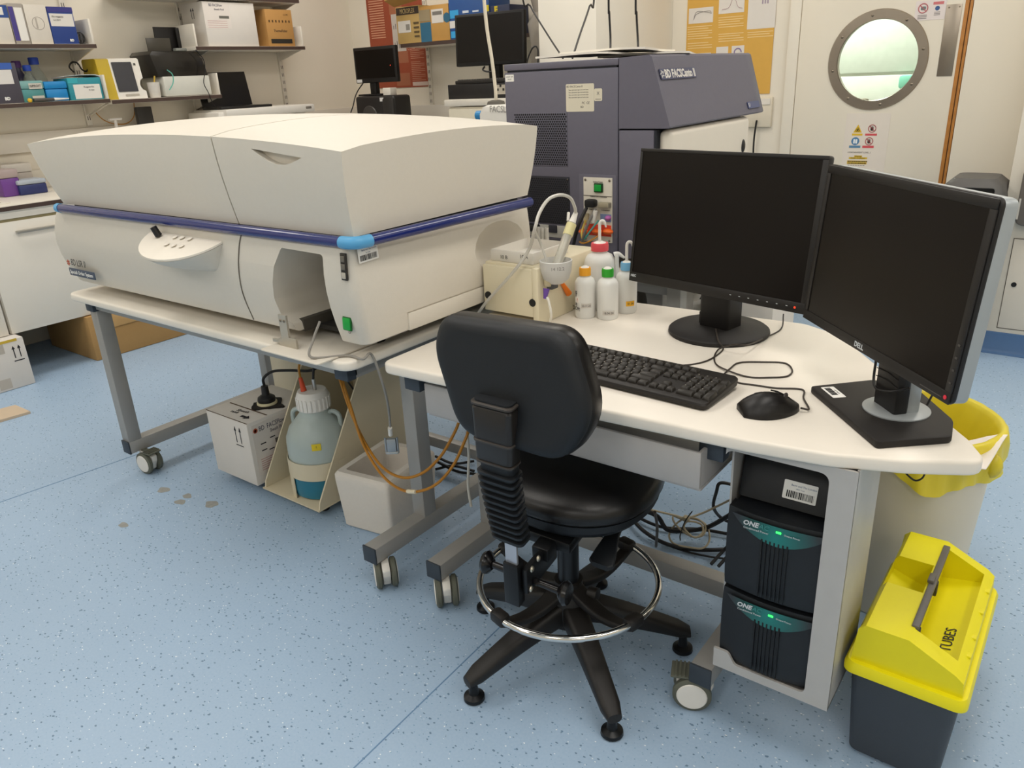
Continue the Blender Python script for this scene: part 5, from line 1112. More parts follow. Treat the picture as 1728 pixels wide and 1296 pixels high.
# shelves
shm_ = mat('shelf_white', '#e4ddd0', .45, var=.015); XF = -4.6
railm = mat('upright_white', '#ded7ca', .45); slotm = mat('slot_dark', '#5a544b', .7)
def upright(x, y, z0, z1, label, axis='x'):
    r = thing('shelf_upright', label, 'shelf rail', (x, y, z0), group='slotted shelf rails')
    if axis == 'x': M().bx(x, x+.016, y-.016, y+.016, z0, z1, .002).build('rail', railm, r)
    else: M().bx(x-.016, x+.016, y-.016, y, z0, z1, .002).build('rail', railm, r)
    m = M(); z = z0+.03
    while z < min(z1, 1.95):
        for s in (-.006, .006):
            if axis == 'x': m.bx(x+.0155, x+.0168, y+s-.002, y+s+.002, z, z+.022)
            else: m.bx(x+s-.002, x+s+.002, y-.0168, y-.0155, z, z+.022)
        z += .05
    tag(m.build('slots', slotm, r), None, None, kind='stuff')
upright(WX, 2.355, 1.175, 2.3, 'slotted white rail left of the yellow instrument'); upright(WX, 3.07, 1.175, 2.3, 'slotted white rail behind the laptop'); upright(WX, 3.79, 1.175, 2.3, 'slotted white rail nearest the room corner')
def shelf(y0, y1, z, label, ends=()):
    r = thing('wall_shelf', label, 'shelf', (-4.75, (y0+y1)/2, z-.02), group='white wall shelves with dark front edge')
    M().bx(WX+.017, XF, y0, y1, z-.022, z, .001).build('board', shm_, r)
    M().bx(XF, XF+.004, y0, y1, z-.021, z-.001).build('edge_strip', edgem, r)
    for y in ends: M().bx(WX+.02, XF, y-.006, y+.006, z, z+.125, .002).build('end_panel', shm_, r)
    for yy in (2.355, 3.07, 3.79):
        if y0-.02 < yy < y1+.02: M().prism([(WX+.016, z-.022), (XF-.04, z-.022), (WX+.016, z-.085)], -.004, .004, mtx=frame((0, yy-(.006 if yy > y1-.05 else -.006 if yy < y0+.05 else 0), 0), (1, 0, 0), (0, 0, 1))).build('bracket', railm, r)
    return r
ZL, ZU, ZUR = 1.318, 1.60, 1.588
shelf(.9, 2.358, ZL, 'lower left wall shelf holding bottles and tip boxes', (2.35,)); shelf(2.366, 3.075, ZL-.008, 'lower wall shelf holding the yellow instrument', (3.065,))
shelf(.9, 2.348, ZU, 'upper left wall shelf holding blue and white kit boxes', (2.338,)); shelf(2.955, 3.785, ZUR, 'upper wall shelf holding the white carton and brown box', (2.965, 3.775))
shelf(2.6, 3.785, 1.875, 'topmost wall shelf cut off by the picture top')
# items standing on the shelves, fronts toward the room
def sbox(name, label, pl, pr, ptop, z, depth, m_, cat='box', xf=XF-.012, group=None):
    pb = 165 if z < 1.5 else 72
    y0, y1 = PX(pl, pb, xf).y, PX(pr, pb, xf).y; zt = PX((pl+pr)/2-6, ptop, xf).z
    r = thing(name, label, cat, (xf-depth/2, (y0+y1)/2, z), group=group)
    M().bx(xf-depth, xf, y0, y1, z+.0006, zt, .002).build('carton', m_, r)
    return r, y0, y1, zt, frame((xf+.0002, (y0+y1)/2, (z+zt)/2), (0, 1, 0), (0, 0, 1))
_pc = {}
def patch(r, fr, x0, x1, y0, y1, col, nm='printed_panel', z=.0006, rough=.6):
    _pc[r] = _pc.get(r, 0)+1; z = z*_pc[r]
    return M().bx(x0, x1, y0, y1, 0, z, mtx=fr).build(nm, mat('print_'+col, col, rough, var=.02), r)
wcard = mat('kit_white', '#ddd5c8', .65); bluec = mat('kit_blue', '#2b4488', .5); greyc = mat('kit_grey', '#4b4750', .55)
g_ = 'kit boxes on the upper left shelf'
r, y0, y1, zt, f = sbox('kit_box', 'white kit box with blue top corner cut by the left picture edge, upper shelf', -40, 26, 8, ZU, .2, wcard, group=g_); h = zt-ZU; w = y1-y0
patch(r, f, -w/2, w/2, h*.18, h/2, '#2f4c8c'); patch(r, f, -w*.1, w*.38, h*.25, h*.45, '#e6e2da')
r, y0, y1, zt, f = sbox('kit_box', 'grey and purple kit box with tall white label, upper left shelf', 28, 53, 6, ZU, .2, mat('kit_taupe', '#a49c92', .6), group=g_); h = zt-ZU; w = y1-y0
patch(r, f, -w/2, -w*.18, -h*.42, h*.42, '#4a3f86'); patch(r, f, -w*.14, w*.4, -h*.42, h*.4, '#ece8e0')
r, y0, y1, zt, f = sbox('kit_box', 'plain white kit box with round seal, upper left shelf', 54, 91, 8, ZU, .2, wcard, group=g_); h = zt-ZU; w = y1-y0
M().tube([f @ V((.0+.03*cos(a), .005+.03*sin(a), .0005)) for a in [2*pi*k/28 for k in range(28)]], .0008, 5, True).build('seal_ring', mat('ink_pale', '#8d817a', .7), r); patch(r, f, -.012, -.004, -.02, .03, '#b5aca0')
r, y0, y1, zt, f = sbox('kit_box', 'dark blue kit box with wide white label, right end of upper left shelf', 92, 134, 12, ZU, .2, bluec, group=g_); h = zt-ZU; w = y1-y0
patch(r, f, -w*.46, w*.46, -h*.02, h*.32, '#e2ddd4'); text('BD', .016, mat('print_white', '#f1efe9', .6), r, f @ Matrix.Translation((w*.22, -h*.4, .002)), bold=.0008); text('Kit reagents', .012, inkm, r, f @ Matrix.Translation((-w*.15, h*.24, .003))); text('Lot 0214', .01, inkm, r, f @ Matrix.Translation((-w*.2, h*.15, .003))); patch(r, f, -w/2, w/2, h*.36, h/2, '#3a3a80')
q = PX(138, 65, XF-.02); m = M()
for k in range(4): m.tube([V((q.x-.03, q.y, ZU+.032))+V((.024*cos(a)*cos(k), .026*cos(a)*sin(k)*1.0+.004*k, .028*sin(a))) for a in [2*pi*j/20 for j in range(20)]], .0025, 5, True)
single(m, 'cable_coil', mat('cord_dark2', '#3a3836', .5), 'small dark coil of cable beside the blue kit box', 'cable')
# lower left shelf
r, y0, y1, zt, f = sbox('kit_box', 'tall dark grey kit box with blue band and white label, lower left shelf', -30, 40, 106, ZL, .2, greyc); h = zt-ZL; w = y1-y0
patch(r, f, -w/2, w*.4, h*.34, h*.5, '#3b5fae'); patch(r, f, -w*.4, w*.36, -h*.02, h*.33, '#dcd8d2'); text('BD', .02, mat('print_white', '#f1efe9', .6), r, f @ Matrix.Translation((w*.1, -h*.38, .0008)), bold=.001)
glassm2 = mat('bottle_glass', '#dfe5de', .08, trans=.85, ior=1.15)
def reagent(px, ptop, capc, label, xo, R=.038, col=None):
    q = PX(px, 150, XF-xo); zt = PX(px-8, ptop, XF-xo).z; H = zt-ZL
    r = thing('reagent_bottle', label, 'bottle', (XF-xo, q.y, ZL), group=None)
    M().lathe([(0, 0.0006), (R, .0006), (R, H*.5), (R*.8, H*.63), (R*.42, H*.78), (R*.42, H*.86)], 28, (XF-xo, q.y, ZL)).build('glass', glassm2 if not col else mat('glass_'+col, col, .3), r)
    M().lathe([(0, H*.84), (R*.55, H*.84), (R*.56, H-.004), (R*.5, H), (0, H)], 24, (XF-xo, q.y, ZL)).build('cap', mat('cap_'+capc, capc, .45), r)
reagent(68, 97, '#2f4cab', 'tall clear glass bottle with blue cap, lower left shelf', .17, .045); reagent(54, 110, '#2f55c4', 'shorter clear glass bottle with bright blue cap, lower left shelf', .10, .036)
reagent(38, 103, '#5b3478', 'dark bottle with purple cap behind the grey kit box', .19, .04, '#3a3550')
def tipbox(pl, pr, ptop, body, label, lid=None, xo=.0):
    xf = XF-.015-xo; y0, y1 = PX(pl, 165, xf).y, PX(pr, 165, xf).y; zt = PX((pl+pr)/2-3, ptop, xf).z
    r = thing('tip_box', label, 'box', (xf-.05, (y0+y1)/2, ZL)); zl = ZL+(zt-ZL)*.62
    M().bx(xf-.1, xf, y0, y1, ZL+.0006, zl, .006).build('base', mat('tip_'+body, body, .35), r); M().bx(xf-.103, xf+.003, y0-.003, y1+.003, zl, zt, .008).build('lid', mat('tip_'+(lid or body), lid or body, .3), r)
    return r, frame((xf+.004, (y0+y1)/2, (ZL+zt)/2), (0, 1, 0), (0, 0, 1)), y1-y0, zt-ZL
r, f, w, h = tipbox(39, 78, 136, '#4f8f8e', 'translucent teal tip box with two white labels', '#7aa7a4'); patch(r, f, -w*.15, w*.42, h*.12, h*.38, '#cfc9bd'); patch(r, f, -w*.1, w*.42, -h*.4, -h*.2, '#cfc9bd'); text('ISPROIT', .016, inkm, r, f @ Matrix.Translation((w*.13, h*.25, .003)), name='handwriting')
r, f, w, h = tipbox(80, 117, 137, '#1f86c6', 'bright blue plastic tip box between teal boxes')
r, y0, y1, zt, f = sbox('kit_box', 'teal kit box with large white label beside the yellow instrument', 120, 176, 131, ZL, .16, mat('kit_teal', '#2f8f9c', .5)); w, h = y1-y0, zt-ZL
patch(r, f, -w*.36, w*.44, -h*.45, h*.2, '#e6e2da'); text('Reagent Kit', .012, inkm, r, f @ Matrix.Translation((w*.1, h*.08, .001))); text('16 tests', .01, inkm, r, f @ Matrix.Translation((w*.16, -h*.06, .001))); patch(r, f, -w*.5, -w*.2, h*.26, h*.5, '#3aa9b4')
m = M(); m.loft([[V((x, y1+dy_+k_, zt+.003+b)) for x, b, k_ in ((XF-.17, b_, 0), (XF-.02, b_+.004, 0), (XF-.018, b_+.008, .003), (XF-.17, b_+.004, .003))] for dy_, b_ in ((-.19, .0), (-.1, .006), (-.02, .005), (.004, -.004), (.008, -.05), (.009, -.1))])
single(m, 'paper_bundle', mat('paper_curl', '#dedad6', .7), 'sheaf of white papers curling over the teal kit box', 'paper')
r = thing('pipette', 'pipette with yellow button lying along the shelf front', 'pipette', (XF-.01, 2.0, ZL)); a, b = PX(48, 168, XF+.0), PX(116, 165, XF+.0); zc = ZL+.011; a.z = b.z = zc
M().cyl(a.lerp(b, .12), a.lerp(b, .62), .0095, .008, 14).build('barrel', mat('pipette_grey', '#4b4945', .4), r); M().cyl(a.lerp(b, .6), b, .008, .003, 12).build('tip_cone', whitepl, r); M().sphere(a.lerp(b, .03), .0115, 14).build('button', mat('button_yellow', '#e0b42c', .4), r)
m = M(); q = PX(126, 118, XF-.15)
m.tube(smooth_path([PX(125, 122, XF-.15), PX(117, 113, XF-.15), PX(122, 105, XF-.15), PX(131, 107, XF-.15), PX(138, 117, XF-.15), PX(146, 120, XF-.15), PX(152, 110, XF-.15), PX(162, 106, XF-.15), PX(168, 112, XF-.15)], 6), .0045, 8); single(m, 'power_lead', cab, 'black lead curling behind the papers on the lower shelf', 'cable')
# yellow instrument with touch screen
def inst_frame(px, py, x): return PX(px, py, x)
y0, y1 = PX(178, 165, XF-.01).y, PX(252, 160, XF-.01).y; zt = PX(208, 98, XF-.03).z; zs = ZL-.008
YI = thing('cell_counter', 'yellow-sided bench instrument with white front and dark touch screen', 'instrument', (XF-.1, (y0+y1)/2, zs))
def iring(y, xb): return [V(p) for p in ((XF-.2, y, zs+.001), (XF-.015, y, zs+.001), (XF-.045, y, zt-.006), (XF-.06, y, zt), (XF-.19, y, zt), (XF-.2, y, zt-.01))]
ysp = y0+(y1-y0)*.30
M().loft([iring(y0+.004, 0), iring(ysp, 0)]).build('yellow_side', mat('instrument_yellow', '#c2a51e', .4, coat=.3), YI)
bodyf = M().loft([iring(ysp, 0), iring(y1-.02, 0), iring(y1-.008, 0)]); nt_ = M().cyl((XF-.1, y1+.002, zs+.075), (XF+.05, y1+.002, zs+.075), .036, n=28)
cut(bodyf, [nt_]).build('white_front', mat('instrument_white', '#e9e4da', .35), YI)
ff = frame((XF-.0302, (ysp+y1)/2, (zs+zt)/2+.002), (0, 1, 0), (-.03/(zt-zs)*1.0, 0, 1)); w = y1-ysp; h = zt-zs
M().prism(rrect(-w*.44, w*.20, -h*.33, h*.40, .004), 0, .002, mtx=ff @ Matrix.Translation((0, 0, .001))).build('touch_screen', mat('touch_dark', '#3f3f44', .2), YI)
text('M', .016, inkm, YI, ff @ Matrix.Translation((w*.3, h*.34, .0015)), bold=.001); M().prism(rrect(-w*.25, w*.2, -h*.44, -h*.39, .003), 0, .001, mtx=ff @ Matrix.Translation((0, 0, .001))).build('slot', mat('slot_beige', '#b8b0a2', .5), YI)
# white cup, smoked-cover instrument, dark panels above
q = PX(263, 150, XF-.03); r = thing('white_cup', 'white angled plastic cup with a yellow pen between the two shelf instruments', 'cup', (XF-.05, q.y, zs))
M().lathe([(0, .0006), (.03, .0006), (.036, .085), (.033, .085), (.028, .006), (0, .006)], 26, (XF-.05, q.y, zs)).build('cup', mat('cup_white', '#d5d0c8', .4), r); M().cyl((XF-.055, q.y-.01, zs+.01), (XF-.05, q.y+.02, zs+.12), .005, n=8).build('pen', mat('pen_yellow', '#d8b64a', .4), r)
y0, y1 = PX(281, 160, XF-.01).y, PX(358, 157, XF-.01).y; zmid = PX(320, 128, XF-.01).z; zt = PX(300, 86, XF-.05).z
SI = thing('smoked_lid_instrument', 'grey-white instrument with smoked curved lid on the lower shelf', 'instrument', (XF-.12, (y0+y1)/2, zs))
M().bx(XF-.26, XF-.012, y0, y1, zs+.004, zmid, .004).build('body', mat('instrument_grey', '#d6d5cb', .45), SI)
sm_ = mat('smoked_acrylic', '#2b2824', .15, var=.1, alpha=.93)
prof_ = [(y0-.02, zmid-.0), (y0-.05, zt-.02), (y0-.03, zt), (y0+(y1-y0)*.75, zt-.005), (y1-.02, zt-.045), (y1, zmid)]
M().prism([(a, b) for a, b in prof_], XF-.25, XF-.02, .003, mtx=Matrix(((0, 0, 1, 0), (1, 0, 0, 0), (0, 1, 0, 0), (0, 0, 0, 1)))).build('smoked_lid', sm_, SI)
M().bx(XF-.26, XF-.014, y0-.002, y1+.004, zs+.001, zs+.006).build('base', mat('instrument_base', '#8c897f', .5), SI)
a, b = PX(246, 64, XF-.14), PX(290, 85, XF-.14)
single(M().bx(XF-.146, XF-.14, a.y, b.y, zt, a.z, .001), 'acrylic_sheet', mat('smoked_panel', '#4a463e', .3), 'small smoked acrylic sheet standing up at the left of the curved lid', 'sheet')
a, b = PX(258, 44, XF-.18), PX(340, 85, XF-.18)
m = M().bx(XF-.19, XF-.18, a.y, (a.y+b.y)/2+.03, zt, a.z-.004, .001); single(m, 'black_board', mat('panel_black', '#1d1a19', .5), 'left of two black plastic boards propped behind the smoked lid', 'plastic_board')  # two plain black plastic boards propped upright behind the lid
single(M().bx(XF-.165, XF-.155, (a.y+b.y)/2-.02, b.y, zt, a.z-.01, .001), 'black_board', mat('panel_black', '#1d1a19', .5), 'right of two black plastic boards propped behind the smoked lid', 'plastic_board')
q = PX(303, 80, XF-.12); single(M().box((XF-.12, q.y, zt+.010), (.04, .075, .018), .006), 'grey_adapter', mat('adapter_grey', '#8f928c', .5), 'small grey adapter lying on the smoked lid', 'adapter')
P = [PX(x, y, XF+.012) for x, y in ((330, 84), (343, 100), (346, 118), (344, 140), (352, 157), (358, 172), (366, 183), (362, 196))]; single(M().tube(smooth_path(P, 6), .0025, 6), 'thin_lead', cab, 'thin black lead hanging down the smoked-lid instrument', 'cable')
P = [PX(x, y, XF+.02) for x, y in ((282, 118), (291, 126), (292, 140), (286, 152))]; single(M().tube(smooth_path(P, 6), .003, 6), 'teal_tube', mat('tube_teal2', '#5fb3a2', .4), 'short teal tube curving down the grey-white instrument', 'tube')
# upper right shelf
r, y0, y1, zt, f = sbox('fluid_carton', 'white fluid carton with printed label on the upper wall shelf', 352, 437, 4, ZUR, .24, card, 'carton'); h, w = zt-ZUR, y1-y0
pl_ = patch(r, f, -w*.5, w*.0, -h*.1, h*.48, '#e2dad2', 'printed_label'); text('BD FACSFlow', .02, mat('ink_navy', '#33384f', .7), pl_, f @ Matrix.Translation((-w*.26, h*.42, .0014)), sx=.8); text('Sheath Fluid', .014, mat('ink_navy', '#33384f', .7), pl_, f @ Matrix.Translation((-w*.2, h*.33, .0012))); M().bx(-w*.22, w*-.03, h*.13, h*.19, .0006, .0012, mtx=f).build('barcode', mat('barcode_grey', '#6b6860', .6), pl_)
for k in range(4): M().bx(-w*.45, -w*.08, -h*.05-.012*k+.03, -h*.05-.012*k+.032, .0006, .001, mtx=f).build('printed_line', mat('ink_redline', '#c08a86', .7), pl_)
FB_ = frame((XF-.14, y0-.0004, ZUR+h*.8), (1, 0, 0), (0, 0, 1))
for x in (.0, .022): arrow(r, FB_, x, -.04, .06, inkb, .008)
r, y0, y1, zt, f = sbox('brown_box', 'small brown carton with dark print on the upper wall shelf', 454, 498, 16, ZUR, .15, mat('carton_tan', '#b98a4e', .7, var=.04), 'carton'); h, w = zt-ZUR, y1-y0
text('ThermoFisher', .024, inkb, r, f @ Matrix.Translation((0, -h*.08, .0008)), sx=.8); patch(r, f, -w*.4, w*.4, -h*.42, -h*.3, '#2c261f')
for k in range(7): M().box((0, 0, .0003), (.011, .014, .0006), 0, mtx=f @ Matrix.Translation((-w*.38+w*.125*k, h*.18, 0))).build('handling_mark', mat('mark_brown', '#5a4226', .7), r)
text('LC-MS', .014, mat('mark_brown', '#5a4226', .7), r, f @ Matrix.Translation((w*.26, h*.36, .0008)))
# laptop on a white printer-like unit
y0, y1 = PX(368, 190, -4.5).y, PX(527, 182, -4.5).y; zq = PX(440, 181, -4.5).z
r = thing('white_unit', 'low white instrument under the black laptop on the worktop', 'instrument', (-4.6, (y0+y1)/2, WZ))
M().bx(-4.84, -4.5, y0, y1-.06, WZ+.0006, zq-.012, .012).build('body', mat('unit_white', '#e2ddd4', .4), r); M().bx(-4.84, -4.47, y0+.04, y1, zq-.05, zq, .01).build('top_tray', mat('unit_white', '#e2ddd4', .4), r); M().bx(-4.5, -4.468, y1-.08, y1-.03, zq-.03, zq-.012, .004).build('latch', mat('latch_grey', '#7b756c', .5), r)
LP = thing('laptop', 'black laptop with open lid on the low white instrument', 'laptop', (-4.62, 3.1, zq)); ya, yb = PX(362, 178, -4.6).y, PX(444, 176, -4.6).y
M().bx(-4.74, -4.53, ya, yb+.02, zq+.0006, zq+.016, .004).build('base', mat('laptop_black', '#1c1a19', .4), LP)
zl_ = PX(395, 121, -4.74).z; M().prism([(-4.735, zq+.014), (-4.728, zq+.014), (-4.765, zl_), (-4.772, zl_)], -yb-.01, -ya+.0, mtx=frame((0, 0, 0), (1, 0, 0), (0, 0, 1))).build('screen_lid', mat('laptop_screen', '#151312', .25), LP)
M().bx(-4.66, -4.55, yb-.06, yb+.01, zq+.016, zq+.0175).build('palm_rest', mat('palm_silver', '#a39c88', .5), LP)
# dark gadget, amber line and pump bottle below the shelf
a, b = PX(228, 181, -4.8), PX(262, 208, -4.8); single(M().prism(rrect(a.y, b.y-.01, b.z-.06, a.z, .006), -.02, .01, .002, mtx=Matrix(((0, 0, 1, -4.8), (1, 0, 0, 0), (0, 1, 0, 0), (0, 0, 0, 1)))), 'wall_tablet', mat('gadget_dark', '#3a3836', .35), 'dark flat device leaning under the lower wall shelf', 'device')
P = [PX(x, y, WX+.03) for x, y in ((152, 172), (160, 188), (176, 203), (195, 209), (214, 208), (226, 196), (226, 172))]; single(M().tube(smooth_path(P, 6), .003, 6), 'amber_line', amber, 'amber tube hanging in a loop under the lower wall shelf', 'tube')
q = PX(197, 215, -4.75); r = thing('pump_bottle', 'white pump dispenser top showing behind the large analyser', 'bottle', (-4.75, q.y, WZ))
M().lathe([(0, .0006), (.04, .0006), (.04, .2), (.012, .235), (.008, .30), (0, .30)], 20, (-4.75, q.y, WZ)).build('body', mat('pump_white', '#e2ddd6', .4), r); zz = PX(197, 201, -4.75).z; M().cyl((-4.75, q.y, WZ+.25), (-4.75, q.y, zz), .009, n=10).build('stem', mat('pump_white', '#e2ddd6', .4), r); M().box((-4.75, q.y, zz), (.03, .075, .012), .004).build('pump_head', mat('pump_white', '#e2ddd6', .4), r)
# tip boxes on the worktop
def wbox(name, label, pl, pr, pt, pb, x, body, lidc, depth=.12):
    a, b = PX(pl, pb, x), PX(pr, pb, x); zt = PX((pl+pr)/2, pt, x).z; r = thing(name, label, 'box', (x-depth/2, (a.y+b.y)/2, WZ)); zl = WZ+(zt-WZ)*.68
    M().bx(x-depth, x, a.y, b.y, WZ+.0006, zl, .006).build('base', mat('tip_'+body, body, .35), r); M().bx(x-depth-.003, x+.003, a.y-.003, b.y+.003, zl, zt, .008).build('lid', mat('tip_'+lidc, lidc, .3), r)
wbox('tip_box', 'purple tip box with clear lid on the worktop at the left edge', 6, 38, 285, 324, -4.62, '#6b3f8c', '#a99a98'); wbox('tip_box', 'navy tip box with pale lid on the worktop beside the purple one', 34, 82, 302, 323, -4.60, '#2c3566', '#a9b2bd'); wbox('lidded_tray', 'clear lidded tray with white sheets behind the tip boxes', 12, 62, 275, 318, -4.76, '#b3aaa0', '#cfc8bd')
# ------------------------------------------------------------------ back wall
BYW = WY-.0
# counter along the back wall with monitor and printer
cnt = thing('rear_counter', 'white counter along the back wall behind the large analyser', 'worktop', (-3.9, 4.2, WZ-.03)); M().bx(XE+.01, -3.45, 3.85, WY-.002, WZ-.03, WZ, .002).build('board', lamw, cnt); M().bx(-3.5, -3.46, 3.9, WY-.002, 0, WZ-.03).build('end_panel', cabm, cnt)
yp = 3.95; a, b = PY(598, 162, yp), PY(664, 164, yp)
PRN = thing('black_printer', 'black printer on the rear counter under the small monitor', 'printer', ((a.x+b.x)/2, 4.03, WZ))
M().bx(a.x, b.x, yp, 4.12, WZ+.0006, a.z-.004, .02, 3).build('body', mat('printer_black', '#211e1d', .45), PRN); M().bx(b.x-.11, b.x-.004, yp-.006, yp+.05, WZ+.1, a.z-.02, .012).build('side_unit', mat('printer_black2', '#2b2826', .4), PRN)
q = PY(644, 168, yp-.001); M().box((q.x, yp-.001, q.z), (.035, .002, .024)).build('label', mat('label_white2', '#d9d6d2', .6), PRN); q = PY(628, 195, yp); M().lathe([(0, 0), (.075, 0), (.07, .006), (0, .008)], 28, mtx=frame((q.x-.02, yp, q.z-.01), (1, 0, 0), (0, 0, 1))).build('round_panel', mat('printer_panel', '#3d3936', .4), PRN)
ym = 4.02; tl, br = PY(593, 80, ym), PY(668, 139, ym)
SM = thing('small_monitor', 'small black monitor on the printer in the room corner', 'monitor', ((tl.x+br.x)/2, ym, a.z))
zb_, zt_ = PY(625, 140, ym).z, PY(625, 79, ym).z
M().bx(tl.x+.01, br.x+.02, ym, ym+.03, zb_, zt_, .006).build('housing', mblk, SM); M().bx(tl.x+.03, br.x+.0, ym-.002, ym, zb_+.03, zt_-.02).build('screen', scr, SM); M().bx(tl.x+.13, tl.x+.19, ym+.01, ym+.05, a.z-.002, zb_+.03, .008).build('neck', mblk, SM); M().bx(tl.x+.06, tl.x+.28, ym-.04, ym+.09, a.z-.003, a.z+.008, .003).build('base', mblk, SM)
q = PY(607, 137, ym); M().box((q.x, ym-.001, q.z), (.05, .002, .02)).build('sticker', mat('label_white2', '#d9d6d2', .6), SM); q = PY(659, 110, ym); M().sphere((q.x, ym-.001, q.z), .004, 8).build('standby_light', mat('led_red', '#ff4a2a', .4, emit=.5), SM)
P = [PY(x, y, ym+.03) for x, y in ((613, 140), (604, 153), (599, 165), (596, 178), (592, 190))]; M().tube(smooth_path(P, 5), .004, 6).build('lead', cab, SM)
q = PY(657, 155, 3.99); single(M().bx(q.x-.03, q.x+.04, 3.96, 4.02, a.z-.003, PY(657, 148, 3.97).z, .002), 'small_carton', wcard, 'little white carton standing beside the small monitor stand', 'carton')
# red poster
rp = mat('poster_rust', '#9c4a30', .55, var=.05); x0, x1 = PY(624, 60, WY).x, PY(727, 140, WY).x; z0, z1 = PY(695, 147, WY).z, 2.35
PO = thing('rust_poster', 'rust-red scientific poster on the back wall behind the small monitor', 'poster', ((x0+x1)/2, WY, z0)); M().bx(x0, x1, WY-.0045, WY-.0015, z0, z1).build('sheet', rp, PO)
W_ = x1-x0; fr = frame((x0, WY-.0047, z0), (1, 0, 0), (0, 0, 1))
def pp(u0, u1, v0, v1, col, nm='panel'): M().bx(u0*W_, u1*W_, v0, v1, 0, .0004, mtx=fr @ Matrix.Translation((0, 0, .0004 if nm in ('chart_bar', 'printed_line', 'footer') else 0))).build(nm, mat('print_'+col, col, .6, var=.02), PO)
pp(.42, .64, .25, .50, '#c9c0b8', 'chart'); pp(.36, .62, .66, 1.0, '#cfc4bc', 'chart'); pp(.4, .62, .5, .64, '#a9694a'); pp(.42, .66, .17, .25, '#a8684c'); pp(.42, .66, .012, .1, '#a8684c'); pp(.68, .98, .28, .38, '#a8684c'); pp(.7, .96, .008, .035, '#d2bdb2', 'footer')
for k in range(5): pp(.45+.035*k, .458+.035*k, .27, .31+.012*(k % 3), '#4b4440', 'chart_bar')
for k in range(4): pp(.45+.035*k, .458+.035*k, .40, .425+.01*(k % 2), '#4b4440', 'chart_bar')
rn = random.Random(8)
for k in range(17): pp(.7, .93 if k % 3 else .86, .245-.0125*k, .248-.0125*k, '#cf9a80', 'printed_line') if k != 5 else None
for k in range(44): pp(.04, .3, 1.06-.0165*k, 1.067-.0165*k, '#d49a7c', 'printed_line') if k not in (16, 17, 18) else None
text('METHODS', .03, mat('poster_text', '#e3b79f', .6), PO, fr @ Matrix.Translation((W_*.18, .785, .0006))); text('CONCLUSIONS', .03, mat('poster_text', '#e3b79f', .6), PO, fr @ Matrix.Translation((W_*.84, .262, .0006)))
# shelf on the back wall with boxes
ys = WY-.30; p0, p1 = PY(676, 74, ys), PY(800, 66, ys); zsh = PY(725, 70, ys).z
upright(PY(727, 130, WY).x, WY, 1.15, 2.3, 'slotted white rail beside the rust-red poster', 'y')
SH = thing('wall_shelf', 'dark-edged wall shelf with open cartons beside the large black monitor', 'shelf', ((p0.x+p1.x)/2, WY-.15, zsh-.02)); M().bx(p0.x, -2.56, ys, WY-.017, zsh-.024, zsh-.001, .001).build('board', shm_, SH); M().bx(p0.x, -2.56, ys-.004, ys, zsh-.024, zsh-.001).build('edge_strip', edgem, SH)
def bbox(name, label, pl, pr, pt, depth, m_, yo=.01, cat='carton'):
    a, b = PY(pl, 70, ys+yo), PY(pr, 68, ys+yo); zt = PY((pl+pr)/2, pt, ys+yo).z; r = thing(name, label, cat, ((a.x+b.x)/2, ys+yo+depth/2, zsh)); M().bx(a.x, b.x, ys+yo, ys+yo+depth, zsh+.0006, zt, .002).build('carton', m_, r)
    return r, frame((a.x, ys+yo-.0003, zsh), (1, 0, 0), (0, 0, 1)), b.x-a.x, zt-zsh, a, b, zt
tan_ = mat('carton_buff', '#b99a5e', .7, var=.05); tan2 = mat('carton_tan2', '#c0924e', .7, var=.05)
def pr(r, f, u0, u1, v0, v1, w, h, col, nm='printed_panel'):
    _pc[r] = _pc.get(r, 0)+1
    return M().bx(u0*w, u1*w, v0*h, v1*h, 0, .0006*_pc[r], mtx=f).build(nm, mat('print_'+col, col, .6, var=.02), r)
r, f, w, h, a, b, zt = bbox('open_carton', 'open buff carton with dark band of lettering on the back shelf', 672, 711, 10, .24, tan_); pr(r, f, .02, .98, .78, .98, w, h, '#3b2f28'); text('MICROPLEX', .042, mat('poster_buff', '#cdb27a', .6), r, f @ Matrix.Translation((w*.5, h*.87, .002)), sx=.6); pr(r, f, .06, .6, .3, .62, w, h, '#d5d0c8', 'address_label'); pr(r, f, .4, .56, .36, .52, w, h, '#8d8880', 'barcode')
for k in range(4): pr(r, f, .74, .95, .15+.12*k, .2+.12*k, w, h, '#5a4a30', 'mark')
m = M(); m.grid(lambda u, v: V((a.x+.02+(b.x-a.x+.12)*u, ys-.02-.09*v+.06*u, zt+.035*v+.05*u)), 3, 3); bmesh.ops.solidify(m.bm, geom=m.bm.faces[:], thickness=.004); m.build('flap', tan2, r)
r, f, w, h, a, b, zt = bbox('open_carton', 'tan carton with blue corner and white label on the back shelf', 711, 760, 8, .24, tan2, .012); pr(r, f, .0, .38, .0, .55, w, h, '#2f6480'); pr(r, f, .42, .82, .5, .88, w, h, '#d8d2ca', 'address_label'); pr(r, f, .46, .78, .72, .82, w, h, '#7b766f', 'barcode'); pr(r, f, .0, .38, .58, .9, w, h, '#9a8a6c', 'tape'); M().lathe([(0, 0), (.03, 0), (.03, .0006), (0, .0006)], 20, mtx=f @ Matrix.Translation((w*.93, h*.62, 0))).build('blue_dot', mat('print_#2f6480', '#2f6480', .6), r)
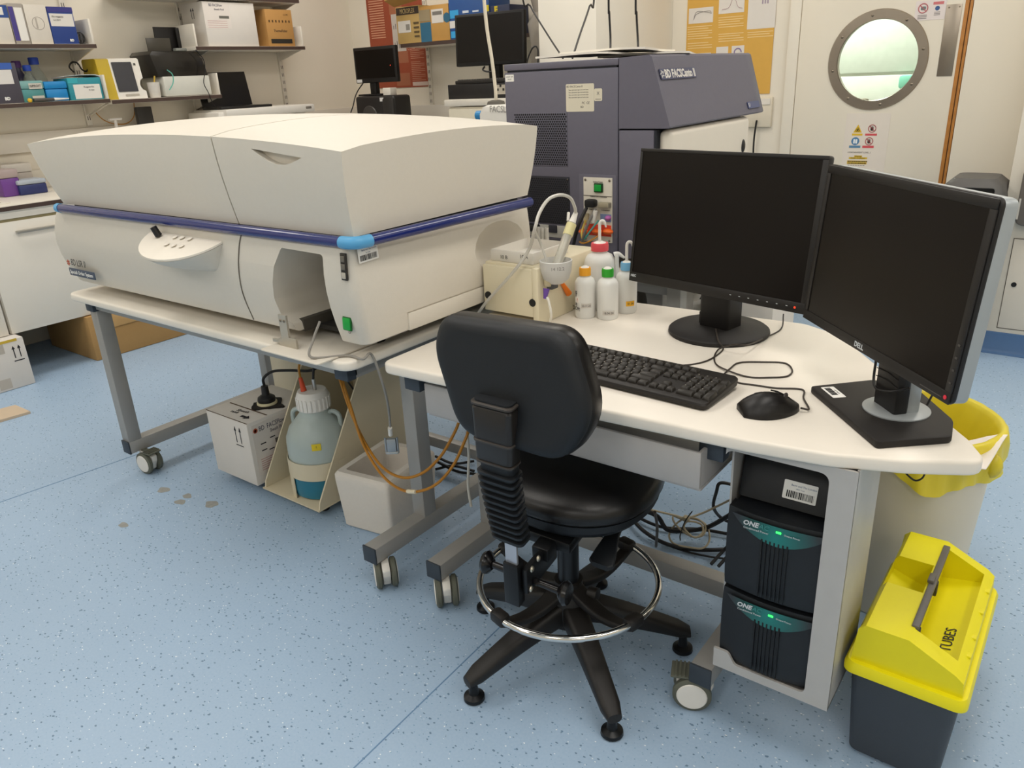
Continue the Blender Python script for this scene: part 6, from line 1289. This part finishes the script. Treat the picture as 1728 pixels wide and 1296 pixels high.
r, f, w, h, a, b, zt = bbox('blue_carton', 'blue carton with pale label, partly behind the large black monitor', 761, 828, -6, .22, mat('carton_blue', '#27518f', .5), .014); pr(r, f, .02, .24, .52, .72, w, h, '#3aa0d8'); pr(r, f, .0, .22, .28, .46, w, h, '#dcd8d2'); pr(r, f, .02, .22, .04, .2, w, h, '#3aa0d8'); pr(r, f, .35, .5, .62, .68, w, h, '#d2d8e2'); pr(r, f, .6, .75, .62, .66, w, h, '#d2d8e2'); pr(r, f, .88, 1., .6, .75, w, h, '#d8c22c')
r, f, w, h, a, b, zt = bbox('dark_carton', 'dark blue carton with yellow letter at the right end of the back shelf', 830, 862, 8, .2, mat('carton_navy', '#27304f', .5), .016); text('E', .05, mat('poster_yellow', '#d8c22c', .6), r, f @ Matrix.Translation((w*.3, h*.85, .001)), bold=.003)
# clear bag at the column
m = M(); qa, qb = PY(872, 105, 3.85), PY(906, 20, 3.85)
def bagr(z, r): return [V((-2.80+r*cos(a)*(1+.08*sin(3*a+z*9)), 4.22+r*.55*sin(a)*(1+.1*cos(5*a+z*13)), z)) for a in [2*pi*k/36 for k in range(36)]]
m.loft([bagr(z, r) for z, r in ((1.20, .10), (1.24, .19), (1.35, .215), (1.5, .20), (1.62, .21), (1.68, .16), (1.76, .18), (1.84, .12))]); single(m, 'plastic_bag', mat('bag_clear', '#c4bdb2', .2, trans=.35, var=.25, scale=9), 'crumpled clear plastic bag hanging beside the white column', 'bag')
# cabinet with desktop computer, keyboard, large black monitor
yc = 3.6; a, b = PY(749, 169, yc), PY(860, 167, yc)
RC = thing('white_refrigerator', 'white low fridge behind the large analyser carrying a black computer', 'fridge', ((a.x+b.x)/2+.1, 3.85, 0)); zc = a.z
M().bx(a.x, -2.58, yc, 4.15, zc-.035, zc, .004).build('top', mat('fridge_white', '#ded7ca', .4), RC); M().bx(a.x+.025, -2.6, yc+.015, 4.14, .001, zc-.04, .004).build('body', mat('fridge_cream', '#d9d1bd', .4), RC); M().bx(a.x+.03, -2.605, yc, yc+.014, .05, zc-.05, .004).build('door', mat('fridge_cream', '#d9d1bd', .4), RC)
y2 = 3.68; a2, b2 = PY(757, 168, y2), PY(833, 168, y2); zd = PY(790, 142, y2).z
DC = thing('desktop_computer', 'flat black desktop computer on the white fridge under a keyboard', 'computer', ((a2.x+b2.x)/2, 3.85, zc)); M().bx(a2.x, -2.72, y2, 4.05, zc+.0006, zd, .003).build('casing', mat('casing_black2', '#161415', .45), DC); q = PY(843, 150, y2); M().bx(q.x-.03, q.x+.05, y2-.003, y2, zc+.02, zd-.01).build('port_panel', mat('ports_grey', '#b5aea0', .5), DC)
for k in range(4): M().box((q.x-.01+.02*k, y2-.004, zc+.045+.02*(k % 2)), (.012, .003, .012)).build('port', mat('port_dark', '#2b2927', .5), DC)
KB2 = thing('keyboard', 'black keyboard lying on the flat black computer behind the analyser', 'keyboard', ((a2.x-2.6)/2, 3.8, zd)); M().bx(a2.x+.05, -2.64, y2+.01, y2+.16, zd+.0006, zd+.02, .004).build('case', kbm, KB2)
m = M()
for i in range(20):
    for j in range(5): m.box((a2.x+.07+.019*i, y2+.03+.025*j, zd+.022), (.015, .02, .008), .002)
tag(m.build('keys', mat('keys_worn', '#4a4742', .5), KB2), None, None, kind='stuff')
y3 = 3.88; tl, br_ = PY(771, 27, y3), PY(881, 108, y3)
LM = thing('large_monitor', 'large black monitor raised behind the keyboard on the white fridge', 'monitor', ((tl.x+br_.x)/2, y3, zd)); F3 = mon_frame(((tl.x+br_.x)/2, y3-.0, (PY(825, 20, y3).z+PY(825, 110, y3).z)/2), radians(8), radians(3)); w, h = (br_.x-tl.x)*1.0, PY(825, 20, y3).z-PY(825, 110, y3).z
M().bx(-w/2, w/2, -h/2, h/2, -.035, 0, .005, mtx=F3).build('housing', mblk, LM); M().bx(-w/2+.014, w/2-.014, -h/2+.02, h/2-.014, 0, .001, mtx=F3).build('screen', scr, LM); zc3 = (PY(825, 20, y3).z+PY(825, 110, y3).z)/2
M().bx((tl.x+br_.x)/2-.03, (tl.x+br_.x)/2+.05, y3+.02, y3+.06, zd-.002, zc3, .005).build('neck', mblk, LM); M().bx((tl.x+br_.x)/2-.1, (tl.x+br_.x)/2+.12, y3-.06, y3+.14, zd, zd+.012, .004).build('base', mblk, LM)
P = [PY(x, y, y3-.02) for x, y in ((818, 112), (815, 118), (824, 121), (836, 119), (830, 112))]; M().tube(smooth_path(P, 5), .005, 6).build('lead', cab, LM)
# white canister marked by hand with its dip rod
yk = 3.15; cxk = PY(842, 190, yk).x; zk = PY(838, 176, yk).z
CN = thing('white_canister', 'white canister with handwritten marker lettering and blue tap behind the analyser', 'canister', (cxk, yk, 0)); w = .26; x0k = PY(805, 190, yk-.1).x
def kring(z, i): return [V((x, y, z)) for x, y in rrect(x0k+i, x0k+.34-i, yk-.1+i, yk+.16-i, .03, 4)]
M().loft([kring(.7115 if False else .9, 0), kring(zk-.04, 0), kring(zk-.008, .012), kring(zk, .03)]).build('body', mat('canister_white', '#dcd9d2', .4), CN); M().cyl((x0k-.04, yk-.05, PY(803, 195, yk-.05).z), (x0k+.005, yk-.05, PY(803, 195, yk-.05).z), .022, n=16).build('blue_tap', mat('tap_blue', '#2b84bd', .4), CN)
text('FACSLAB', .042, mat('marker_grey', '#85827e', .7), CN, frame((x0k+.15, yk-.1015, PY(832, 185, yk-.1).z), (1, 0, -.02), (0, 0, 1)), sx=.85, name='handwriting')
stn = thing('canister_stand', 'plain stand under the white canister, hidden behind the analysers', 'stand', (x0k+.17, yk+.03, 0)); M().bx(x0k-.02, x0k+.36, yk-.12, yk+.18, .872, .899, .002).build('board', lamw, stn); M().bx(x0k, x0k+.04, yk-.1, yk+.16, 0, .872).build('leg', cabm, stn); M().bx(x0k+.3, x0k+.34, yk-.1, yk+.16, 0, .872).build('leg', cabm, stn)
q = PY(837, 174, yk); M().lathe([(.045, zk), (.04, zk+.014), (.02, zk+.02), (0, zk+.02)], 20, (q.x, yk, 0)).build('lid_grommet', mat('grommet_grey', '#5a564f', .5), CN)
P = [V((q.x, yk, zk+.015)), PY(836, 150, yk), PY(830, 100, yk), PY(822, 50, yk), PY(817, 0, yk), PY(815, -40, yk)]; M().tube(smooth_path(P, 5), .0085, 10).build('dip_tube', mat('tube_cream', '#dfd6c2', .4), CN)
# hanging cables in front of the column
for nm, pts in (('leftmost, slanting', ((880, -30, 3.3), (895, 10, 3.3), (925, 60, 3.2), (950, 98, 3.0))), ('second, slanting the other way', ((1003, -30, 3.4), (995, 10, 3.3), (978, 60, 3.1), (966, 98, 2.95))), ('third, vertical', ((1027, -30, 3.0), (1028, 20, 3.0), (1030, 60, 3.0), (1030, 88, 2.95))), ('rightmost, vertical', ((1073, -30, 3.0), (1074, 20, 3.0), (1076, 60, 3.0), (1077, 86, 2.95)))):
    P = [PY(x, y, yy) for x, y, yy in pts]; P.insert(0, V((P[0].x, P[0].y, CEIL-.01))); single(M().tube(smooth_path(P, 5), .0042, 6), 'hanging_cable', cab, 'black cable hanging from the ceiling behind the blue-grey analyser, '+nm, 'cable', 'black cables hanging in front of the column')
P = [PY(x, y, 3.62) for x, y in ((884, 150), (888, 112), (895, 88), (901, 79), (906, 80), (908, 95), (906, 150))]; P[0].z = P[-1].z = zc+.004; single(M().tube(smooth_path(P, 5), .004, 6), 'curved_lead', cab, 'dark curved lead in front of the plastic bag', 'cable')
# ochre poster on a board
x0, x1 = PY(1159, 60, WY).x, PY(1303, 100, WY).x; zb2, zt2 = PY(1290, 158, WY).z, 2.4
OP = thing('ochre_poster', 'ochre scientific poster with white charts on the back wall left of the door', 'poster', ((x0+x1)/2, WY, zb2)); M().bx(x0, x1, WY-.004, WY-.0015, zb2, zt2).build('sheet', mat('poster_ochre', '#d9a94e', .55, var=.04), OP); W_ = x1-x0; fr = frame((x0, WY-.0043, 0), (1, 0, 0), (0, 0, 1))
def po2(pl, pr_, pt, pb, col='#e0dad2', nm='chart'):
    a, b = PY(pl, (pt+pb)/2, WY), PY(pr_, (pt+pb)/2, WY); zt, zb = PY((pl+pr_)/2, pt, WY).z, PY((pl+pr_)/2, pb, WY).z; return M().bx(a.x, b.x, WY-.0048, WY-.004, zb, zt).build(nm, mat('print_'+col, col, .6, var=.02), OP), a, b, zb, zt
c1, a, b, zb, zt = po2(1163, 1204, 13, 39); M().tube(smooth_path([(a.x+.03, WY-.006, zb+.02), (a.x+.05, WY-.006, zt-.03), (a.x+.12, WY-.006, zt-.02), (b.x-.01, WY-.006, zb+.05)], 6), .001, 5).build('curve', mat('ink_grey', '#8a8380', .7), c1); M().tube(smooth_path([(a.x+.03, WY-.006, zb+.02), (a.x+.05, WY-.006, zb+.06), (a.x+.12, WY-.006, zb+.05), (b.x-.01, WY-.006, zb+.045)], 6), .001, 5).build('curve', mat('ink_grey', '#8a8380', .7), c1)
c2, a, b, zb, zt = po2(1214, 1257, -16, 22); M().tube(smooth_path([(a.x+.02, WY-.006, zb+.02), (a.x+.06, WY-.006, zb+.03), (a.x+.085, WY-.006, zt-.03), (a.x+.11, WY-.006, zb+.03), (b.x-.01, WY-.006, zb+.02)], 6), .001, 5).build('curve', mat('ink_rose', '#b08a90', .7), c2)
c3, a, b, zb, zt = po2(1263, 1310, -20, 48); 
for k in range(3): M().bx(a.x+.075+.014*k, a.x+.083+.014*k, WY-.0054, WY-.0048, zb+.12, zb+.15+.03*k).build('histogram_bar', mat('ink_mauve', '#a99aa8', .7), c3)
po2(1209, 1229, 79, 98); c4, a, b, zb, zt = po2(1235, 1256, 77, 98); M().tube([V(((a.x+b.x)/2+.02*cos(t), WY-.0055, zb+.03+.02*sin(t))) for t in [5*k/10 for k in range(10)]], .003, 5).build('scatter', mat('ink_violet', '#7d6a9c', .7), c4); po2(1160, 1200, 90, 98)
for pl, pr_, ys_ in ((1161, 1205, (44, 48, 52, 56, 60, 64, 72, 76, 80)), (1213, 1258, (28, 32, 36, 40, 44, 56, 60, 64, 68)), (1262, 1308, (53, 57, 61))):
    for y_ in ys_: po2(pl, pr_-(3 if int(y_) % 3 else 9), y_, y_+1.3, '#ecd097', 'printed_line')
# cream service panel under the poster with a cable
a, b = PY(1256, 185, WY), PY(1304, 185, WY); zt, zb = PY(1290, 160, WY).z, PY(1290, 214, WY).z
SP = thing('service_panel', 'cream wall panel with papers below the ochre poster', 'panel', ((a.x+b.x)/2, WY, zb)); M().bx(a.x-.2, b.x, WY-.02, WY, zb, zt-.012, .003).build('cover', mat('panel_cream2', '#ddd3bf', .5), SP); M().bx(a.x-.2, b.x-.01, WY-.024, WY-.02, zt-.05, zt-.02).build('notice', mat('notice_pale', '#e3ddd2', .6), SP)
q0 = PY(1277, 203, WY-.03); P = [q0, PY(1275, 215, WY-.03), PY(1272, 240, WY-.03), PY(1270, 290, WY-.03), PY(1268, 340, WY-.03)]; single(M().tube(smooth_path(P, 5), .005, 6), 'wall_cable', cab, 'dark cable running down the wall from the cream panel', 'cable')
# ------------------------------------------------------------------ yellow tube bin
yel = mat('bin_yellow', '#e9dd0e', .42, var=.03, scale=30); gry = mat('bin_slate', '#3d4249', .55, var=.05, bump=.15)
YB_ = thing('sharps_bin', 'yellow-lidded grey waste bin marked TUBES at the right front of the desk', 'bin', (-.137, 1.5, 0))
def rr(x0, x1, y0, y1, z, r=.02): return [V((x, y, z)) for x, y in rrect(x0, x1, y0, y1, r, 5)]
M().loft([rr(-.218, -.06, 1.365, 1.66, .001), rr(-.222, -.056, 1.355, 1.67, .01), rr(-.232, -.042, 1.318, 1.70, .25)]).build('body', gry, YB_)
M().loft([rr(-.236, -.036, 1.311, 1.706, .236), rr(-.243, -.03, 1.302, 1.714, .24), rr(-.243, -.03, 1.302, 1.714, .252), rr(-.238, -.034, 1.307, 1.709, .262)]).build('flange', yel, YB_)
# hood: high on the left, sloping to a low rim on the right, with a funnel opening
ht, hl_ = .345, .30
def hring(y, k): # profile in x,z at station y
    return [V(p) for p in ((-.232+.004*k, y, .26), (-.226+.004*k, y, ht-.012), (-.214, y, ht), (-.14, y, ht), (-.058, y, hl_+.004), (-.044, y, hl_-.008), (-.042, y, .26))]
hd = M().loft([hring(1.318, 0), hring(1.336, 1), hring(1.69, 1), hring(1.702, 0)])
fun = M().loft([[V((x, y, z)) for x, y, z in ((-.138, 1.36+d, .27), (-.138, 1.36+d, .40), (-.062, 1.36+d, .40), (-.062, 1.36+d, .285))] for d in (0., .315)])
ntch = M().prism([(-.221, .31), (-.221, .40), (-.148, .40), (-.148, .285)], -1.59, -1.48, mtx=frame((0, 0, 0), (1, 0, 0), (0, 0, 1)))
hd = cut(hd, [fun, ntch]); hdo = hd.build('lid_hood', yel, YB_, angle=30)
fn = frame((-.093, 1.42, .281), (0, 1, 0), (-.98, 0, -.2))
M().bx(-.145, -.132, 1.362, 1.678, .338, .349, .002).build('lever_bar', mat('lever_grey', '#66625e', .45), YB_)
M().box((-.142, 1.53, .352), (.012, .03, .008), .002).build('lever_tab', mat('lever_grey', '#66625e', .45), YB_)
for y in (1.37, 1.54): M().box((-.136, y, .325), (.012, .016, .03), .002).build('lever_hinge', mat('lever_dark', '#34312f', .5), YB_)
M().bx(-.1365, -.064, 1.364, 1.672, .268, .2705).build('funnel_floor', yel, YB_) if False else None
text('10 TUBES', .028, inkb, YB_, frame((-.088, 1.43, .2815), (.0, 1, 0), (-1, 0, -.197)), name='handwriting')
for y in (1.40, 1.46, 1.55, 1.63): M().box((-.05, y, .297), (.012, .016, .005), .002).build('rim_clip', yel, YB_)
# ------------------------------------------------------------------ white bin with yellow bag
bcx, bcy, bR, bz = -.285, 1.985, .19, .50
WB = thing('clinical_waste_bin', 'tall white bin lined with a yellow plastic bag behind the desk end', 'bin', (bcx, bcy, 0))
M().lathe([(0, .001), (bR*.82, .001), (bR*.84, .01), (bR*.985, bz), (bR*.965, bz), (bR*.82, .02), (0, .018)], 48, (bcx, bcy, 0)).build('body', mat('bin_white', '#e2dac8', .5, var=.04, scale=10), WB)
bag = mat('bag_yellow', '#f4e036', .35, var=.05, trans=.25, sss=.0, spec=.6)
rnd = random.Random(4); ph = [rnd.uniform(0, 6.28) for _ in range(8)]
def wave(a, z): return .003*sin(5*a+ph[0])+.0016*sin(13*a+ph[1]+z*40)+.0012*sin(29*a+ph[2]+z*25)
def bagring(r, z, amp=1., dz=0.):
    return [V((bcx+(r+amp*wave(a, z))*cos(a), bcy+(r+amp*wave(a, z))*sin(a), z+dz*(sin(3*a+ph[3])+.6*sin(7*a+ph[4])))) for a in [2*pi*k/120 for k in range(120)]]
m = M().loft([bagring(bR*.66, .30, 1.5), bagring(bR*.78, .38, 1.5), bagring(bR*.865, .46, 1.2), bagring(bR*.93, bz-.004, .6), bagring(bR*.96, bz+.008, .5), bagring(bR*1.0, bz+.012, .5), bagring(bR*1.04, bz+.002, .8, .003), bagring(bR*1.05, bz-.03, 1.6, .006), bagring(bR*1.05, bz-.06, 2.2, .012), bagring(bR*1.055, bz-.085, 2.6, .02)], cap=False)
m.build('bag_liner', bag, WB, angle=180)
M().lathe([(0, .302), (bR*.7, .302)], 40, (bcx, bcy, 0)) if False else None
q = PZ(1655, 735, bz-.03)
m = M(); m.grid(lambda u, v: V((-.185+.16*(u-.5)+.02*v, 1.885+.15*(v-.5)-.0*u, bz-.03+.028*u+.014*sin(5*u+3*v))), 8, 8); bmesh.ops.solidify(m.bm, geom=m.bm.faces[:], thickness=.002)
single(m, 'crumpled_paper', mat('tissue_white', '#f0e8e2', .7), 'crumpled white paper lying in the yellow bin bag', 'paper')
m = M(); m.loft([bagring(bR*.69, .33, 1.), bagring(bR*.68, .335, 1.), bagring(bR*.3, .36, 2.), bagring(.01, .37, 0)]); 
m.build('bag_contents', bag, WB, angle=180)
# knot of bag film at the right rim
kq = PZ(1715, 770, bz-.03); M().sphere((-.10, 1.92, bz-.055), .022, 12, (1, .9, 1.4)).build('bag_knot', bag, WB)
# ------------------------------------------------------------------ cartons and card on the floor at the left
brown = mat('brown_card', '#b08a56', .75, var=.05, scale=18)
q = PZ(163, 609, 0)
CB = thing('brown_carton', 'low brown cardboard carton on the floor under the hanging cabinet', 'carton', (-4.45, 2.2, 0))
M().bx(-4.75, -4.215, 1.775, 2.75, .001, .245, .004).build('carton', brown, CB)
M().bx(-4.75, -4.205, 1.90, 2.75, .16, .247, .003).build('lid', mat('brown_card_light', '#c59d66', .75, var=.05), CB)
AB = thing('arrow_carton', 'white carton with two up arrows on the floor at the far left edge', 'carton', (-4.35, 1.2, 0))
M().bx(-4.62, -4.165, .9, 1.437, .001, .247, .004).build('carton', card, AB)
FA = frame((-4.1645, 1.437, .247), (0, 1, 0), (0, 0, 1))
for x in (-.056, -.03): arrow(AB, FA, x, -.095, .062, inkb, .008)
M().bx(-.065, -.018, -.112, -.107, 0, .0006, mtx=FA).build('arrow_bar', inkb, AB)
M().bx(-.40, -.03, -.012, .0008, 0, .001, mtx=FA).build('yellow_tape', mat('tape_yellow', '#cfae3a', .5), AB)
for x0, y0 in ((-.15, -.06), (-.16, -.235)): M().bx(x0, x0+.055, y0, y0+.05, 0, .0006, mtx=FA).build('tape_patch', mat('tape_beige', '#bdb4a8', .5), AB)
fcs = [PZ(52, 698, 0), PZ(27, 687, 0), PZ(-30, 702, 0), PZ(-30, 722, 0)]
FC = single(M().prism([p[:2] for p in fcs], .0005, .012), 'flat_card', mat('card_flat', '#cbb79e', .75), 'flattened piece of cardboard lying on the floor at the left edge', 'cardboard')
# ------------------------------------------------------------------ cables under the desk
def fcable(nm, label, pts, r, m_, z=None):
    P = [PZ(x, y, zz) if abs(zz) < 1 else PY(x, y, zz) for x, y, zz in pts]
    return single(M().tube(smooth_path(P, 7), r, 8), nm, m_, label, 'cable', 'cables under the desk')
fcable('power_cable', 'thick black cable sagging across under the desk into the cradle', ((1085, 860, .14), (1110, 872, .1), (1125, 893, .06), (1150, 896, .04), (1190, 891, .05), (1225, 873, .12), (1245, 860, .16)), .007, cab)
fcable('power_cable', 'black cable making a tall hooked loop beside the cradle', ((1245, 820, .22), (1216, 815, .23), (1209, 830, .2), (1204, 855, .12), (1216, 873, .05), (1240, 885, .04)), .005, cab)
fcable('power_cable', 'black cable lying low along the floor toward the cradle', ((1060, 868, .02), (1085, 895, .02), (1120, 916, .02), (1160, 926, .012), (1200, 928, .012), (1240, 926, .012)), .006, cab)
fcable('power_cable', 'black cable crossing the floor behind the desk stretcher', ((1040, 850, .02), (1075, 872, .015), (1120, 890, .015), (1180, 893, .015), (1235, 902, .015)), .005, cab)
fcable('power_cable', 'thin black cable running along the floor behind the stretcher', ((1095, 905, .008), (1140, 925, .008), (1190, 938, .008), (1235, 944, .008)), .003, cab)
fcable('power_cable', 'black cable slanting down to the stretcher by the cradle, left one', ((1245, 905, .1), (1220, 930, .05), (1200, 952, .03)), .005, cab)
fcable('power_cable', 'black cable slanting down to the stretcher by the cradle, right one', ((1248, 912, .1), (1228, 938, .05), (1212, 956, .03)), .005, cab)
fcable('power_cable', 'brown-grey vertical cable hanging under the front of the desk tray', ((1105, 864, .3), (1109, 890, .2), (1107, 922, .08)), .004, mat('cable_brown', '#4a423a', .5))
WC = thing('white_lead', 'coiled cream lead tied in a bundle under the desk', 'cable', (-.62, 1.75, .1))
wcm = mat('cable_cream', '#b9ab8f', .5)
P = [PZ(x, y, z) for x, y, z in ((1080, 856, .14), (1110, 863, .12), (1140, 870, .1), (1158, 874, .09), (1185, 866, .1), (1215, 852, .14), (1243, 838, .2))]
M().tube(smooth_path(P, 7), .0032, 8).build('lead', wcm, WC)
for pts in (((1157, 875, .08), (1140, 885, .06), (1129, 903, .03), (1138, 918, .02), (1165, 924, .02), (1186, 925, .02), (1197, 912, .03), (1194, 890, .05), (1180, 878, .07)), ((1152, 876, .085), (1137, 871, .08), (1137, 880, .07), (1150, 895, .05), (1170, 906, .04), (1186, 903, .045), (1190, 888, .06), (1175, 875, .08)), ((1160, 880, .08), (1155, 892, .06), (1172, 907, .05), (1186, 898, .055), (1182, 884, .07))):
    M().tube(smooth_path([PZ(*p) for p in pts], 6, True), .003, 8, True).build('coil', wcm, WC)
q = PZ(1158, 875, .09); M().box(q, (.02, .02, .016), .005).build('tie', wcm, WC)
M().tube(smooth_path([PZ(1168, 863, .11), PZ(1156, 880, .09), PZ(1148, 902, .06), PZ(1148, 912, .05)], 5), .002, 6).build('twist_tie', cab, WC)
for k, pts in enumerate((((735, 770, 1.75), (765, 782, 1.8), (800, 778, 1.85)), ((735, 792, 1.72), (765, 786, 1.76), (800, 795, 1.8)), ((735, 778, 1.85), (770, 795, 1.8), (803, 800, 1.75)))):
    P = [PZ(x, y, .012+.01*k) for x, y, _ in pts]; single(M().tube(smooth_path(P, 6), .005, 8), 'floor_cable', cab, ('black cable lying on the floor behind the bench leg, ')+('uppermost of three', 'middle of three', 'lowest of three')[k], 'cable', 'cables behind the bench leg')
# dark unit hanging at the rear under the desk
q = PY(760, 715, 1.8)
UD = thing('cable_manager', 'dark cable box with grey fittings under the rear of the desk', 'box', (-1.15, 1.8, .55))
M().bx(-1.3, -.7, 1.78, 1.82, .42, .64, .004).build('casing', mat('manager_dark', '#2a2f38', .55), UD)
for k in range(5): M().box((-1.27+.03*k, 1.765, .47+.012*(k % 2)), (.022, .03, .03), .005).build('fitting', mat('fitting_grey', '#a39a8c', .5), UD)
